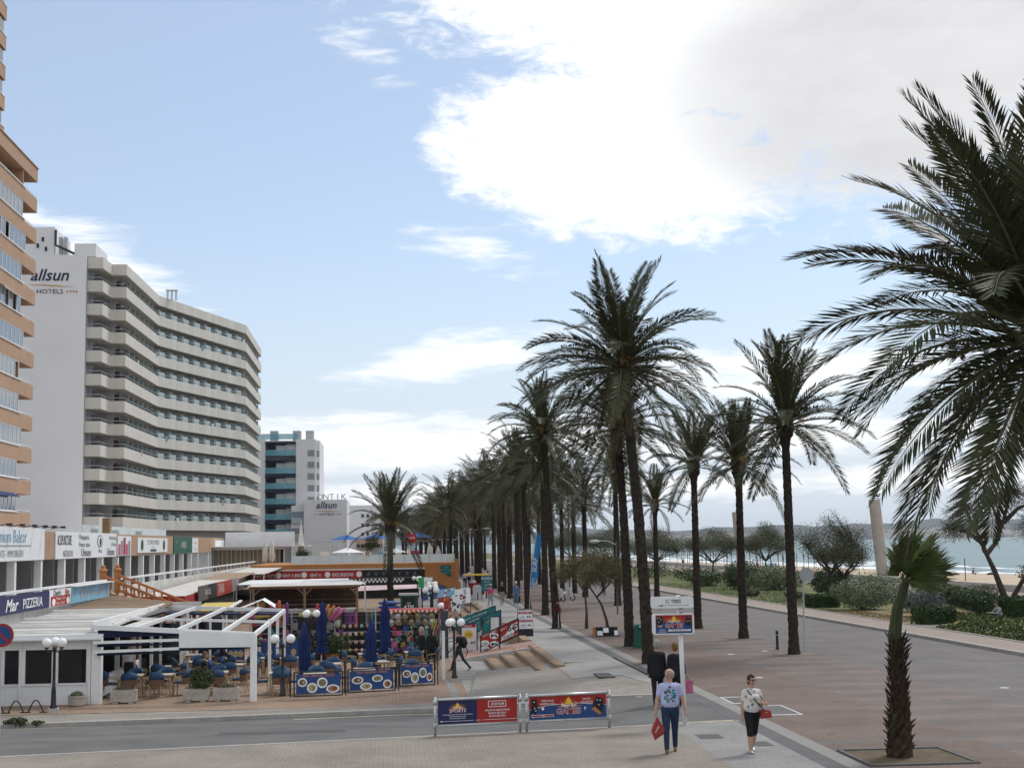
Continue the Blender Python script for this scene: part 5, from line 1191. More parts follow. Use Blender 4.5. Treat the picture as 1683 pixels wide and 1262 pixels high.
# lamps with opal globes
def globe_lamp(x, y, z, label, h=1.62, foot=True, n=3, rz=0.):
    t = thing('street_lamp', label, 'street lamp', (x, y, z), rz, 'black lamp posts with opal globes'); b = .13
    if foot: MB().box(-.17, .17, -.17, .17, 0, b).build('plinth', concrete, t, world=False)
    MB().lathe([(.115, b), (.115, b+.05), (.085, b+.12), (.075, b+.5), (.06, b+.62), (.068, b+.64), (.048, b+.68), (.042, b+h), (.06, b+h+.02), (.075, b+h+.1), (.05, b+h+.16)], (0, 0, 0), 12).build('post', black_m, t, world=False, smooth=True)
    for k in range(n):
        a = 2*pi*k/n+pi/2; c, s = cos(a)*.27, sin(a)*.27
        br = MB().tube([(0, 0, b+h+.08), (c*.45, s*.45, b+h-.0), (c*.9, s*.9, b+h+.0), (c, s, b+h+.12)], [.022, .02, .02, .03], 6).build('bracket', black_m, t, world=False, smooth=True)
        MB().lathe([(.03, b+h+.1), (.075, b+h+.13), (.075, b+h+.16)], (c, s, 0), 10).build('globe_cup', black_m, br, world=False)
        MB().ball((c, s, b+h+.30), .155, 18, 12).build('globe', globe_m, t, world=False, smooth=True)
    return t
globe_lamp(-10.85, 47.6, -.60, 'nearest three-globe black lamp post on its concrete block, before the dark windows', 1.78, rz=.15)
globe_lamp(-3.72, 49.65, -.60, 'two-globe black lamp post between the pergola post and left food banner', 1.62, False, 2, rz=pi/2)
globe_lamp(-3.35, 59.3, -.60, 'three-globe black lamp post between the first two closed umbrellas', 2.0, False, 3, rz=.5)
globe_lamp(2.34, 54.7, -.60, 'three-globe black lamp post the walking man passes, right of the terrace', 1.78, rz=.3)
for k, (x, y, n_, h) in enumerate(((2.35, 66.2, 1, 1.9), (1.9, 70.5, 2, 2.5), (2.3, 82, 2, 2.3), (2.6, 92, 3, 2.2), (2.1, 100, 2, 2.3), (1.9, 108, 3, 2.2))):
    globe_lamp(x, y, -.60, f'{ORD[k]} of the globe lamp posts receding past the souvenir stall', h, True, n_, rz=.4+k)
# street edge things at lower left
t = thing('traffic_sign', 'blue and red round no parking sign on a grey pole, cut by the left edge', 'traffic sign', (-9.98, 37.9, -.2))
MB().tube([(-9.98, 37.9, -.2), (-9.98, 37.9, 2.72)], .035, 8).build('pole', alu, t)
mb = MB(); disc(mb, (-9.96, 37.86, 2.43), XA, ZA, NY, .30, .30, 0, 28); mb.m = 1; disc(mb, (-9.96, 37.86, 2.43), XA, ZA, NY, .235, .235, .006, 28); mb.m = 0
poly(mb, (-9.96, 37.86, 2.43), XA, ZA, NY, [(-.19, .15), (-.15, .19), (.19, -.15), (.15, -.19)][::-1], .012); mb.m = 2; disc(mb, (-9.96, 37.88, 2.43), -XA, ZA, YA, .30, .30, 0, 28); mb.build('plate', [red_p, blue_p, alu], t)
t = thing('bicycle_rack', 'low black wave-shaped bicycle rack on the pavement', 'bicycle rack', (-11.9, 47.6, -.6))
for k in range(3):
    x = -12.9+.62*k; MB().tube([(x, 47.7, -.58), (x+.12, 47.7, -.32), (x+.2, 47.65, -.22), (x+.3, 47.65, -.22), (x+.38, 47.6, -.32), (x+.5, 47.6, -.58)], .022, 6).build('hoop', black_m, t)
    MB().box(x+.4, x+.72, 47.5, 47.58, -.6, -.56).build('foot_plate', black_m, t)
# ------------------------------------------------------------------ steps and ramp between the terrace and the promenade
sand_st = mat('sandstone_step', (.28, .198, .128), .85, .16, 2, bump=.2); ramp_m = paving('pink_ramp_tiles', (.42, .255, .20), (.37, .225, .18), (.3, .2, .16), .3, .15, .008)
def steps(y0, y1, label, cut=0.):
    t = thing('steps', label, 'steps', (5, (y0+y1)/2, -.6)); xs = [4.1, 4.75, 5.4, 6.1]
    for k in range(4):
        x0, x1, z = xs[k], (xs[k+1] if k < 3 else 6.5), -.45+.15*k
        ya = y0+(cut if k == 3 else 0)
        MB().add([(x0, ya-.1, -.7), (x1, ya+.05*k, -.7), (x1, y1, -.7), (x0, y1, -.7), (x0, ya-.1, z), (x1, ya+.05*k, z), (x1, y1, z), (x0, y1, z)],
            [(3,2,1,0),(4,5,6,7),(0,1,5,4),(1,2,6,5),(2,3,7,6),(3,0,4,7)]).build('tread', sand_st, t)
        MB().box(x0-.035, x0+.1, ya-.09, y1, z+.002, z+.022).build('nosing', mat('step_edge', (.19, .13, .085), .85, .15, 3) if k == 0 else bpy.data.materials['step_edge'], t)
    return t
def ramp(y0, y1, label):
    t = thing('ramp', label, 'ramp', (4.6, y0, -.6))
    MB().add([(2.7, y0, -.7), (6.45, y0-1.2, -.7), (6.45, y1, -.7), (2.7, y1, -.7), (2.7, y0, -.58), (6.45, y0-1.2, .03), (6.45, y1, .03), (2.7, y1, -.58)], [(3,2,1,0),(4,5,6,7),(0,1,5,4),(1,2,6,5),(2,3,7,6),(3,0,4,7)]).build('slope', ramp_m, t)
    MB().add([(2.7, y0-.16, -.7), (6.45, y0-1.36, -.7), (6.45, y0-1.21, -.7), (2.7, y0-.01, -.7), (2.7, y0-.16, -.55), (6.45, y0-1.36, .05), (6.45, y0-1.21, .05), (2.7, y0-.01, -.55)], [(3,2,1,0),(4,5,6,7),(0,1,5,4),(1,2,6,5),(2,3,7,6),(3,0,4,7)]).build('ramp_edge', concrete, t); return t
steps(54.0, 64.5, 'near flight of wide sandstone steps up to the promenade'); ramp(64.4, 67.0, 'pink tiled ramp beside the near steps')
steps(88, 108, 'far flight of wide sandstone steps beyond the rental signs'); ramp(79.2, 81.4, 'farther pink ramp behind the teal sign boards')
MB().box(6.1, 6.5, 67.1, 79, -.7, .06).build('retaining_kerb', sand_st)['kind'] = 'structure'; MB().box(6.1, 6.5, 81.5, 87.9, -.7, .06).build('retaining_kerb', sand_st)['kind'] = 'structure'; MB().box(6.1, 6.5, 108.1, 139, -.7, .06).build('retaining_kerb', sand_st)['kind'] = 'structure'
MB().box(2.95, 4.0, 51.6, 51.9, -.62, -.5).build('kerb_piece', concrete)['kind'] = 'structure'

# ------------------------------------------------------------------ rental signs along the ramp
def board(pts, y, name, label, cat, m, draw=None, mats=None, depth=.05, legs=True, group=None):
    """upright board in the plane y = const facing the street; pts = its corners (x, z) anticlockwise from lower left"""
    t = thing(name, label, cat, (pts[0][0], y, min(p[1] for p in pts)), 0, group)
    MB().prism([(x, y, z) for x, z in pts], (0, depth, 0)).build('panel', m, t)
    fm = MB()
    for i in range(len(pts)): a, b = pts[i], pts[(i+1) % len(pts)]; fm.beam((a[0], y+depth/2, a[1]), (b[0], y+depth/2, b[1]), .05, depth+.03, (0, 1, 0))
    fm.build('frame', black_m, t)
    if legs:
        for x, z in (pts[0], pts[1]): MB().tube([(x, y+.05, z-.35), (x, y+.05, z)], .02, 5).build('leg', black_m, t)
    if draw: mb = MB(); draw(mb); mb.build('print', mats, t)
    return t
def ell(mb, x, y, z, rx, rz, off=.015, n=18): disc(mb, (x, y, z), XA, ZA, NY, rx, rz, off, n)
def bike_glyph(mb, x, y, z, s, off=.03):
    for dx in (-.5, .5):
        for k in range(12):
            a0, a1 = 2*pi*k/12, 2*pi*(k+1)/12; poly(mb, (x+dx*s, y, z), XA, ZA, NY, [(.3*s*cos(a0), .3*s*sin(a0)), (.36*s*cos(a0), .36*s*sin(a0)), (.36*s*cos(a1), .36*s*sin(a1)), (.3*s*cos(a1), .3*s*sin(a1))], off)
    for (a, b, c, d) in ((-.5, 0, -.1, .45), (-.1, .45, .35, .45), (.35, .5, .5, 0), (-.5, 0, .05, 0), (.05, 0, -.15, .55), (.05, 0, .35, .42), (.3, .6, .5, .62)):
        L = math.hypot(c-a, d-b); nx, nz = -(d-b)/L*.025, (c-a)/L*.025
        poly(mb, (x, y, z), XA, ZA, NY, [((a+nx)*s, (b+nz)*s), ((a-nx)*s, (b-nz)*s), ((c-nx)*s, (d-nz)*s), ((c+nx)*s, (d+nz)*s)], off)
def scooter_glyph(mb, x, y, z, s, off=.03):
    ell(mb, x-.45*s, y, z, .2*s, .2*s, off, 10); ell(mb, x+.45*s, y, z, .2*s, .2*s, off, 10)
    poly(mb, (x, y, z), XA, ZA, NY, [(-.55*s, .12*s), (.15*s, .02*s), (.5*s, .6*s), (.36*s, .62*s), (.1*s, .2*s), (-.15*s, .36*s), (-.6*s, .36*s)], off)
def d_red1(mb):
    mb.m = 0; sl = .43
    for x, z, g_ in ((4.24, .02, 0), (4.66, .36, 1), (4.24, -.40+.16, 2), (4.68, -.02, 3)):
        mb.m = 0; ell(mb, x, 66, z, .21, .145); mb.m = 1
        if g_ in (0, 2): bike_glyph(mb, x, 66, z-.05, .2)
        else: scooter_glyph(mb, x, 66, z-.03, .24)
    mb.m = 0; text_mb('RENT A BIKE', .12, mb, (4.46, 66, .43), V((1, 0, .42)), ZA, NY, sx=1., off=.015)
board([(4.04, -.42), (4.89, -.02), (4.89, .74), (4.04, .36)], 66, 'rental_sign', 'red board with bicycle and scooter pictures in white ovals on the ramp', 'sign', red_p, d_red1, [white_pr, black_pr])
def d_red2(mb):
    mb.m = 0; poly(mb, (0, 66, 0), XA, ZA, NY, [(4.98, .10), (5.74, .42), (5.74, .98), (5.45, .80), (5.2, .42), (4.98, .28)], .012)
    mb.m = 1; text_mb('6€', .46, mb, (5.52, 66, .55), XA, ZA, NY, bold=.015, off=.02); bike_glyph(mb, 5.2, 66, .24, .26); bike_glyph(mb, 5.5, 66, .36, .24)
    mb.m = 2; poly(mb, (0, 66, 0), XA, ZA, NY, [(5.58, .38), (5.77, .45), (5.77, .58), (5.58, .52)], .016); mb.m = 0; text_mb('RENT A MOTO', .12, mb, (5.3, 66, .70), V((1, 0, .42)), ZA, NY, off=.015)
board([(4.93, .0), (5.80, .36), (5.80, 1.12), (4.93, .76)], 66, 'rental_sign', 'red and white board priced 6€ with bicycles at the top of the ramp', 'sign', red_p, d_red2, [white_pr, black_pr, red_p])
def d_312(mb):
    mb.m = 0; rect(mb, (3.2, 67, 0), XA, ZA, NY, .03, .68, .70, .84); mb.m = 1
    for q in range(1): 
        pts = []
        for k in range(40): rr = (.24 if k % 2 else .19); pts.append((rr*cos(2*pi*k/40)*1.0, rr*.9*sin(2*pi*k/40)))
        poly(mb, (3.55, 67, .38), XA, ZA, NY, pts)
    mb.m = 2; text_mb('312', .17, mb, (3.55, 67, .32), XA, ZA, NY, bold=.01, off=.02); scooter_glyph(mb, 3.40, 67, -.02, .17); scooter_glyph(mb, 3.74, 67, -.02, .17)
    mb.m = 3
    for z in (-.36, -.43): rect(mb, (3.27, 67, z), XA, ZA, NY, 0, .5, 0, .02)
    mb.m = 4; text_mb('RENT', .12, mb, (3.53, 67, .72), XA, ZA, NY, off=.02, sx=1.2)
board([(3.2, -.55), (3.94, -.53), (3.94, .87), (3.2, .87)], 67, 'rental_sign', 'white rental board with yellow sun reading 312 behind the walking man', 'sign', white_pr, d_312, [red_p, yellow_p, black_pr, pink_p, white_pr], legs=False)
def d_teal(mb):
    mb.m = 0
    for i, (tx, s, z) in enumerate((('BOAT TRIPS - PARASAIL', .17, .62), ('TICKETS - EXCURSIONS', .14, .40), ('CHARTER', .14, .2))): text_mb(tx, s, mb, (4.55, 80, z+.08), V((1, 0, .36)), ZA, NY, off=.02, bold=.004)
board([(3.55, -.35), (5.75, .48), (5.75, 1.10), (3.55, .42)], 80, 'excursion_sign', 'long slanting teal excursion board with white lettering on the farther ramp', 'sign', teal_p, d_teal, [white_pr])
board([(3.75, -.6), (4.85, -.15), (4.85, .45), (3.75, .05)], 78.6, 'excursion_sign', 'blue picture board beneath the slanting teal one', 'sign', mat('sea_print', (.03, .14, .22), .5, .5, 3, col2=(.06, .28, .32)), legs=False)
board([(4.85, -.35), (5.85, -.05), (5.85, 1.0), (4.85, .62)], 77.4, 'excursion_sign', 'deep teal underwater picture board facing the promenade end of the ramp', 'sign', mat('reef_print', (.012, .07, .09), .5, .5, 2, col2=(.03, .24, .24)), lambda mb: text_mb('submarine', .16, mb, (5.35, 77.4, .42), V((1, 0, .36)), ZA, NY, off=.02, shear=.2), [yellow_p])
def d_list(mb):
    for k in range(6): rect(mb, (5.27, 76.7, -.12+.13*k), XA, ZA, NY, 0, .26, 0, .02); rect(mb, (5.6, 76.7, -.12+.13*k), XA, ZA, NY, 0, .07, 0, .03)
board([(5.22, -.2), (5.72, -.18), (5.72, .68), (5.22, .66)], 76.7, 'price_list', 'small white price list leaning on the teal boards', 'sign', white_pr, d_list, [grey_pr], legs=False)
# A-frame at the top of the steps
t = thing('pavement_sign', 'tall black and white A-frame advertising Rent a Bike and Rent a Scooter on the walk', 'sign', (6.55, 70.8, 0))
MB().prism([(6.18, 70.6, .0), (6.93, 70.6, .0), (6.93, 70.8, 1.28), (6.18, 70.8, 1.28)], (0, .04, 0)).build('front_panel', black_pr, t)
MB().prism([(6.18, 71.15, 0), (6.93, 71.15, 0), (6.93, 70.85, 1.28), (6.18, 70.85, 1.28)], (0, .04, 0)).build('rear_panel', black_pr, t)
up_ = V((0, .2, 1.28)).normalized(); nn_ = V((0, -1.28, .2)).normalized(); o_ = V((6.18, 70.6, 0)); mb = MB()
rect(mb, o_, XA, up_, nn_, .02, .73, .37, 1.27, .008); mb.m = 1; rect(mb, o_, XA, up_, nn_, .04, .71, 1.09, 1.21, .012); rect(mb, o_, XA, up_, nn_, .04, .71, .69, .81, .012)
mb.m = 0; text_mb('Rent a Bike', .10, mb, o_+XA*.375+up_*1.12, XA, up_, nn_, off=.016, sx=1.1); text_mb('Rent a Scooter', .10, mb, o_+XA*.375+up_*.72, XA, up_, nn_, off=.016); mb.m = 2
scooter_glyph(mb, 6.72, 70.70, .93, .16); bike_glyph(mb, 6.40, 70.70, .90, .16); scooter_glyph(mb, 6.74, 70.64, .52, .14); bike_glyph(mb, 6.42, 70.64, .50, .18)
mb.build('print', [white_pr, red_p, navy_p], t)
# feather flag
t = thing('feather_flag', 'tall narrow blue feather flag with white lettering beside the palms', 'flag', (8.72, 91.3, 0))
MB().tube([(8.72, 91.3, 0), (8.82, 91.3, 2.0), (9.0, 91.3, 4.0), (9.3, 91.3, 5.15)], .025, 6).build('pole', alu, t)
mb = MB(); Ls = []
for k in range(15):
    q = k/14; z = 1.75+3.4*q; x = 8.80+.5*q**1.4; w = .42*min(1, q*6+.25)*(1 if q < .82 else 1-.75*((q-.82)/.18)**2); Ls.append((x, x+w+.04*sin(q*9), z, .05*sin(q*7)))
for a in Ls: mb.v += [(a[0], 91.28, a[2]), ((a[0]+a[1])/2, 91.28+a[3], a[2]), (a[1], 91.28-a[3], a[2]+.04)]
for i in range(14):
    for k in range(2): q = i*3+k; mb.f.append([q, q+1, q+4, q+3]); mb.mi.append(0)
mb.build('banner', mat('flag_blue', (.03, .20, .46), .7, .15, 1), t)
mb = MB(); text_mb('SURF', .40, mb, (9.25, 91.2, 3.1), V((.13, 0, 1)), V((-1, 0, .13)), NY, off=.0, shear=.25, bold=.01); text_mb('hire', .26, mb, (9.04, 91.2, 2.1), V((.13, 0, 1)), V((-1, 0, .13)), NY, off=.0); mb.build('lettering', white_pr, t)

# ------------------------------------------------------------------ souvenir stall
YS = 66.0
st = thing('souvenir_stall', 'open souvenir stall frame crowded with hats, balls and beach toys', 'stall', (-1.2, YS, -.6))
for x in (-6.4, -4.55, -2.6, -.75, .9, 2.15):
    MB().beam((x, YS, -.6), (x, YS, 1.66), .06, .06).build('post', alu, st); MB().beam((x, YS+3, -.6), (x, YS+3, 1.66), .06, .06).build('post', alu, st)
for z in (-.15, .25, .65, 1.05, 1.42): MB().beam((-6.4, YS+.06, z), (2.15, YS+.06, z), .03, .03).build('rail', alu, st)
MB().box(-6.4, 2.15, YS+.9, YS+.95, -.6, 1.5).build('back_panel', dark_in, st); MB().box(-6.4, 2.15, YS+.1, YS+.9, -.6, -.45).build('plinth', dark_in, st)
MB().add([(-.6, YS-.25, 1.60), (2.2, YS-.25, 1.62), (2.2, YS+.4, 1.68), (-.6, YS+.4, 1.66)], [(0,1,2,3)]).build('canopy', red_p, st)
mb = MB(); rnd = random.Random(44)
for k in range(40): x = -.55+2.7*k/40; mb.m = k % 3; mb.box(x, x+.068, YS-.27, YS-.255, 1.5+rnd.uniform(-.03, .03), 1.61)
mb.build('fringe', [red_p, white_pr, orange_pr], st)
pal = {'red': (.5, .03, .03), 'orange': (.65, .2, .03), 'yellow': (.62, .5, .06), 'pink': (.62, .12, .28), 'turquoise': (.05, .32, .36), 'blue': (.04, .1, .38), 'green': (.07, .25, .08), 'white': (.7, .7, .68), 'straw': (.46, .36, .2), 'purple': (.2, .05, .25), 'black': (.02, .02, .022), 'brown': (.16, .09, .05), 'grey': (.25, .25, .26)}
GM = {k: mat(f'goods_{k}', tuple(x*.62+.10*sum(v)/3 for x in v), .6, .3, 9) for k, v in pal.items()}
hat_me = {}; ball_me = {}; bag_me = {}; ring_me = {}
def goods(name, cat, me, x, y, z, label, group, rot=(0, 0, 0), sc=1.): tag(place(name, me, None, (x, y, z), rot, (sc,)*3), label, cat, group)
def hat(c):
    if c not in hat_me: mb = MB(); mb.lathe([(.17, 0), (.18, .012), (.10, .02), (.095, .09), (.07, .12), (.02, .125)], (0,0,0), 14); mb.m = 1; mb.lathe([(.1, .022), (.1, .045)], (0,0,0), 14, False); hat_me[c] = mb.mesh('hat', [GM[c], GM['black']], True)
    return hat_me[c]
def ballm(c, d):
    if (c, d) not in ball_me:
        mb = MB(); mb.ball((0,0,0), .125, 12, 8); me = mb.mesh('ball', [GM[c], GM[d]], True)
        for p in me.polygons: p.material_index = int((math.atan2(p.center.y, p.center.x)+pi)/(pi/3)) % 2
        ball_me[c, d] = me
    return ball_me[c, d]
def bagm(c):
    if c not in bag_me: mb = MB(); mb.box(-.12, .12, -.05, .05, -.16, .1); mb.tube([(.07*cos(a), 0, .1+.12*sin(a)) for a in fr_(0, pi, 8)], .012, 4); bag_me[c] = mb.mesh('bag', [GM[c]], bevel=0)
    return bag_me[c]
def ringm(c):
    if c not in ring_me: mb = MB(); mb.tube([(.16*cos(a), 0, .16*sin(a)) for a in fr_(0, 2*pi, 18)], .06, 7, False); ring_me[c] = mb.mesh('ring', [GM[c]], True)
    return ring_me[c]
cs = list(pal); rnd = random.Random(12)
for k in range(60):                                                  # small toys, purses and flip-flops on the right
    r_, c_ = k//15, k % 15; x, z = -.02+.145*c_+rnd.uniform(-.03, .03), .86-.30*r_+rnd.uniform(-.05, .05); c = rnd.choice(['black', 'brown', 'pink', 'turquoise', 'white', 'red', 'green', 'grey', 'straw', 'black', 'blue'])
    if k % 3 == 0: goods('ball', 'ball', ballm(c, rnd.choice(['white', 'pink', 'black'])), x, YS-.12, z, f'small {c} ball, right side of the stall, row {ORD[r_]}, {ORD[c_]} along', 'small toys on the souvenir stall', (0, k, k), .55)
    else: goods('purse', 'purse', bagm(c), x, YS-.10, z, f'small {c} purse, right side of the stall, row {ORD[r_]}, {ORD[c_]} along', 'small toys on the souvenir stall', (0, rnd.uniform(-.4, .4), rnd.uniform(-.6, .6)), rnd.uniform(.45, .8))
for k in range(14):                                                  # hats at the right
    x, z = -.05+.31*(k % 7)+rnd.uniform(-.03, .03), 1.34-.27*(k//7); c = ('straw', 'white', 'straw', 'brown', 'straw', 'grey')[k % 6]
    goods('hat', 'hat', hat(c), x, YS-.12, z, f'{c} hat on the souvenir stall, row {ORD[k//7]} from top, {ORD[k%7]} from left', 'hats on the souvenir stall', (R(62), 0, rnd.uniform(-.4, .4)), 1.05)
for k in range(24):                                                  # balls in the middle
    x, z = -2.45+.27*(k % 6), .92-.36*(k//6) if k < 18 else -.16; c, d = rnd.choice([('white', 'turquoise'), ('yellow', 'green'), ('orange', 'white'), ('straw', 'orange'), ('pink', 'white')])
    goods('ball', 'ball', ballm(c, d), x, YS-.12, z, f'{c} and {d} ball in the stall racks, row {ORD[k//6]}, {ORD[k%6]} from left', 'balls on the souvenir stall', (0, rnd.uniform(0, 3), rnd.uniform(0, 3)), .72)
for k in range(46):                                                  # bags and small toys
    row = k % 4; x = (-6.2+.155*k if k < 26 else .1+.098*(k-26)); z = 1.12-.42*row if k < 26 else .28-.24*row+.3; c = rnd.choice(['black', 'black', 'brown', 'grey', 'pink', 'turquoise', 'white', 'red', 'purple', 'green', 'straw'])
    goods('bag', 'bag', bagm(c), x, YS-.1-.02*(k % 3), z, f'{c} bag, stall {"left" if k < 26 else "right"}, row {ORD[row]}, {ORD[(k if k<26 else k-26)//4]} from left', 'bags on the souvenir stall', (0, rnd.uniform(-.2, .2), rnd.uniform(-.5, .5)), rnd.uniform(.8, 1.15))
for k in range(18):
    x, z = -4.4+.32*(k % 6), 1.0-.46*(k//6); c = rnd.choice(['black', 'black', 'grey', 'brown'])
    goods('bag', 'bag', bagm(c), x, YS-.16, z, f'dark {c} bag left of the balls, row {ORD[k//6]}, {ORD[k%6]} along', 'dark bags on the souvenir stall', (0, rnd.uniform(-.3, .3), rnd.uniform(-.5, .5)), 1.25)
for k in range(22):
    x, z = -6.3+.19*(k % 11), .35-.5*(k//11)+rnd.uniform(-.08, .08); c = rnd.choice(cs)
    goods('ball', 'ball', ballm(c, rnd.choice(cs)), x, YS-.2, z, f'{c} netted ball at the stall left end, row {ORD[k//11]}, {ORD[k%11]} along', 'net balls on the souvenir stall', (0, 0, k), .8)
for k in range(14):                                                  # towels on a rail
    c = rnd.choice(['pink', 'grey', 'purple', 'black', 'turquoise', 'brown']); mb = MB(); mb.box(-.045, .045, -.01, .01, -.62, 0)
    goods('towel', 'towel', mb.mesh('towel', [GM[c]]), -2.45+.118*k, YS-.08, 1.56, f'{c} folded scarf hanging {ORD[k]} from the left on the top rail', 'scarves on the top rail', (0, rnd.uniform(-.05, .05), rnd.uniform(-.5, .5)))
def lilo(x, z, c, ang, L_, lab, w=.11):
    mb = MB(); mb.tube([(0, 0, 0), (0, 0, L_*.06), (0, 0, L_*.9), (0, 0, L_)], [w*.5, w, w, w*.5], 9); tag(place('inflatable', mb.mesh('inflatable', [GM[c]], True), None, (x, YS-.25, z), (0, ang, 0)), lab, 'inflatable toy', 'inflatables above the souvenir stall')
for k, c in enumerate(('red', 'red', 'orange', 'red', 'purple')): lilo(-5.65+.17*k+.25, 1.0, c, rnd.uniform(-.06, .06), .95+.1*(k % 3), f'upright {c} inflatable tube, {ORD[k]} from left in the red bunch above the stall', .07)
for k, c in enumerate(('red', 'red', 'orange', 'orange', 'pink', 'pink')): lilo(-3.45+.15*k, 1.2, c, .12+.14*k, .78, f'{c} inflatable hammer, {ORD[k]} from left in the fan above the stall', .08)
for k, (c, x) in enumerate((('yellow', -6.2), ('orange', -5.9), ('pink', -6.6), ('yellow', -4.2), ('green', -4.0), ('white', -3.8))): lilo(x, 1.42+.04*(k % 2), c, pi/2-.1, .75, f'{c} air mattress lying on the top of the stall, {ORD[k]} along', .10)
for k, c in enumerate(('pink', 'turquoise', 'yellow', 'orange', 'red', 'green', 'pink', 'turquoise', 'white', 'blue')):
    goods('swim_ring', 'swim ring', ringm(c), .1+.2*k, YS-.22, .55-.25*(k % 3), f'{c} swim ring on the right half of the stall, {ORD[k]} along', 'swim rings on the stall', (0, 0, rnd.uniform(-.5, .5)), .45)
for k, c in enumerate(('yellow', 'yellow', 'pink', 'green')): lilo(1.55+.13*k, -.1, c, .28, 1.35, f'{c} pool noodle leaning at the right end of the stall, {ORD[k]} along', .035)
tag(MB().box(2.22, 2.55, YS-.3, YS+.2, -.6, 1.55).build('display_case', glassy('smoked_case', (.05, .055, .06), .15, .6)), 'tall smoked display case at the right end of the stall', 'display case')
t = thing('air_mattress_stack', 'stack of blue inflatable mattresses left of the lone palm trunk', 'air mattresses', (-1.0, 84, .3)); 
for k in range(3):
    mb = MB(); mb.ball((-.15, 84, .72+.24*k), .5, 14, 6, (1.35, .8, .26)); mb.build('mattress', GM['blue'], t, smooth=True)
MB().box(-1.1, .9, 83.6, 84.6, -.6, .62).build('shelf', dark_in, t)
# bicycle frame, at the stall's right end
def wheel(mb, c, r_, th=.02): mb.tube([(c[0]+r_*cos(a), c[1], c[2]+r_*sin(a)) for a in fr_(0, 2*pi, 22)], th, 5, False)
def bicycle(x, y, z, label, rz=0., col=None, cat='bicycle'):
    t = thing('bicycle', label, 'bicycle', (x, y, z), rz); fm = col or black_m
    for dx in (-.52, .52):
        mb = MB(); wheel(mb, (dx, 0, .34), .325); w = mb.build('wheel', black_m, t, world=False); mb = MB()
        for k in range(10): a = pi*k/5; mb.tube([(dx, 0, .34), (dx+.31*cos(a), 0, .34+.31*sin(a))], .004, 3, False)
        mb.build('spokes', steel, w, world=False)
    mb = MB(); 
    for a, b in (((-.52, .34), (-.17, .78)), ((-.52, .34), (-.02, .30)), ((-.02, .30), (-.19, .92)), ((-.02, .30), (.38, .80)), ((-.17, .76), (.36, .86)), ((.52, .34), (.36, .98))): mb.tube([(a[0], 0, a[1]), (b[0], 0, b[1])], .018, 6)
    mb.build('frame', fm, t, world=False); MB().tube([(.40, -.26, 1.02), (.36, 0, 1.0), (.40, .26, 1.02)], .014, 6).build('handlebar', black_m, t, world=False)
    MB().ball((-.2, 0, .94), .12, 10, 6, (1.1, .6, .35)).build('saddle', black_m, t, world=False, smooth=True); return t
bicycle(2.55, 64.9, -.59, 'black bicycle parked behind the white post beside the stall', .2); bicycle(1.25, 65.2, -.59, 'black bicycle leaning at the front of the stall, left of the other', -.1)
# scooter half hidden behind pergola
t = thing('motor_scooter', 'white motor scooter parked behind the pergola right corner', 'motor scooter', (-5.4, 64.3, -.59), .2)
for dx in (-.62, .62): mb = MB(); wheel(mb, (dx, 0, .25), .2, .055); mb.build('wheel', black_m, t, world=False)
mb = MB(); mb.ball((-.4, 0, .6), .35, 12, 8, (1.3, .6, .75)); mb.build('tail_body', GM['white'], t, world=False, smooth=True); mb = MB(); mb.prism([(.3, -.2, .35), (.55, -.2, .45), (.45, -.2, 1.05), (.32, -.2, 1.02)], (0, .4, 0)); mb.build('leg_shield', GM['white'], t, world=False)
MB().ball((-.4, 0, .86), .3, 12, 6, (1.3, .55, .28)).build('seat', black_m, t, world=False, smooth=True); MB().tube([(.42, -.33, 1.1), (.36, 0, 1.08), (.42, .33, 1.1)], .02, 6).build('handlebar', black_m, t, world=False); MB().box(-.2, .35, -.18, .18, .3, .36).build('footboard', grey_pr, t, world=False)

# ------------------------------------------------------------------ shops, roofs and kiosks behind the stall
t = thing('timber_kiosk', 'open timber kiosk with dark plank back wall and pale counter behind the stall', 'kiosk', (-6, 100, -.6))
for x in (-9.5, -6.0, -2.4): MB().beam((x, 100, -.6), (x, 100, 1.7), .16, .16).build('post', wood, t)
MB().beam((-9.8, 99.95, 1.72), (-2.2, 99.95, 1.76), .16, .16).build('front_beam', wood, t)
for x, s in ((-9.5, 1), (-6.0, -1), (-6.0, 1), (-2.4, -1)): MB().beam((x+.07*s, 100, 1.25), (x+.5*s, 100, 1.66), .08, .08).build('brace', wood, t)
for k in range(7): MB().box(-9.4, -2.5, 103.5, 103.58, -.6+.34*k, -.6+.34*k+.325).build('wall_plank', wood_d, t)
MB().box(-9.4, -2.5, 100.2, 100.8, .12, .26).build('counter', white_dirty, t)
for k in range(26): MB().box(-9.35+.26*k, -9.35+.26*k+.24, 100.25, 100.29, -.6, .11).build('counter_board', alu, t)
MB().add([(-9.9, 99.7, 1.84), (-2.1, 99.7, 1.88), (-2.1, 104, 1.95), (-9.9, 104, 1.92), (-9.9, 99.7, 1.80), (-2.1, 99.7, 1.84), (-2.1, 104, 1.91), (-9.9, 104, 1.88)], [(0,1,2,3),(7,6,5,4),(3,2,6,7),(0,4,5,1),(1,5,6,2),(0,3,7,4)]).build('roof', white_dirty, t)
MB().box(-9.2, -8.8, 100.9, 101.2, .27, .75).build('box', orange_p, t)
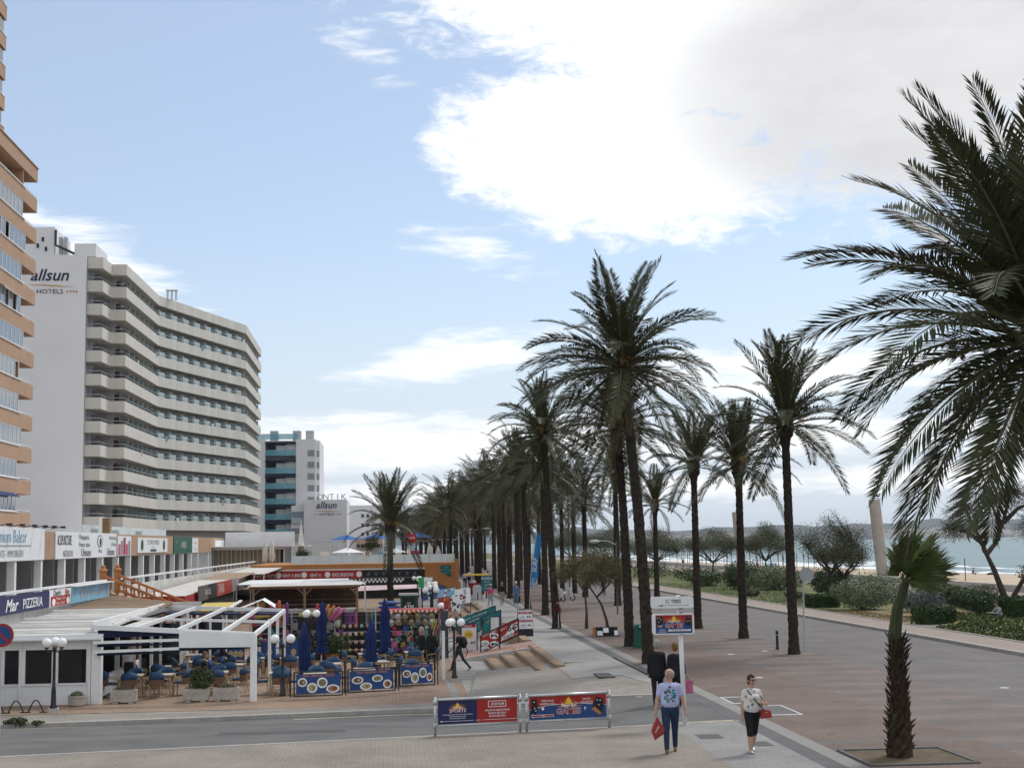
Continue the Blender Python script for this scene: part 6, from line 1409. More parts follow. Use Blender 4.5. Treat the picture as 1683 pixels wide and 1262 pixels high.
def flat_roof(x0, x1, y0, y1, z0, z1, m, name, label, val=None, vm=None):
    t = thing(name, label, 'canopy', ((x0+x1)/2, y0, z0)); MB().add([(x0, y0, z0), (x1, y0, z0), (x1, y1, z1), (x0, y1, z1), (x0, y0, z0-.05), (x1, y0, z0-.05), (x1, y1, z1-.05), (x0, y1, z1-.05)], [(0,1,2,3),(7,6,5,4),(3,2,6,7),(0,4,5,1),(1,5,6,2),(0,3,7,4)]).build('roof_sheet', m, t)
    if val: MB().box(x0, x1, y0-.04, y0-.01, z0-val, z0-.005).build('valance', vm, t); MB().box(x1+.01, x1+.04, y0, y1, z0-val*.9, z0-.02).build('valance', vm, t)
    for x in (x0+.05, x1-.05): MB().beam((x, y0+.1, -.6), (x, y0+.1, z0-.06), .08, .08).build('post', white_p, t); MB().beam((x, y1-.1, -.6), (x, y1-.1, z1-.06), .08, .08).build('post', white_p, t)
    return t
flat_roof(-13.8, -11.35, 80, 104, 1.95, 2.25, white_dirty, 'awning', 'pale sloping roof with red valance behind the terracotta stairs', .62, mat('red_canvas', (.30, .022, .02), .8, .15, 2))
flat_roof(-13.9, -11.3, 104.5, 120, 2.2, 2.45, deck, 'awning', 'tan plank roof beyond the pale one under the gallery')
flat_roof(-13.9, -10.6, 121, 148, 2.3, 2.6, white_dirty, 'awning', 'pale flat roof far along under the gallery')
flat_roof(-11.2, -6.6, 104.5, 115, 1.87, 1.93, white_p, 'awning', 'white canvas awning behind the timber kiosk, left part')
flat_roof(-6.5, -3.4, 105, 115, 1.88, 1.95, white_p, 'awning', 'white canvas awning behind the timber kiosk, right part')
t = thing('peaked_canopy', 'white peaked tent canopy behind the right end of the timber kiosk', 'canopy', (-3.5, 108, 1.9)); MB().add([(-5.0, 106.6, 1.74), (-2.0, 106.6, 1.72), (-2.0, 109.6, 1.75), (-5.0, 109.6, 1.76), (-3.6, 108, 2.08)], [(0,1,4),(1,2,4),(2,3,4),(3,0,4)]).build('canvas', white_p, t)
for x, y in ((-5, 106.6), (-2, 106.6), (-2, 109.6), (-5, 109.6)): MB().beam((x, y, -.6), (x, y, 1.72), .07, .07).build('post', white_p, t)
t = thing('sign_panels', 'receding row of dark and red sign panels left of the timber kiosk', 'sign', (-11.1, 95, 1.5))
for k, m in enumerate((mat('dark_poster', (.05, .04, .04), .6, .5, 5, col2=(.16, .13, .12)), black_pr, mat('red_poster', (.30, .035, .02), .6, .4, 4, col2=(.42, .10, .06)), red_p, mat('grey_poster', (.16, .14, .14), .6, .4, 4, col2=(.3, .26, .25)))): MB().box(-11.15, -11.08, 84+4.3*k, 84+4.3*k+4.2, 1.46, 2.34).build('panel', m, t)
mb = MB(); text_mb('TAPAS', .8, mb, (-11.08, 94.7, 1.65), YA, ZA, XA, sx=1.3, off=.02); mb.build('lettering', white_dirty, t); mb = MB(); text_mb('BAR GRILL', .5, mb, (-11.08, 88, 1.75), YA, ZA, XA, sx=1.2, off=.02); mb.build('lettering', white_dirty, t)
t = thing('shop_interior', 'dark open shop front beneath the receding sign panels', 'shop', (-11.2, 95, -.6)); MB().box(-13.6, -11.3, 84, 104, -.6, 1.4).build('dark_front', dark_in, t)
MB().add([(-10.2, 71.5, 1.52), (-8.3, 71.5, 1.50), (-7.7, 74.5, 1.78), (-9.6, 74.5, 1.80), (-10.2, 71.5, 1.46), (-8.3, 71.5, 1.44), (-7.7, 74.5, 1.72), (-9.6, 74.5, 1.74)], [(0,1,2,3),(7,6,5,4),(3,2,6,7),(0,4,5,1),(1,5,6,2)])
t = thing('awning', 'small flat yellow awning behind the pergola', 'awning', (-9, 72, 1.5)); MB().add([(-9.9, 71.5, 1.50), (-8.05, 71.5, 1.52), (-7.75, 74.5, 1.78), (-9.5, 74.5, 1.76), (-9.9, 71.5, 1.44), (-8.05, 71.5, 1.46), (-7.75, 74.5, 1.72), (-9.5, 74.5, 1.70)], [(0,1,2,3),(7,6,5,4),(3,2,6,7),(0,4,5,1),(1,5,6,2)]).build('canvas', mat('yellow_canvas', (.55, .42, .12), .8, .1, 2), t); MB().beam((-8.0, 71.5, 1.56), (-7.7, 74.5, 1.84), .12, .08).build('side_bar', white_p, t)
for x, y in ((-9.8, 71.6), (-8.1, 71.6)): MB().beam((x, y, -.6), (x, y, 1.45), .06, .06).build('post', white_p, t)
t = thing('butcher_parasol', 'small pitched white sun shade folded like a tent above the stall, left end', 'sun shade', (-6.9, 75, -.6)); mb = MB(); mb.add([(-8.0, 74.4, 1.30), (-6.6, 74.2, 1.86), (-6.6, 75.6, 1.92), (-8.0, 75.6, 1.4)], [(0,1,2,3)]); mb.add([(-6.6, 74.2, 1.87), (-5.9, 74.4, 1.42), (-5.9, 75.6, 1.5), (-6.6, 75.6, 1.93)], [(0,1,2,3)]); mb.build('canvas', white_p, t); MB().beam((-7.0, 75, -.6), (-7.0, 75, 1.75), .08, .08).build('post', black_m, t); MB().box(-7.5, -6.6, 74.35, 74.5, 1.2, 1.5).build('base_board', white_p, t)
MB().box(-7.15, -7.02, 74.3, 74.349, 1.22, 1.48).build('red_stripe', red_p, t)
# blind-hung pavilion at far left centre
t = thing('cane_blind_pavilion', 'white roofed pavilion hung with pale cane blinds, beyond the tan fascia', 'pavilion', (-16.5, 165, -.6))
for k in range(46): x = -20.2+7.6*k/46; MB().box(x, x+.10, 165+.03*(k % 3), 165.06+.03*(k % 3), 1.7+random.uniform(-.1, .15), 4.2).build('cane', bamboo if k % 3 else white_dirty, t)
MB().box(-20.4, -12.3, 165.3, 165.4, 1.4, 4.2).build('dark_back', dark_in, t); MB().box(-20.6, -12.2, 164.5, 172, 4.22, 4.5).build('roof', white_p, t); MB().box(-20.4, -9.5, 163.4, 172, 4.52, 4.62).build('canvas', white_p, t); MB().box(-20.0, -11.8, 175, 176, 4.6, 6.3).build('parapet', white_p, t)
for x in (-20.3, -12.2, -9.6): MB().beam((x, 164.4, -.6), (x, 164.4, 4.5), .12, .12).build('post', white_p, t)
MB().box(-14.1, -7.5, 150, 150.3, 1.4, 2.7).build('low_wall', white_dirty, t)
# orange terrace building
ob = thing('terrace_building', 'low orange building with glass railed roof terrace, red excursions sign and chequered band', 'building', (-3, 140, -.6)); Y0 = 140.
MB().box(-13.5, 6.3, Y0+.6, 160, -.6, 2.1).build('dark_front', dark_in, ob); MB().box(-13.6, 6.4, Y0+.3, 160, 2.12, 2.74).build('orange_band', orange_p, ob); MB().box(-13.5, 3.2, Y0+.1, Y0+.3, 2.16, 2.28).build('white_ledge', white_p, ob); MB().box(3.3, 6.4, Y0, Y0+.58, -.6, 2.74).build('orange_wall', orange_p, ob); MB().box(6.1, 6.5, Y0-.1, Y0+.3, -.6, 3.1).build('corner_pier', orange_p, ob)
for k in range(13):
    x = -9.7+1.22*k; MB().box(x, x+1.17, Y0+.35, Y0+.38, 2.80, 3.58).build('glass_panel', glass_p, ob); MB().box(x+1.18, x+1.21, Y0+.33, Y0+.40, 2.75, 3.62).build('rail_post', alu, ob)
MB().box(-13.5, -2.85, Y0-.15, Y0, 1.38, 2.14).build('red_fascia', red_p, ob); MB().box(-2.8, 3.25, Y0-.1, Y0, 1.42, 2.14).build('black_fascia', black_pr, ob)
mb = MB()
for tx, x, s in (('RENT A MOTO', -12.1, .42), ('RENT A BIKE', -9.64, .42), ('RENT A', -7.36, .42), ('EXCURSIONS', -4.72, .46)):
    if s: text_mb(tx, s, mb, (x, Y0-.15, 1.58), XA, ZA, NY, off=.02, sx=.74, bold=.012)
for x in (-10.9, -8.44, -6.2, -3.17): disc(mb, (x, Y0-.15, 1.76), XA, ZA, NY, .27, .28, .02)
mb.build('lettering', white_pr, ob)
mb = MB()
for k in range(7): text_mb('& K V S Y R A'.split()[k % 7 if k % 7 < 6 else 0], .5, mb, (-2.3+.75*k, Y0-.1, 1.6), XA, ZA, NY, off=.02, shear=.3)
mb.build('lettering', GM['grey'], ob)
for k in range(34):
    for j in range(2):
        if (k+j) % 2 == 0: MB().box(-5.3+.19*k, -5.3+.19*k+.19, Y0-.06, Y0-.02, .92+.19*j, .92+.19*j+.19).build('chequer', white_pr, ob)
MB().box(-5.3, 3.2, Y0-.01, Y0+.05, .6, 1.36).build('dark_band', black_pr, ob); MB().box(-13.5, 3.2, Y0-.02, Y0+.05, 1.34, 1.40).build('trim', alu, ob)
t = thing('solid_balustrade_stair', 'orange walled outside stair descending right from the roof terrace', 'stairs', (4.8, 138.5, -.6))
MB().prism([(3.2, 138.4, 1.45), (6.35, 138.4, -.1), (6.35, 138.4, .75), (3.2, 138.4, 2.62)], (0, .25, 0)).build('parapet', orange_p, t); MB().beam((3.1, 138.5, 2.68), (6.5, 138.5, .80), .32, .1).build('coping', terra, t); MB().box(6.25, 6.6, 138.3, 138.8, -.6, .95).build('newel', orange_p, t)
for k in range(9): q = k/9; MB().box(3.45+2.7*q, 3.52+2.7*q, 138.35, 138.395, 1.45-1.35*q, 2.2-1.5*q).build('rib', terra, t)
for k in range(9): MB().box(3.2+.34*k, 3.54+.34*k, 138.66, 139.9, -.6, 2.2-.27*k).build('step', orange_p, t)
t = thing('wall_sign', 'dark green sign plate on the orange wall above the stair', 'sign', (5.2, 139.9, 1.6)); MB().box(4.75, 5.75, Y0-.06, Y0-.01, 1.35, 2.5).build('plate', green_p, t); mb = MB()
for k, tx in enumerate(('CAFE', 'COCKTAILS', 'PIZZA')): text_mb(tx, .24, mb, (5.25, Y0-.06, 2.2-.27*k), XA, ZA, NY, off=.02)
mb.build('lettering', ltblue_pr, t)
# things on the roof terrace
def parasol(x, y, z, r_, h, m, label, rz=0., n=8):
    t = thing('parasol', label, 'parasol', (x, y, z)); MB().tube([(x, y, z), (x, y, z+h)], .04, 6).build('pole', alu, t)
    mb = MB(); mb.v = [(x, y, z+h+.02)]+[(x+r_*cos(2*pi*k/n+.3), y+r_*sin(2*pi*k/n+.3), z+h-r_*.28) for k in range(n)]; mb.f = [[0, 1+k, 1+(k+1) % n] for k in range(n)]; mb.mi = [0]*n; mb.build('canopy', m, t); return t
parasol(-4.6, 150, 2.74, 1.75, 1.55, white_p, 'open white parasol low on the roof terrace, left of the palm trunk'); parasol(.35, 150, 2.74, 1.4, 1.4, white_p, 'open white parasol on the roof terrace half behind the palm trunk')
bluep = mat('bright_blue_canvas', (.03, .12, .36), .8, .1, 2)
parasol(-6.0, 190, 2.0, 2.3, 3.9, bluep, 'blue canopy above the terrace in front of the lettered annex'); parasol(-2.3, 200, 2.0, 2.3, 4., bluep, 'second blue canopy right of the first above the terrace'); parasol(3.6, 190, 2.0, 2.4, 4.1, bluep, 'blue canopy right of the lone palm trunk')
t = thing('closed_parasol', 'tall folded pale parasol standing before the lettered annex', 'parasol', (-10.5, 168, 2.7)); MB().lathe([(.05, 0), (.32, .5), (.30, 1.2), (.36, 2.0), (.28, 3.2), (.12, 4.6), (.03, 5.3)], (-10.5, 168, 2.2), 10).build('canopy', white_dirty, t)
for k, (x, y, h) in enumerate(((4.0, 152, 2.0), (4.9, 152, 1.7), (-13.6, 156, 2.4), (-12.9, 156, 2.6))):
    t = thing('closed_parasol', f'{("cream folded parasol on the right of the roof terrace", "smaller cream folded parasol at the right end of the roof terrace", "beige folded parasol at the left of the roof terrace", "second beige folded parasol at the left of the roof terrace")[k]}', 'parasol', (x, y, 2.7)); MB().lathe([(.05, 0), (.28, .3), (.34, .8), (.22, h-.5), (.04, h)], (x, y, 2.7), 9).build('canopy', white_dirty, t)
for k, (x0, x1, y, m, nm) in enumerate(((2.0, 2.9, 151, pink_p, 'pink'), (-7.5, -6.6, 152, white_p, 'white'), (-3.1, -2.2, 153, white_p, 'square white'), (-1.6, -.9, 154, ltblue_pr, 'pale blue'))): tag(MB().box(x0, x1, y, y+.6, 2.74, 3.9).build('lounge_screen', m), f'{nm} lounge screen on the roof terrace', 'screen')
for k in range(5):
    x = -8.6+2.6*k; t = thing('canopy_stand', f'{ORD[k]} thin metal canopy frame from the left on the roof terrace', 'frame', (x, 156, 2.7))
    for a in (0, 2.2): MB().beam((x+a, 156, 2.74), (x+a, 156, 4.9), .06, .06).build('post', alu, t)
    MB().beam((x, 156, 4.9), (x+2.2, 156, 4.9), .06, .06).build('beam', alu, t)
t = thing('round_sign', 'red round advertising sign above the terrace right of the lone palm', 'sign', (2.0, 145, 3)); MB().beam((2.0, 145, 2.7), (2.0, 145, 5.0), .06, .06).build('pole', alu, t); mb = MB(); mb.tube([(2.0, 144.9, 5.2), (2.0, 145.05, 5.2)], .52, 20); mb.build('disc', red_p, t); mb = MB(); text_mb('cola', .4, mb, (2.0, 144.89, 5.1), XA, ZA, NY, off=.02, shear=.3); mb.build('lettering', white_pr, t)
shrub(-9.4, 154, .9, .8, 1.6, leaf_green, 'round dark shrub on the roof terrace by the white parasol', n=900, size=.09, z=2.74, seed=60); shrub(-2.6, 185, .9, .9, 1.7, leaf_hedge, 'clipped round green shrub behind the terrace, left of the palm trunk', n=800, size=.1, z=4., seed=61)
for k in range(4):
    x = 4.7+.82*k; t = thing('street_lamp', f'{ORD[k]} of four black hood lamps in a row behind the terrace, from the left', 'street lamp', (x, 162, 0)); MB().tube([(x, 162, 0), (x, 162, 5.1)], .05, 6).build('post', black_m, t); MB().lathe([(.36, 0), (.40, .06), (.36, .1), (.14, .36), (.05, .4)], (x, 162, 5.1), 12).build('hood', black_m, t); MB().lathe([(.1, -.14), (.34, -.01)], (x, 162, 5.1), 12).build('glass', globe_m, t)
# ATM and its sign
t = thing('cash_machine_booth', 'dark green and black cash machine booth right of the lone palm trunk', 'cash machine', (1.1, 95, -.6)); MB().box(.55, 1.65, 95, 95.9, -.6, 1.22).build('cabinet', green_p, t); MB().box(.68, 1.52, 94.96, 94.995, -.5, 1.1).build('front', black_pr, t); MB().box(.45, 1.75, 94.85, 96, 1.225, 1.36).build('roof', alu, t); mb = MB(); text_mb('ATM', .36, mb, (1.1, 94.96, .36), XA, ZA, NY, bold=.015, off=.015, sx=.9); text_mb('cash', .16, mb, (1.1, 94.96, .7), XA, ZA, NY, off=.015); mb.build('lettering', white_pr, t)
t = thing('cash_machine_sign', 'green and white ATM sign on a white pole', 'sign', (1.9, 96, -.6)); MB().beam((1.85, 96, -.6), (1.85, 96, 1.9), .1, .1).build('pole', white_p, t); MB().box(1.75, 2.7, 95.9, 95.96, 1.7, 2.36).build('plate', white_pr, t); mb = MB(); rect(mb, (1.75, 95.9, 1.7), XA, ZA, NY, .0, .38, 0, .66); mb.m = 1; text_mb('ATM', .26, mb, (2.4, 95.9, 1.92), XA, ZA, NY, bold=.01, off=.015, sx=.8); mb.build('print', [mat('bright_green', (.03, .32, .08), .5, 0), green_p], t)
t = thing('shop_awning', 'pink and white striped shop awning under the chequered band', 'awning', (0, 118, 1)); MB().add([(-3.2, 116, .9), (2.4, 116, 1.05), (2.4, 118, 1.3), (-3.2, 118, 1.25)], [(0,1,2,3)]).build('canvas', mat('striped_canvas', (.6, .45, .46), .8, .2, 1), t); MB().beam((-3.1, 116.1, -.6), (-3.1, 116.1, .9), .06, .06).build('post', alu, t); MB().beam((2.3, 116.1, -.6), (2.3, 116.1, 1.0), .06, .06).build('post', alu, t)
# display stands by the far steps
rnd = random.Random(3)
def stand(x, y, w, h, m, label, nm='display_board', tilt=.12, z0=-.5, extra=None):
    t = thing(nm, label, 'display', (x, y, z0)); MB().prism([(x, y, z0), (x+w, y, z0+w*tilt), (x+w, y+.25, z0+w*tilt+h), (x, y+.25, z0+h)], (0, .08, 0)).build('panel', m, t)
    mb = MB()
    for k in range(14): u_, v_ = rnd.random()*.8*w, rnd.random()*.8*h; mb.m = k % 3; mb.add([(x+u_+a, y-.015+.25*(v_+b)/h, z0+v_+b+tilt*(u_+a)) for a, b in ((.03, .03), (.03+w*.15, .03), (.03+w*.15, .03+h*.13), (.03, .03+h*.13))], [(0,1,2,3)])
    mb.build('postcards', extra or [white_pr, ltblue_pr, pink_p], t)
    for a in (0, w): MB().beam((x+a, y+.3, -.62), (x+a, y+.2, z0+.3), .05, .05).build('leg', black_m, t)
    return t
stand(2.2, 104, 1.6, .9, blue_p, 'blue poster board below the orange stair, left of the racks', z0=.5); stand(3.2, 101, 1.3, 1.0, ltblue_pr, 'bright blue postcard board tilted beside the far steps', z0=.35)
stand(3.0, 93, .8, 1.4, GM['red'], 'rack of red shirts beside the far steps', 'clothes_rack', z0=-.3, extra=[red_p, orange_pr, white_pr]); stand(3.6, 95, .9, 1.1, white_p, 'white leaning display board with black and white photographs', z0=-.1, extra=[black_pr, grey_pr, black_pr]); stand(4.3, 99, 1.1, 1.0, white_pr, 'white poster board at the foot of the orange stair', z0=.4, extra=[grey_pr, red_p, grey_pr])
stand(3.3, 89, .8, .7, GM['straw'], 'low tilted souvenir tray beside the far steps', 'souvenir_tray', z0=-.35, extra=[leaf_green, pink_p, ltblue_pr])
# rickshaw with yellow roof and green sign
t = thing('pedal_rickshaw', 'pedal rickshaw with yellow roof and round poster on the promenade', 'rickshaw', (6.9, 118, 0))
MB().box(6.0, 8.0, 117.6, 119, 1.95, 2.05).build('canopy', yellow_p, t)
for x in (6.15, 7.85): MB().beam((x, 118.9, .7), (x, 118.7, 1.95), .05, .05).build('canopy_post', black_m, t)
for x in (6.2, 7.75): mb = MB(); mb.tube([(x, 118.2+.33*cos(a), .36+.33*sin(a)) for a in fr_(0, 2*pi, 20)], .035, 6, False); mb.tube([(x-.03, 118.2, .36), (x+.03, 118.2, .36)], .07, 8); mb.build('wheel', black_m, t)
MB().box(6.35, 7.6, 118.3, 119, .35, .75).build('seat', red_p, t); MB().box(6.35, 7.6, 119, 119.12, .75, 1.3).build('seat_back', red_p, t)
mb = MB(); mb.prism([(6.6, 117.2, .1), (7.3, 117.2, .1), (7.3, 117.5, 1.05), (7.15, 117.54, 1.2), (6.75, 117.54, 1.2), (6.6, 117.5, 1.05)], (0, .05, 0)); mb.build('poster', mat('faded_poster', (.34, .40, .38), .6, .4, 3, col2=(.55, .5, .5)), t)
mb = MB(); mb.tube([(6.95, 116.6+.3*cos(a), .32+.3*sin(a)) for a in fr_(0, 2*pi, 18)], .03, 6, False); mb.build('front_wheel', black_m, t)
t = thing('tour_sign', 'green upright sign lettered MUNDO beside the rickshaw', 'sign', (7.7, 115, 0)); MB().box(7.15, 8.05, 115, 115.06, .75, 1.95).build('plate', teal_p, t); mb = MB(); text_mb('MUNDO', .30, mb, (7.6, 115, 1.65), XA, ZA, NY, off=.02, sx=.8, bold=.01)
for k, tx in enumerate(('TOURS', 'RENT', 'TICKETS')): text_mb(tx, .15, mb, (7.6, 115, 1.42-.24*k), XA, ZA, NY, off=.02)
mb.build('lettering', white_pr, t)
for x in (7.2, 8.0): MB().beam((x, 115.1, 0), (x, 115.1, .8), .05, .05).build('leg', black_m, t)

# ------------------------------------------------------------------ promenade furniture
t = thing('litter_bin', 'dark green litter bin on the paving behind the tallest palm trunk', 'litter bin', (10.68, 61.6, 0)); 
MB().prism([(10.42, 61.35, .06), (10.94, 61.35, .06), (10.90, 61.35, .92), (10.86, 61.35, 1.0), (10.50, 61.35, 1.0), (10.46, 61.35, .92)], (0, .45, 0)).build('body', green_p, t); MB().box(10.4, 10.96, 61.33, 61.82, .0, .2).build('base', green_p, t); MB().box(10.56, 10.8, 61.32, 61.345, .80, .90).build('opening', black_pr, t); MB().box(10.6, 10.72, 61.31, 61.318, .88, .97).build('label_plate', white_pr, t)
t = thing('bollard', 'short black cast bollard on the paving beside the slim palm', 'bollard', (16.03, 59.1, 0)); MB().lathe([(.075, 0), (.08, .06), (.06, .1), (.055, .68), (.068, .70), (.068, .75), (.03, .79)], (16.03, 59.1, 0), 12).build('post', black_m, t); MB().lathe([(.066, 0), (.066, .03)], (16.03, 59.1, .58), 12).build('band', alu, t)
t = thing('traffic_sign', 'back of a round grey road sign on a pole beside the slim palm', 'traffic sign', (16.8, 57.8, 0)); MB().tube([(16.8, 57.8, 0), (16.86, 57.8, 3.45)], .032, 8).build('pole', alu, t); mb = MB(); mb.tube([(16.98, 57.70, 3.1), (16.98, 57.74, 3.1)], .30, 24); mb.build('plate', mat('sign_back', (.36, .37, .38), .5, .05, 3, metal=.3), t); MB().box(16.72, 17.2, 57.745, 57.77, 3.05, 3.10).build('bracket', alu, t)
# planter of framed prints by the rusty tree
t = thing('print_display', 'open black box with white prints propped at the foot of the curving tree', 'display', (10.3, 69.5, 0)); MB().box(9.85, 11.0, 69.9, 69.98, .0, .42).build('back', black_pr, t); MB().box(9.78, 9.845, 69.3, 69.98, 0, .42).build('side', orange_p, t); MB().box(9.85, 11.0, 69.3, 69.89, 0, .05).build('tray', black_pr, t)
for x, z, w in ((9.93, .04, .28), (10.24, .18, .26), (10.78, .05, .17)): MB().prism([(x, 69.45, z), (x+w, 69.45, z), (x+w, 69.55, z+.22), (x, 69.55, z+.22)], (0, .015, 0)).build('print', white_pr, t)
# street name sign
sg = thing('street_sign', 'white C/ TEBES street sign above a colourful GAMES panel on one white pole', 'street sign', (7.22, 35.7, 0)); YT = 35.7
MB().tube([(7.28, YT+.06, 0), (7.20, YT+.06, 3.22)], .058, 12).build('pole', white_p, sg, smooth=True); MB().lathe([(.10, 0), (.10, .02), (.065, .03)], (7.28, YT+.06, 0), 12).build('base_plate', alu, sg)
def rr(x0, x1, z0, z1, rad, y, n=4):
    o = []
    for cx, cz, a in ((x1-rad, z1-rad, 0), (x0+rad, z1-rad, pi/2), (x0+rad, z0+rad, pi), (x1-rad, z0+rad, 1.5*pi)): o += [(cx+rad*cos(a+pi/2*k/n), y, cz+rad*sin(a+pi/2*k/n)) for k in range(n+1)]
    return o
MB().prism(rr(6.48, 7.55, 2.905, 3.185, .05, YT-.09), (0, .14, 0)).build('name_box', white_p, sg)
mb = MB(); O = V((7.03, YT-.09, 3.03)); text_mb('C/. TEBES', .125, mb, O, XA, ZA, NY, sx=.78, off=.004, bold=.012); poly(mb, (6.61, YT-.09, 2.965), XA, ZA, NY, [(0, 0), (.16, -.013), (.16, .024)], .004); rect(mb, (6.77, YT-.09, 2.965), XA, ZA, NY, 0, .65, .004, .012, .004); mb.build('lettering', black_pr, sg)
for x in (6.72, 7.20): MB().box(x-.02, x+.02, YT-.04, YT+.0, 2.775, 2.904).build('hanger', alu, sg)
for z in (3.19, 2.875, 2.79, 2.235): MB().lathe([(.068, 0), (.068, .018)], (7.24, YT+.06, z), 10).build('clamp', black_m, sg)
gb = MB().prism(rr(6.50, 7.55, 2.255, 2.765, .06, YT-.10), (0, .15, 0)).build('games_box', white_p, sg)
def games_print(mb, O, w, h, s, big):
    """red over blue panel with a gold burst and GAMES lettering; materials: red, blue, gold, white, black, yellow"""
    mb.m = 1; rect(mb, O, XA, ZA, NY, 0, w, 0, h, .003); mb.m = 0; poly(mb, O, XA, ZA, NY, [(0, h*.52), (w*.3, h*.66), (w*.55, h*.7), (w, h*.5), (w, h), (0, h)], .005)
    c = (w*.5, h*.60); mb.m = 2
    for k in range(9): a = pi*(k+.5)/9; poly(mb, O, XA, ZA, NY, [(c[0]+.05*s*cos(a-.5), c[1]+.04*s*sin(a-.5)), (c[0]+.30*s*cos(a)*1.1, c[1]+.17*s*sin(a)), (c[0]+.05*s*cos(a+.5), c[1]+.04*s*sin(a+.5))], .008)
    mb.m = 5; poly(mb, O, XA, ZA, NY, [(c[0]-.06*s, c[1]+.02*s), (c[0]+.06*s, c[1]+.02*s), (c[0]+.045*s, c[1]+.12*s), (c[0], c[1]+.19*s), (c[0]-.045*s, c[1]+.12*s)], .010)
    q = V(O)+XA*c[0]+ZA*(c[1]-.15*s); mb.m = 3; text_mb('GAMES', .17*s, mb, q, XA, ZA, NY, bold=.05, sx=.98, off=.012); mb.m = 0; text_mb('GAMES', .17*s, mb, q, XA, ZA, NY, bold=.012, sx=.98, off=.015)
    mb.m = 3; text_mb('Mega Fun', .085*s, mb, q+ZA*.15*s, XA, ZA, NY, shear=.2, bold=.012, off=.015)
G6 = [red_p, blue_p, orange_pr, white_pr, black_pr, yellow_p]
O = V((6.57, YT-.10, 2.285)); mb = MB(); games_print(mb, O, .93, .45, .88, 0)
mb.m = 3; text_mb('SALON', .042, mb, O+XA*.17+ZA*.075, XA, ZA, NY, bold=.01, off=.012); text_mb('DE JUEGOS', .042, mb, O+XA*.17+ZA*.025, XA, ZA, NY, bold=.01, off=.012); text_mb('P', .06, mb, O+XA*.15+ZA*.16, XA, ZA, NY, bold=.02, off=.012)
poly(mb, O, XA, ZA, NY, [(.30, .07), (.35, .035), (.35, .05), (.89, .05), (.89, .095), (.35, .095), (.35, .105)], .010); mb.m = 0; text_mb('SPIELHALLE GAMING HALL 100m', .030, mb, O+XA*.62+ZA*.063, XA, ZA, NY, off=.014, bold=.01)
mb.m = 4; poly(mb, O, XA, ZA, NY, [(.02, .22), (.14, .20), (.19, .30), (.17, .42), (.05, .43), (.01, .34)], .009); poly(mb, O, XA, ZA, NY, [(.77, .20), (.91, .18), (.90, .30), (.87, .43), (.79, .43), (.76, .30)], .009); mb.m = 3
for x, z in ((.05, .37), (.10, .39), (.13, .34), (.08, .28), (.83, .39), (.81, .29), (.86, .30)): disc(mb, O+XA*x+ZA*z, XA, ZA, NY, .012, .010, .013, 8)
mb.m = 2; poly(mb, O, XA, ZA, NY, [(.04, .20), (.16, .19), (.12, .145), (.08, .15)], .0095); mb.build('games_print', G6, gb)
# two barrier frames with printed panels
def barrier(a, b, label):
    a, b = V(a), V(b); d = (b-a).normalized(); t = thing('barrier', label, 'barrier', tuple(a), 0)
    for p in (a, b):
        MB().tube([p, p+V((0, 0, .92))], .032, 10).build('post', steel, t, smooth=True)
        for z in (.26, .80): MB().tube([p+V((0, 0, z-.06)), p+V((0, 0, z+.06))], .046, 10).build('clamp', steel if z > .5 else alu, t, smooth=True)
    MB().tube([a+V((0, 0, .86)), b+V((0, 0, .86))], .036, 12).build('top_rail', steel, t, smooth=True); MB().tube([a+V((0, 0, .24)), b+V((0, 0, .24))], .028, 12).build('lower_rail', steel, t, smooth=True)
    nn = V((d.y, -d.x, 0)); o = a+d*.07+V((0, 0, .275)); L = (b-a).length-.14; MB().prism([o, o+d*L, o+d*L+ZA*.55, o+ZA*.55], -nn*.014).build('panel', navy_p, t)
    return t, o, d, nn, L
t, o, d, nn, L = barrier((1.02, 34.92, 0), (3.10, 35.28, 0), 'left barrier with navy and red sports betting panel at the street edge'); mb = MB(); h = .55
_t = lambda s, sz, u_, v_, **k: text_mb(s, sz, mb, o+d*u_+ZA*v_, d, ZA, nn, **{'off': .012, 'bold': .012, **k})
mb.m = 0; rect(mb, o, d, ZA, nn, L*.49, L, 0, h, .004); mb.m = 3; fx = L*.745
for (u0, u1, v0, v1) in ((fx-.225, fx+.225, .36, .375), (fx-.225, fx+.225, .495, .51), (fx-.225, fx-.21, .375, .495), (fx+.21, fx+.225, .375, .495)): rect(mb, o, d, ZA, nn, u0, u1, v0, v1, .008)
_t('SPORTIUM', .082, fx, .405, shear=.2, sx=.84); _t('APUESTAS DEPORTIVAS', .062, fx, .265, sx=.93); _t('SPORTS BETTING', .062, fx, .195, sx=.95); _t('SPORTWETTEN', .062, fx, .125, sx=.95)
_t('RETRANSMISIONES DEPORTIVAS EN DIRECTO', .036, L*.245, .205, bold=.004); _t('LIVE SPORTS BROADCAST', .036, L*.245, .16, bold=.004); _t('LIVE SPORTSENDUNGEN', .036, L*.245, .115, bold=.004)
rect(mb, o, d, ZA, nn, .09, L*.44, .062, .070, .008); rect(mb, o, d, ZA, nn, L*.56, L-.02, .062, .070, .008); poly(mb, o, d, ZA, nn, [(.04, .066), (.10, .048), (.10, .084)], .008); _t('a 100m', .045, L*.5, .052, bold=.004)
c = L*.245; mb.m = 2
for k in range(9): a_ = pi*(k+.5)/9; poly(mb, o, d, ZA, nn, [(c+.05*cos(a_-.5), .33+.04*sin(a_-.5)), (c+.25*cos(a_), .33+.17*sin(a_)), (c+.05*cos(a_+.5), .33+.04*sin(a_+.5))], .008)
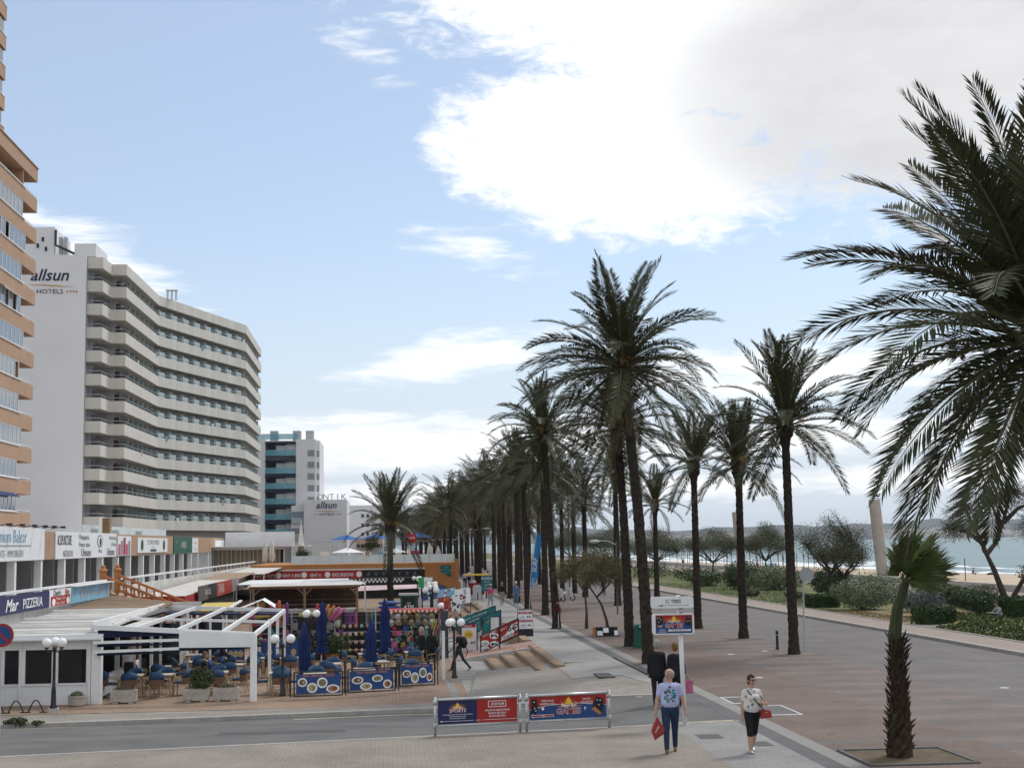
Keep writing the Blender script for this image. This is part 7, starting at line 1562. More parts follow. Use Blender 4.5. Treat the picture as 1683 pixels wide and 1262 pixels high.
mb.m = 5; poly(mb, o, d, ZA, nn, [(c-.06, .36), (c+.06, .36), (c+.04, .45), (c, .51), (c-.04, .45)], .010); mb.m = 6; _t('SPORTS', .115, c, .27, bold=.035, off=.013, sx=1.05); mb.m = 3; _t('Mega Fun', .06, c, .37, shear=.2, off=.014); _t('SPORTS', .115, c, .27, bold=.0, off=.016, sx=1.05)
mb.build('print', G6+[pink_p], t)
t, o, d, nn, L = barrier((3.27, 35.32, 0), (5.36, 35.68, 0), 'right barrier with red and blue GAMES gaming hall panel at the street edge'); mb = MB()
mb.m = 1; rect(mb, o, d, ZA, nn, 0, L, 0, h, .004); mb.m = 0; poly(mb, o, d, ZA, nn, [(0, .24), (L*.25, .34), (L*.6, .37), (L, .30), (L, h), (0, h)], .006); mb.m = 3; poly(mb, o, d, ZA, nn, [(0, .235), (L*.25, .335), (L*.6, .365), (L, .295), (L, .305), (L*.6, .378), (L*.25, .346), (0, .247)], .0075)
c = L*.505; mb.m = 2
for k in range(9): a_ = pi*(k+.5)/9; poly(mb, o, d, ZA, nn, [(c+.06*cos(a_-.5), .28+.04*sin(a_-.5)), (c+.36*cos(a_), .28+.20*sin(a_)), (c+.06*cos(a_+.5), .28+.04*sin(a_+.5))], .009)
mb.m = 5; poly(mb, o, d, ZA, nn, [(c-.08, .36), (c+.08, .36), (c+.06, .45), (c, .53), (c-.06, .45)], .011); mb.m = 3; _t('GAMES', .20, c, .115, bold=.05, off=.013); mb.m = 0; _t('GAMES', .20, c, .115, bold=.012, off=.017); mb.m = 3; _t('Mega Fun', .10, c, .29, shear=.2, off=.018, bold=.02)
_t('SPIELHALLE', .062, L*.235, .43); _t('GAMING HALL', .062, L*.235, .355); _t('SALON', .062, L*.74, .44); _t('DE JUEGOS', .062, L*.745, .365); _t('P', .11, L*.72, .19, bold=.02)
poly(mb, o, d, ZA, nn, [(.03, .09), (.11, .035), (.11, .06), (.62, .06), (.62, .12), (.11, .12), (.11, .145)], .009); mb.m = 0; poly(mb, o, d, ZA, nn, [(.05, .09), (.105, .055), (.105, .07), (.61, .07), (.61, .11), (.105, .11), (.105, .125)], .011); mb.m = 3; _t('100m', .045, .35, .075, off=.014); disc(mb, o+d*.34+ZA*.26, d, ZA, nn, .035, .04, .009, 10)
mb.m = 4; poly(mb, o, d, ZA, nn, [(.03, .17), (.16, .13), (.21, .25), (.19, .50), (.06, .50)], .010); poly(mb, o, d, ZA, nn, [(L-.38, .20), (L-.14, .06), (L-.06, .30), (L-.10, .46), (L-.26, .50), (L-.33, .40)], .010); mb.m = 3
for u_, v_ in ((.12, .43), (.13, .28), (.16, .22), (L-.24, .42), (L-.16, .41), (L-.2, .3)): disc(mb, o+d*u_+ZA*v_, d, ZA, nn, .016, .016, .013, 8)
mb.m = 6; poly(mb, o, d, ZA, nn, [(L-.40, .22), (L-.18, .05), (L-.13, .10), (L-.30, .26)], .012); mb.build('print', G6+[orange_p], t)
# street covers and paint marks (flat)
def cover(x0, x1, y0, y1, z, m, label, name='manhole_cover'):
    o = MB().box(x0, x1, y0, y1, z-.02, z).build(name, m); return structure(o)
iron = mat('iron_cover', (.10, .095, .09), .7, .2, 8, metal=.2, bump=.3)
cover(7.0, 7.55, 48.6, 50.2, .022, iron, ''); cover(7.15, 7.7, 33.3, 34.0, .008, iron, ''); cover(8.1, 8.5, 31.9, 32.6, .008, iron, '')
for x0, x1, y0, y1 in ((9.75, 10.7, 37.4, 39.4), (9.6, 10.4, 40.2, 41.7)):
    cover(x0, x1, y0, y1, .006, asphalt, ''); 
    for b in ((x0-.05, x1+.05, y0-.10, y0), (x0-.05, x1+.05, y1, y1+.10), (x0-.05, x0, y0, y1), (x1, x1+.05, y0, y1)): structure(MB().box(*b, -.02, .008).build('white_frame_mark', paint_w))
for cx, cy, rr_ in ((5.6, 40.0, .42), (6.0, 37.4, .4)): structure(MB().lathe([(rr_, -.02), (rr_, .0)], (cx, cy, hz(cx, cy)-.036), 20).build('round_cover', iron))
for k, (x, y) in enumerate(((13.6, 57.2), (15.3, 58.4), (12.2, 47.4), (14.5, 40.5), (18.5, 42.5))): structure(MB().lathe([(.14, -.01), (.14, .007)], (x, y, 0), 10).build('paint_spot', paint_w))
# tall promenade lamps
def arm_lamp(x, y, h, label, s=1):
    t = thing('street_lamp', label, 'street lamp', (x, y, 0)); MB().tube([(x, y, 0), (x, y, h), ], .05, 8).build('post', iron, t); MB().tube([(x, y, h-.25), (x+.5*s, y, h), (x+1.2*s, y, h+.02)], .035, 6).build('arm', alu, t); MB().ball((x+1.4*s, y, h-.02), .33, 12, 6, (1.1, .8, .38)).build('lantern', alu, t, smooth=True)
arm_lamp(14.9, 120, 9.9, 'tall lamp with long arm rising behind the rusty trees'); arm_lamp(14.2, 90, 4.6, 'grey dome lamp on a short arm left of the tallest palm trunk', -1); arm_lamp(9.2, 160, 6.2, 'distant dome lamp among the palm trunks left of the flag'); arm_lamp(9.0, 190, 6.4, 'farthest dome lamp among the palm trunks')
t = thing('litter_bike_stand', 'row of parked white scooters beyond the rusty trees', 'motor scooter', (13.6, 108, 0))
bpy.data.objects.remove(t)
for k in range(2):
    x, y = 12.6+.9*k, 110+1.2*k; t = thing('motor_scooter', ('white motor scooter parked between the trunks behind the rusty trees', 'second pale motor scooter parked behind the first')[k], 'motor scooter', (x, y, 0), .4)
    for dx in (-.6, .6): mb = MB(); wheel(mb, (dx, 0, .25), .2, .05); mb.build('wheel', black_m, t, world=False)
    MB().ball((-.35, 0, .58), .33, 10, 7, (1.3, .6, .7)).build('tail_body', GM['white'], t, world=False, smooth=True); MB().prism([(.3, -.18, .32), (.55, -.18, .42), (.45, -.18, 1.02), (.32, -.18, 1.0)], (0, .36, 0)).build('leg_shield', GM['white'], t, world=False); MB().ball((-.35, 0, .82), .28, 10, 6, (1.3, .5, .26)).build('seat', black_m, t, world=False, smooth=True)
# tilted concrete columns by the beach
def column(p0, p1, r_, label, bird=False):
    t = thing('concrete_column', label, 'column', p0); a, b = V(p0), V(p1); MB().tube([a, b], r_, 24).build('shaft', conc_col, t, smooth=False); MB().tube([b, b+(b-a).normalized()*.16], r_*.97, 24).build('cap', mat('column_cap', (.2, .2, .2), .7, .1) if bird else concrete, t)
    MB().beam(b+V((-.2, 0, .3)), b+V((.7, 0, .28)), .1, .06).build('cap_fin', black_m, t)
column((52.55, 150, -.5), (51.9, 150, 8.45), .62, 'leaning round concrete column by the beach wall at right')
column((48.35, 195, -.5), (47.75, 195, 8.2), .62, 'farther leaning concrete column partly behind a palm trunk')
t = thing('gull', 'small dark bird perched on the near concrete column', 'bird', (52.4, 150, 8.9)); mb = MB(); mb.ball((52.25, 150, 9.02), .2, 10, 6, (1.5, .6, .6)); mb.ball((52.52, 150, 9.2), .1, 8, 6); mb.build('body', black_pr, t, smooth=True); MB().beam((52.55, 150, 9.2), (52.72, 150, 9.16), .03, .03).build('beak', gold, t); MB().beam((52.1, 150, 8.98), (51.75, 150, 8.95), .12, .04).build('tail', black_pr, t)
for x in (52.22, 52.3): MB().beam((x, 150, 8.6), (x, 150, 8.95), .02, .02).build('leg', gold, t)
tag(MB().box(50.2, 50.6, 40, 620, -.8, .58).build('beach_wall', concrete), 'low concrete wall between seafront path and sand', 'wall')
# beach posts
pm = MB().tube([(0, 0, -.6), (0, 0, 2.9)], .055, 5).mesh('post', [wood_d]); tm = MB().tube([(0, 0, 0), (0, 0, .55)], .09, 5).mesh('post_sleeve', [wood_d]); rnd = random.Random(8); k = 0
for row, x0 in enumerate((66.5, 71, 75.5)):
    for j in range(15):
        x, y = x0+rnd.uniform(-.8, .8)-j*.28, 236+7.6*j+rnd.uniform(-2, 2); t = thing('parasol_post', 'bare wooden parasol post standing in the sand in rows before the surf', 'post', (x, y, -1.0), 0, 'bare parasol posts on the beach'); place('post', pm, t); place('post_sleeve', tm, t, (0, 0, 1.9))
tag(MB().tube([(69, 168, -1.), (69, 168, 1.9)], .06, 6).build('parasol_post', wood_d), 'single thin post in the sand left of the near column', 'post')
# far town and boats
mb = MB(); rnd = random.Random(6); tm_ = MB()
for k in range(700):
    a = rnd.choice([rnd.uniform(8.5, 14), rnd.uniform(19, 26), rnd.uniform(19.5, 26), rnd.uniform(30, 50)]); q_ = rnd.uniform(.02, .5); D = 4300+500*q_; z = max(5, 24+16*hn(a*1.7, 4.))*(q_/.25*.45 if q_ < .25 else .45+(q_-.25)/.35*.4)-1; w = rnd.uniform(14, 60); x, y = D*sin(R(a)), D*cos(R(a)); tm_.m = k % 2; tm_.box(x, x+w, y-26, y-16, -2+max(0, z), 5+max(0, z)+rnd.uniform(0, 7))
o = tm_.build('far_town', [white_dirty, mat('far_roofs', (.42, .34, .28), .8, .1)]); o['kind'] = 'stuff'; tag(o, 'pale houses scattered along the far shore of the bay', 'town')
for k, (x, y) in enumerate(((545, 1370), (566, 1380))):
    t = thing('sailing_boat', ('tiny white sailing boat off the far shore, left one', 'tiny white sailing boat off the far shore, right one')[k], 'boat', (x, y, -1.5)); MB().prism([(x-2, y, -1.4), (x+2, y, -1.4), (x+2.6, y, -.6), (x-2.2, y, -.6)], (0, 1.4, 0)).build('hull', white_p, t); MB().prism([(x, y+.6, -.3), (x+1.9, y+.6, -.2), (x+.1, y+.6, 5.4)], (0, .05, 0)).build('sail', white_p, t); MB().tube([(x, y+.6, -.6), (x, y+.6, 5.6)], .06, 5).build('mast', alu, t)
# ------------------------------------------------------------------ people: one continuous remeshed body each, clothes by material
CLOTH = {}
def cloth(col, var=.12, col2=None, sc=14, thr=None):
    key = (col, col2, sc)
    if key not in CLOTH: CLOTH[key] = mat('cloth', col, .85, var, sc, bump=.25, bscale=9, col2=col2, thr=thr)
    return CLOTH[key]
class Body:
    def __init__(s): s.seg = []
    def cap(s, a, b, ra, rb, m, sx=1., axis=None, grow=0.): s.seg.append((V(a), V(b), ra, rb, m, sx, V(axis) if axis else None))
    def mesh(s, vox, mats):
        mb = MB()
        for a, b, ra, rb, m, sx, ax in s.seg:
            d = (b-a); L = d.length; d = d/L if L > 1e-6 else V((0, 0, 1)); u_ = (ax-d*ax.dot(d)).normalized() if ax else d.orthogonal().normalized(); w = d.cross(u_)
            rings = [(a-d*ra*.999, .02*ra), (a-d*ra*.7, .714*ra), (a-d*ra*.3, .954*ra), (a, ra)] + [(b, rb), (b+d*rb*.3, .954*rb), (b+d*rb*.7, .714*rb), (b+d*rb*.999, .02*rb)]; n = 14; o = len(mb.v)
            for p, r_ in rings:
                for k in range(n): t = 2*pi*k/n; mb.v.append(tuple(p+u_*(r_*sx*cos(t))+w*(r_*sin(t))))
            for i in range(7):
                for k in range(n): q = o+i*n+k; e = o+i*n+(k+1) % n; mb.f.append([q, e, e+n, q+n])
            mb.f.append([o+k for k in range(n)][::-1]); mb.f.append([o+7*n+k for k in range(n)])
        mb.mi = [0]*len(mb.f); me = mb.mesh('body_src', []); ob = bpy.data.objects.new('body_src', me); COL.objects.link(ob)
        bm = bmesh.new(); bm.from_mesh(me); bmesh.ops.recalc_face_normals(bm, faces=bm.faces); bm.to_mesh(me); bm.free()
        md = ob.modifiers.new('r', 'REMESH'); md.mode = 'VOXEL'; md.voxel_size = vox; sm = ob.modifiers.new('s', 'SMOOTH'); sm.iterations = 3; sm.factor = .5
        bpy.context.view_layer.update(); out = bpy.data.meshes.new_from_object(ob.evaluated_get(bpy.context.evaluated_depsgraph_get())); bpy.data.objects.remove(ob); bpy.data.meshes.remove(me)
        out.materials.clear(); names = list(mats)
        for q in names: out.materials.append(mats[q])
        idx = {n_: i for i, n_ in enumerate(names)}
        for p in out.polygons:
            c = p.center; best = 9
            for a, b, ra, rb, m, sx, ax in s.seg:
                d = b-a; L2 = d.length_squared; t = max(0, min(1, (c-a).dot(d)/L2)) if L2 > 1e-9 else 0; q = c-a.lerp(b, t); r_ = ra+(rb-ra)*t
                if ax is not None and sx != 1:
                    dn = d.normalized(); u_ = (ax-dn*ax.dot(dn)).normalized(); e = q.dot(u_); q = q-u_*(e-e/sx)
                k = q.length-r_
                if k < best: best = k; bi = idx[m]
            p.material_index = bi; p.use_smooth = True
        return out
def person(x, y, z, h, rz, label, cl, legs=(0, 0, 0, 0), arms=(0, .1, .1, 0, .1, .1), head=(0, 0), sit=False, vox=.016, female=False, lean=0., sleeve='short', leg='long', hair='short', hands=True, coat=0., build=1., group=None, belly=0., face=True):
    """faces -Y at rz = 0.  legs: (thigh R, knee R, thigh L, knee L) forward swing; arms: (swing, spread, elbow) R then L; cl: clothing colours"""
    B = Body(); s = h/1.75; k_ = s*build
    rx = lambda a: M4.Rotation(a, 3, 'X')
    hipz = .91*s if not sit else .50*s; up = rx(lean) @ V((0, 0, 1)); pel = V((0, 0, hipz)); fw = V((0, -1, 0))
    che = pel+up*.42*s; nk = pel+up*.56*s; X = V((1, 0, 0))
    sw = (.185 if not female else .165)*s; top = 'top'
    B.cap(pel+up*.00*s, pel+up*.12*s, .118*k_, .112*k_, 'bottom', 1.42 if not female else 1.5, X)
    B.cap(pel+up*.13*s+fw*belly*.5, pel+up*.27*s+fw*belly*.4, .118*k_+belly*.5, .116*k_+belly*.3, top, 1.38, X); B.cap(pel+up*.28*s, che, .118*k_, .120*k_, top, 1.5, X)
    B.cap(che-X*(sw*.72), che+X*(sw*.72), .088*k_, .088*k_, top); B.cap(che+up*.045*s-X*(sw*.8), che+up*.045*s+X*(sw*.8), .062*k_, .062*k_, top)
    if female: B.cap(che-up*.08*s+fw*.10*k_-X*.07*s, che-up*.08*s+fw*.10*k_+X*.07*s, .07*k_, .07*k_, top)
    if coat: B.cap(pel-up*coat*s, pel+up*.1*s, .15*k_, .135*k_, top, 1.4, X)
    hd = nk+up*.155*s+fw*.015*s; B.cap(nk-up*.05*s, nk+up*.07*s, .056*k_, .052*k_, 'skin')
    Hm = M4.Rotation(head[0], 3, 'Z') @ rx(head[1]); F_, U_, S_ = Hm @ fw, Hm @ V((0, 0, 1)), Hm @ X
    B.cap(hd+U_*.03*s, hd+U_*.032*s, .093*s, .093*s, 'hair' if hair != 'bald' else 'skin'); B.cap(hd+F_*.03*s-U_*.01*s, hd+F_*.035*s-U_*.055*s, .078*s, .058*s, 'skin'); B.cap(hd+F_*.035*s+U_*.05*s, hd+F_*.035*s+U_*.02*s, .07*s, .07*s, 'skin')
    B.cap(hd+F_*.10*s+U_*.015*s, hd+F_*.122*s-U_*.018*s, .011*s, .016*s, 'skin')
    for q in (-1, 1):
        B.cap(hd+S_*q*.088*s+U_*.012*s, hd+S_*q*.09*s-U_*.022*s, .018*s, .014*s, 'skin'); B.cap(hd+F_*.094*s+S_*q*.034*s+U_*.016*s, hd+F_*.095*s+S_*q*.036*s+U_*.016*s, .009*s, .009*s, 'eye')
        B.cap(hd+F_*.098*s+S_*q*.022*s+U_*.036*s, hd+F_*.094*s+S_*q*.048*s+U_*.036*s, .0085*s, .007*s, 'hair')
    B.cap(hd+F_*.088*s-S_*.02*s-U_*.055*s, hd+F_*.088*s+S_*.02*s-U_*.055*s, .011*s, .011*s, 'lip')
    if hair in ('short', 'long', 'tied'): B.cap(hd-F_*.02*s+U_*.05*s, hd-F_*.035*s-U_*.03*s, .097*s, .085*s, 'hair'); B.cap(hd+F_*.03*s+U_*.085*s, hd-F_*.02*s+U_*.09*s, .066*s, .07*s, 'hair')
    if hair == 'bald': B.cap(hd-F_*.035*s-U_*.02*s, hd-F_*.04*s+U_*.01*s, .094*s, .094*s, 'hair')
    if hair == 'long': B.cap(hd-F_*.05*s, hd-F_*.07*s-U_*.14*s, .09*s, .07*s, 'hair')
    if hair == 'hat': B.cap(hd+U_*.085*s, hd+U_*.10*s, .098*s, .085*s, 'hat'); B.cap(hd+F_*.05*s+U_*.075*s, hd+F_*.16*s+U_*.062*s, .06*s, .04*s, 'hat')
    for i, q in ((0, -1), (3, 1)):
        sh = che+X*(q*sw)+up*.035*s; a1, ab, el = arms[i:i+3]
        d1 = M4.Rotation(-q*ab, 3, 'Y') @ (rx(-a1) @ V((0, 0, -1))); d2 = M4.Rotation(-q*ab*.55, 3, 'Y') @ (rx(-a1-el) @ V((0, 0, -1)))
        e = sh+d1*.29*s; w = e+d2*.25*s; sl = {'short': .55, 'long': 2, 'none': 0, 'half': .95}[sleeve]
        if sl > 1: B.cap(sh, e, .056*k_, .046*k_, top); B.cap(e, w-d2*.01, .046*k_, .036*k_, top)
        else: B.cap(sh, sh+d1*.29*s*sl, .064*k_, .060*k_, top); B.cap(sh+d1*.1*s, e, .046*k_, .041*k_, 'skin'); B.cap(e, w, .041*k_, .027*k_, 'skin')
        hx = w+d2*.03*s; sd = X*-q; B.cap(w, w+d2*.075*s, .026*s, .030*s, 'skin', 1.35, fw)
        if hands:
            kn = w+d2*.085*s; per = (fw-d2*fw.dot(d2)).normalized()
            for j in range(4):
                b0 = kn+per*((j-1.5)*.019*s); l = (.062, .074, .07, .054)[3-j]*s; m_ = b0+(d2*.9+sd*.25).normalized()*l*.55; B.cap(b0, m_, .0095*s, .009*s, 'skin'); B.cap(m_, m_+(d2*.6+sd*.7).normalized()*l*.5, .009*s, .0075*s, 'skin')
            t0 = w+d2*.03*s+per*.028*s; B.cap(t0, t0+(d2*.7+per*.7).normalized()*.055*s, .012*s, .009*s, 'skin')
        if i == 0: HR = kn if hands else w
        else: HL = kn if hands else w
        th, kn_ = legs[(0 if q < 0 else 2)], legs[(1 if q < 0 else 3)]
        hp = pel+X*(q*.092*s)-up*.02*s; dt = rx(-th) @ V((0, 0, -1)); ds = rx(-th+kn_) @ V((0, 0, -1)); kp = hp+dt*.43*s; an = kp+ds*.41*s
        long_ = leg in ('long', 'skirt'); B.cap(hp, kp, .092*k_, .062*k_, 'bottom', 1.04, X)
        if leg == 'skirt' : B.cap(hp, kp, .11*k_, .10*k_, 'bottom')
        if long_: B.cap(kp, an, .061*k_, .046*k_, 'bottom')
        else: B.cap(kp-ds*.02, kp+ds*.05*s, .066*k_, .067*k_, 'bottom'); B.cap(kp, kp+ds*.2*s, .054*k_, .056*k_, 'skin'); B.cap(kp+ds*.2*s, an, .054*k_, .034*k_, 'skin')
        fd = (rx(-th*.25+max(0, kn_-th)*.75) @ fw); B.cap(an-ds*-.03*s-fd*.03*s, an+ds*.045*s+fd*.13*s, .046*s, .034*s, 'shoe', .95, X)
    mats = {'top': cl['top'], 'bottom': cl['bottom'], 'skin': skin_m, 'shoe': cl.get('shoe', GM['black']), 'hair': cl.get('hair', GM['brown']), 'eye': black_pr, 'lip': cl.get('lip', lip_m), 'hat': cl.get('hat', GM['white'])}
    me = B.mesh(vox, mats); zmin = min(v.co.z for v in me.vertices)
    for v in me.vertices: v.co.z -= (zmin if not sit else 0)
    t = thing('person', label, 'person', (x, y, z), rz, group); me.name = 'body'; place('body', me, t)
    return t, {'HR': HR-V((0, 0, zmin if not sit else 0)), 'HL': HL-V((0, 0, zmin if not sit else 0)), 'che': che-V((0, 0, zmin if not sit else 0)), 'hd': hd-V((0, 0, zmin if not sit else 0)), 's': s, 'pel': pel-V((0, 0, zmin if not sit else 0))}
lip_m = mat('lip', (.34, .14, .11), .5, 0)
blk = cloth((.012, .012, .014)); jeans = cloth((.02, .036, .078), .3); dnm = cloth((.10, .16, .26), .2); khaki = cloth((.30, .25, .18)); greyc = cloth((.28, .28, .29))
hair_d = mat('dark_hair', (.03, .02, .016), .6, .2, 30); hair_g = mat('grey_hair', (.26, .25, .24), .7, .25, 30); hair_a = mat('auburn_hair', (.16, .075, .03), .6, .25, 30); tan_sh = GM['brown']
# man with red bag
lil = cloth((.42, .44, .66), .05, None, 9)
man, J = person(6.05, 31.3, 0, 1.78, R(-10), 'balding man in lilac printed T-shirt and blue jeans carrying a red bag', dict(top=lil, bottom=jeans, shoe=mat('brown_shoe', (.14, .06, .035), .5, .15), hair=hair_g), (.26, .12, -.22, .16), (.06, .30, .22, -.06, .32, .34), (-.6, .06), vox=.0115, hair='bald', belly=.035, build=1.14)
mb = MB(); rnd = random.Random(2)
pr_y = -.185
for k in range(44):
    a = 2*pi*k/22; q_ = 1 if k < 22 else .62; u_, v_ = max(-.105, min(.105, .14*cos(a)))*q_, max(-.115, min(.115, .15*sin(a)))*q_; mb.m = k % 3; r_ = rnd.uniform(.018, .034)
    disc(mb, (u_, pr_y+.012*abs(u_)*8, 1.235+v_), XA, ZA, NY, r_, r_*.9, 0, 7)
mb.m = 0; text_mb('ocean', .045, mb, (0, pr_y-.004, 1.235), XA, ZA, NY, shear=.2, off=0); 
pm_ = mb.build('shirt_print', [cloth((.03, .04, .09)), cloth((.04, .30, .34)), GM['white']], man, world=False)
body = [c for c in man.children if c.name.startswith('body')][0]
def shrink(o, target, off=.006, direction=(0, 1, 0)):
    """lay a print onto the body surface by ray casting towards it"""
    for v in o.data.vertices:
        hit, loc, nor, _ = target.ray_cast(V((v.co.x, v.co.y-.4, v.co.z)), V(direction))
        if hit: v.co = loc+V((0, -off, 0))
bpy.context.view_layer.update(); shrink(pm_, body)
mb = MB(); mb.ball((0, 0, 0), .03, 8, 5, (1, .3, .7)); o = mb.build('sunglasses', black_pr, man, world=False)
for v in o.data.vertices: v.co += V((.0, -.165, 1.42))
def soft_bag(x, y, z, w, h, m, label, name='shopping_bag', tri=True, text=None):
    mb = MB(); pts = []
    n = 9
    prof = [(.0, .0), (-.04, .14), (-.14, .35), (-.20, .62), (-.13, .80), (-.08, .98), (.06, .86), (.30, .68), (.42, .55), (.30, .46), (.12, .22), (.05, .04)] if tri else [(-.5, 0), (.5, 0), (.5, 1), (-.5, 1)]
    sc_ = (w, h); q = [(a*sc_[0], -b*sc_[1]) for a, b in prof]; c = (sum(a for a, b in q)/len(q), sum(b for a, b in q)/len(q))
    for dy, k in ((-.05, .78), (-.03, .97), (.03, .97), (.05, .78)): mb.v += [(x+c[0]+(a-c[0])*k, y+dy, z+c[1]+(b-c[1])*k) for a, b in q]
    L = len(q)
    for i in range(3):
        for k in range(L): mb.f.append([i*L+k, i*L+(k+1) % L, (i+1)*L+(k+1) % L, (i+1)*L+k]); mb.mi.append(0)
    mb.f.append(list(range(L))[::-1]); mb.f.append([3*L+k for k in range(L)]); mb.mi += [0, 0]
    t = thing(name, label, 'bag', (x, y, z)); mb.build('bag_body', m, t)
    if text: mb = MB(); text_mb(text, .075, mb, (x+c[0]-.02, y-.052, z+c[1]-.03), V((.35, 0, .6)), V((-.6, 0, .35)), NY, off=.004); mb.build('print', white_pr, t)
    return t
hw = man.matrix_basis @ J['HR'] if False else V((6.05, 31.3, 0))+M4.Rotation(R(-10), 3, 'Z') @ J['HR']
soft_bag(hw.x+.02, hw.y-.03, hw.z-.02, .62, .52, GM['red'], 'red plastic bag hanging from the right hand of the balding man', text='ocasa')
# woman in floral blouse
fl = bpy.data.materials.new('floral_cloth'); fl.use_nodes = True; n = fl.node_tree.nodes; l = fl.node_tree.links; b_ = n['Principled BSDF']; b_.inputs['Roughness'].default_value = .85
tcn = n.new('ShaderNodeTexCoord'); vo = n.new('ShaderNodeTexVoronoi'); vo.inputs['Scale'].default_value = 13; nz = n.new('ShaderNodeTexNoise'); nz.inputs['Scale'].default_value = 22; mixv = n.new('ShaderNodeMix'); mixv.data_type = 'VECTOR'; mixv.inputs[0].default_value = .06; l.new(tcn.outputs['Object'], mixv.inputs[4]); l.new(tcn.outputs['Object'], nz.inputs['Vector']); l.new(nz.outputs['Color'], mixv.inputs[5]); l.new(mixv.outputs[1], vo.inputs['Vector'])
sp = n.new('ShaderNodeSeparateColor'); l.new(vo.outputs['Color'], sp.inputs[0]); rp = n.new('ShaderNodeValToRGB'); rp.color_ramp.interpolation = 'CONSTANT'
for i, (p_, c_) in enumerate(((0, (.62, .60, .56)), (.42, (.50, .05, .05)), (.60, (.62, .60, .56)), (.72, (.55, .18, .09)), (.80, (.10, .17, .14)), (.90, (.04, .04, .06)))):
    e = rp.color_ramp.elements[i] if i < 2 else rp.color_ramp.elements.new(p_); e.position = p_; e.color = (*c_, 1)
l.new(sp.outputs[0], rp.inputs[0]); st_ = n.new('ShaderNodeMath'); st_.operation = 'LESS_THAN'; st_.inputs[1].default_value = .42; l.new(vo.outputs['Distance'], st_.inputs[0]); mxc = n.new('ShaderNodeMix'); mxc.data_type = 'RGBA'; mxc.inputs[6].default_value = (.62, .60, .56, 1); l.new(st_.outputs[0], mxc.inputs[0]); l.new(rp.outputs[0], mxc.inputs[7]); l.new(mxc.outputs[2], b_.inputs['Base Color'])
wom, J = person(7.77, 30.9, 0, 1.64, R(8), 'woman in white floral blouse and black knee shorts with a red shoulder bag', dict(top=fl, bottom=blk, shoe=mat('silver_shoe', (.5, .5, .5), .35, .1, metal=.4), hair=hair_d), (.16, .12, -.26, .16), (-.02, .20, .06, .35, .12, 1.35), (.18, .08), vox=.0115, female=True, hair='short', leg='short', belly=.05, build=1.16)
def rot_pt(px, py, rz, p): q = M4.Rotation(rz, 3, 'Z') @ p; return V((px+q.x, py+q.y, q.z))
c0 = rot_pt(7.77, 30.9, R(8), V((.24, -.17, .84)))
t = thing('handbag', 'small red shoulder bag at the hip of the woman in floral blouse', 'bag', tuple(c0)); MB().prism([(c0.x-.12, c0.y-.05, c0.z-.10), (c0.x+.14, c0.y-.05, c0.z-.07), (c0.x+.10, c0.y-.05, c0.z+.08), (c0.x-.10, c0.y-.05, c0.z+.10)], (0, .10, 0)).build('bag_body', GM['red'], t, bevel=.015); MB().box(c0.x-.03, c0.x+.04, c0.y-.065, c0.y-.052, c0.z+.03, c0.z+.05).build('clasp', gold, t)
q1 = rot_pt(7.77, 30.9, R(8), V((-.14, -.10, 1.36))); q2 = rot_pt(7.77, 30.9, R(8), V((.02, -.205, 1.12))); MB().tube([q1, q2, c0+V((-.04, -.03, .09))], .012, 5).build('strap', GM['black'], t)
hdp = J['hd']; mb = MB()
for q in (-1, 1): mb.tube([(q*.036+.026*cos(a), -.112, hdp.z+.014+.020*sin(a)) for a in fr_(0, 2*pi, 10)], .004, 4, False)
o = mb.build('glasses', black_pr, wom, world=False)
for v in o.data.vertices: c = M4.Rotation(.18, 3, 'Z') @ V((v.co.x, v.co.y+hdp.y, v.co.z)); v.co = c
# couple seen from behind
person(7.46, 40.4, 0, 1.76, R(172), 'grey haired man in black coat walking away behind the street sign', dict(top=blk, bottom=blk, hair=hair_g), (.22, .1, -.2, .2), (.1, .14, .2, -.05, .12, .3), vox=.016, sleeve='long', coat=.12, build=1.1)
_, J = person(7.93, 40.1, 0, 1.70, R(176), 'auburn haired woman in black jacket walking away behind the sign pole', dict(top=blk, bottom=blk, hair=hair_a), (-.2, .2, .2, .1), (-.1, .28, .55, .1, .12, .2), vox=.016, sleeve='long', female=True, hair='short', coat=.1, build=1.08)
t = thing('shopping_bag', 'bright pink carrier bag held by the woman in the black jacket', 'bag', (8.38, 39.9, .6)); MB().box(8.13, 8.38, 39.90, 40.00, .34, .70).build('bag_body', GM['pink'], t, bevel=.01); MB().tube([(8.19+.07*k/4, 39.95, .70+.12*sin(pi*k/4)) for k in range(5)], .008, 4).build('handle', GM['black'], t)
# walking man with backpack, dark couple
person(2.72, 59.2, -.6, 1.75, R(-82), 'young man in dark shirt striding left past the globe lamp', dict(top=blk, bottom=cloth((.03, .035, .045)), hair=hair_d, shoe=GM['grey']), (.42, .10, -.42, .28), (-.3, .08, .3, .35, .08, .5), vox=.02, hands=False)
t = thing('backpack', 'black backpack on the young man striding past the lamp', 'backpack', (2.9, 59.2, .45)); MB().ball((2.93, 59.22, .55), .2, 12, 8, (.75, .9, 1.25)).build('pack', GM['black'], t, smooth=True); MB().tube([(2.85, 59.1, .75), (2.66, 59.05, .72), (2.62, 59.08, .45), (2.8, 59.1, .38)], .02, 5).build('strap', GM['black'], t)
person(1.62, 59.9, -.6, 1.72, R(160), 'woman in black with long hair walking beside the white post', dict(top=blk, bottom=blk, hair=hair_d), (.25, .1, -.25, .2), (.2, .1, .4, -.1, .1, .3), vox=.022, sleeve='long', female=True, hair='long', hands=False)
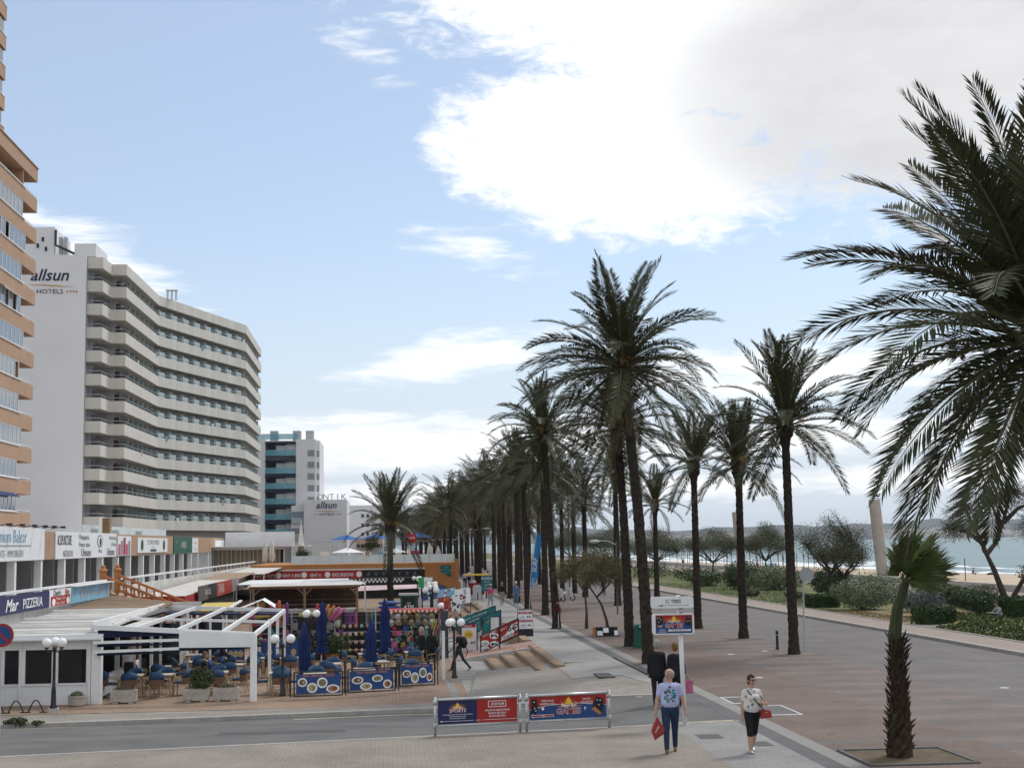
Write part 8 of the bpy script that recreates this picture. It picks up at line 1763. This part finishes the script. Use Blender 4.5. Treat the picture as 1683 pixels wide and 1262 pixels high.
person(1.22, 60.3, -.6, 1.74, R(-60), 'person in black with fair hair left of the long haired woman', dict(top=blk, bottom=blk, hair=GM['straw']), (.3, .1, -.3, .3), (.2, .1, .7, -.1, .1, .3), vox=.022, sleeve='long', hair='long', hands=False)
# child on scooter
mar = cloth((.13, .015, .022), .2)
person(8.78, 76.2, .09, 1.32, R(4), 'child in dark red tracksuit riding a kick scooter on the grey walk', dict(top=mar, bottom=mar, hair=hair_d), (.1, .1, -.1, .05), (.35, .12, .5, .35, .12, .5), vox=.02, sleeve='long', hands=False)
t = thing('kick_scooter', 'small kick scooter under the child in dark red', 'scooter', (8.78, 76.1, 0)); MB().box(8.70, 8.86, 75.75, 76.35, .055, .085).build('deck', GM['grey'], t)
for y in (75.72, 76.4): mb = MB(); mb.tube([(8.765, y, .05), (8.795, y, .05)], .05, 12); mb.build('wheel', black_m, t)
MB().tube([(8.78, 75.74, .05), (8.78, 75.82, .82)], .018, 6).build('stem', alu, t); MB().tube([(8.58, 75.82, .82), (8.98, 75.82, .82)], .016, 6).build('handlebar', black_m, t)
far = [(8.0, 104.6, 0, 1.76, 4, 'walker in black jacket and khaki trousers coming down the walk', dict(top=blk, bottom=khaki, hair=hair_d, shoe=GM['white']), 'short', 'long'),
 (8.95, 103.5, 0, 1.74, -6, 'walker in denim jacket, jeans and pale cap coming down the walk', dict(top=dnm, bottom=dnm, hat=GM['white'], shoe=GM['white']), 'hat', 'long'),
 (6.95, 101.5, 0, 1.66, 150, 'person in pink top and pale cap standing by the teal boards', dict(top=cloth((.45, .07, .17)), bottom=cloth((.25, .28, .34)), hat=GM['white']), 'hat', 'short'),
 (6.9, 122, 0, 1.72, 10, 'person in white shirt seated high behind the rickshaw roof', dict(top=cloth((.55, .55, .55)), bottom=jeans, hair=hair_d), 'short', 'short'),
 (9.9, 148, 0, 1.75, 170, 'distant walker in pale grey between the palm trunks', dict(top=greyc, bottom=khaki, hair=hair_d), 'short', 'short'),
 (8.4, 156, 0, 1.7, 180, 'distant walker in white walking away up the walk', dict(top=cloth((.6, .6, .6)), bottom=blk, hair=hair_d), 'short', 'short'),
 (7.6, 150, 0, 1.7, 0, 'distant walker in white top left of the trunks', dict(top=cloth((.58, .58, .57)), bottom=jeans, hair=hair_d), 'short', 'short')]
for k, (x, y, z, h, rz, lab, cl, hair, sl) in enumerate(far): person(x, y, z, h, R(rz), lab, cl, (.2*(-1)**k, .1, -.2*(-1)**k, .2), (.15, .12, .25, -.15, .12, .25), vox=.026, sleeve=sl, hair=hair, hands=False)
person(43.0, 112.3, .05, 1.68, R(170), 'person in magenta jacket strolling on the seafront path', dict(top=cloth((.22, .02, .15)), bottom=blk, hair=GM['straw']), (.15, .1, -.1, .1), (.1, .12, .5, 0, .1, .9), vox=.026, sleeve='long', female=True, hands=False, build=1.12)
person(43.35, 109.6, .05, 1.74, R(-150), 'person in black coat beside the magenta jacket on the seafront path', dict(top=blk, bottom=blk, hair=hair_d), (.15, .1, -.1, .1), (.5, .1, .9, 0, .1, .2), vox=.026, sleeve='long', coat=.2, hands=False)
person(31.0, 71.2, -.05, 1.76, R(-75), 'man in grey sweater sitting hunched among the yellow flowers', dict(top=greyc, bottom=blk, hair=hair_d), (1.35, 1.5, 1.3, 1.5), (.7, .1, .9, .7, .1, .9), (0, .4), sit=True, vox=.022, lean=.0+.35, sleeve='long', hands=False)
t = thing('bench', 'low stone bench hidden in the flowers under the seated man', 'bench', (31.1, 71.2, .1)); MB().box(30.8, 31.4, 70.9, 71.6, .25, .34).build('seat', concrete, t)
for y in (70.95, 71.4): MB().box(30.85, 31.35, y, y+.12, .1, .248).build('leg', concrete, t)
person(49.2, 190, .05, 1.7, R(100), 'person in orange red clothes standing under the rounded tamarisk', dict(top=cloth((.5, .07, .03)), bottom=cloth((.45, .07, .03)), hair=hair_d), vox=.03, sleeve='long', hands=False)
person(50.0, 186, .05, 1.55, R(200), 'person in bright blue jacket by the wall under the tamarisk', dict(top=cloth((.02, .06, .25)), bottom=blk, hair=hair_d), vox=.03, sleeve='long', hands=False, build=1.2)
person(56.5, 208, -.7, 1.68, R(200), 'person in grey blue clothes on the sand beyond the blue jacket', dict(top=cloth((.10, .15, .2)), bottom=blk, hair=hair_d), vox=.03, sleeve='long', hands=False)
person(58.5, 285, -.75, 1.7, R(200), 'person in red top on the sand beside the far column', dict(top=cloth((.3, .05, .05)), bottom=blk, hair=hair_d), vox=.03, sleeve='long', hands=False)
person(84.5, 203, -1.32, 1.7, R(60), 'person sitting on the sand close to the surf', dict(top=cloth((.06, .08, .11)), bottom=blk, hair=hair_d), (1.5, 1.9, 1.45, 1.9), (.6, .1, .6, .6, .1, .6), sit=True, vox=.03, sleeve='long', hands=False, lean=.2)
for v, (x, y, w, lab) in enumerate(((82.0, 203.5, 1.6, 'dark bag lying on the sand left of the sitting person'), (87.3, 203, 1.5, 'dark clothes bundle on the sand right of the sitting person'), (78.6, 206, 2.2, 'dark towel heap farther left on the sand'), (63.0, 175, 1.2, 'dark lump on the sand left of the near column'))):
    t = thing('beach_bag', lab, 'bag', (x, y, -1.1)); MB().ball((x, y, -1.05), w/2, 10, 6, (1, .6, .38)).build('bag_body', GM['black'], t, smooth=True); MB().tube([(x-w*.2, y, -.9), (x, y, -.72), (x+w*.2, y, -.9)], .03, 5).build('handle', GM['brown'], t)
# cyclists on the sea road
for k, (x, y, top) in enumerate(((18.5, 117, cloth((.35, .35, .36))), (17.9, 121, blk))):
    bicycle(x, y, 0, ('bicycle ridden by the nearer cyclist on the sea road', 'bicycle ridden by the farther cyclist on the sea road')[k], R(95))
    person(x, y+.15, .42, 1.74, R(4), ('cyclist in pale top riding on the sea road', 'cyclist in black top riding behind on the sea road')[k], dict(top=top, bottom=blk, hair=hair_d), (1.0, .9, .6, .9), (.8, .1, .2, .8, .1, .2), sit=True, vox=.028, lean=.3, sleeve='long', hands=False)
# guests of the restaurant
person(-6.9, 54.0, -.6+.02, 1.75, R(100), 'guest in black sitting at a table under the pergola', dict(top=blk, bottom=blk, hair=GM['brown']), (1.45, 1.5, 1.45, 1.5), (.5, .1, .9, .5, .1, .9), sit=True, vox=.026, sleeve='long', hands=False)
person(-7.0, 60.6, -.58, 1.75, R(90), 'guest in dark clothes at the back table of the pergola', dict(top=blk, bottom=blk, hair=hair_d), (1.45, 1.5, 1.45, 1.5), (.5, .1, .9, .5, .1, .9), sit=True, vox=.026, sleeve='long', hands=False)
person(-11.0, 51.4, -.56, 1.72, R(10), 'diner in pale shirt behind the right dark window', dict(top=cloth((.5, .5, .52)), bottom=blk, hair=GM['brown']), (1.45, 1.5, 1.45, 1.5), (.5, .1, .9, .5, .1, .9), sit=True, vox=.03, sleeve='short', hands=False)
person(-11.95, 51.8, -.56, 1.72, R(60), 'diner in white shirt behind the middle dark window', dict(top=cloth((.4, .4, .4)), bottom=blk, hair=GM['brown']), (1.45, 1.5, 1.45, 1.5), (.5, .1, .9, .5, .1, .9), sit=True, vox=.03, sleeve='short', hands=False)
person(-9.7, 54.3, -.58, 1.74, R(30), 'waiter in white shirt behind the terrace left edge', dict(top=cloth((.5, .5, .5)), bottom=blk, hair=hair_d), vox=.03, sleeve='short', hands=False)
for xx, yy, rz in ((-11.0, 51.55, .2), (-11.95, 51.95, 1.0)): put(0, (xx, yy, -.56), rz+pi, f'blue-backed rattan chair indoors behind the {"right" if xx > -11.5 else "middle"} dark window', 'blue rattan indoor chairs')
# ------------------------------------------------------------------ sea air: one even box of thin haze round the whole place
hm = bpy.data.materials.new('sea_haze'); hm.use_nodes = True; hn_ = hm.node_tree.nodes; hn_.clear(); ho = hn_.new('ShaderNodeOutputMaterial'); hv = hn_.new('ShaderNodeVolumePrincipled')
hv.inputs['Color'].default_value = (.80, .87, .95, 1); hv.inputs['Density'].default_value = .00006; hv.inputs['Anisotropy'].default_value = .2
hm.node_tree.links.new(hv.outputs[0], ho.inputs['Volume'])
hz_o = MB().box(-9500, 9500, -700, 9500, -6, 120).build('haze', hm); hz_o['kind'] = 'stuff'
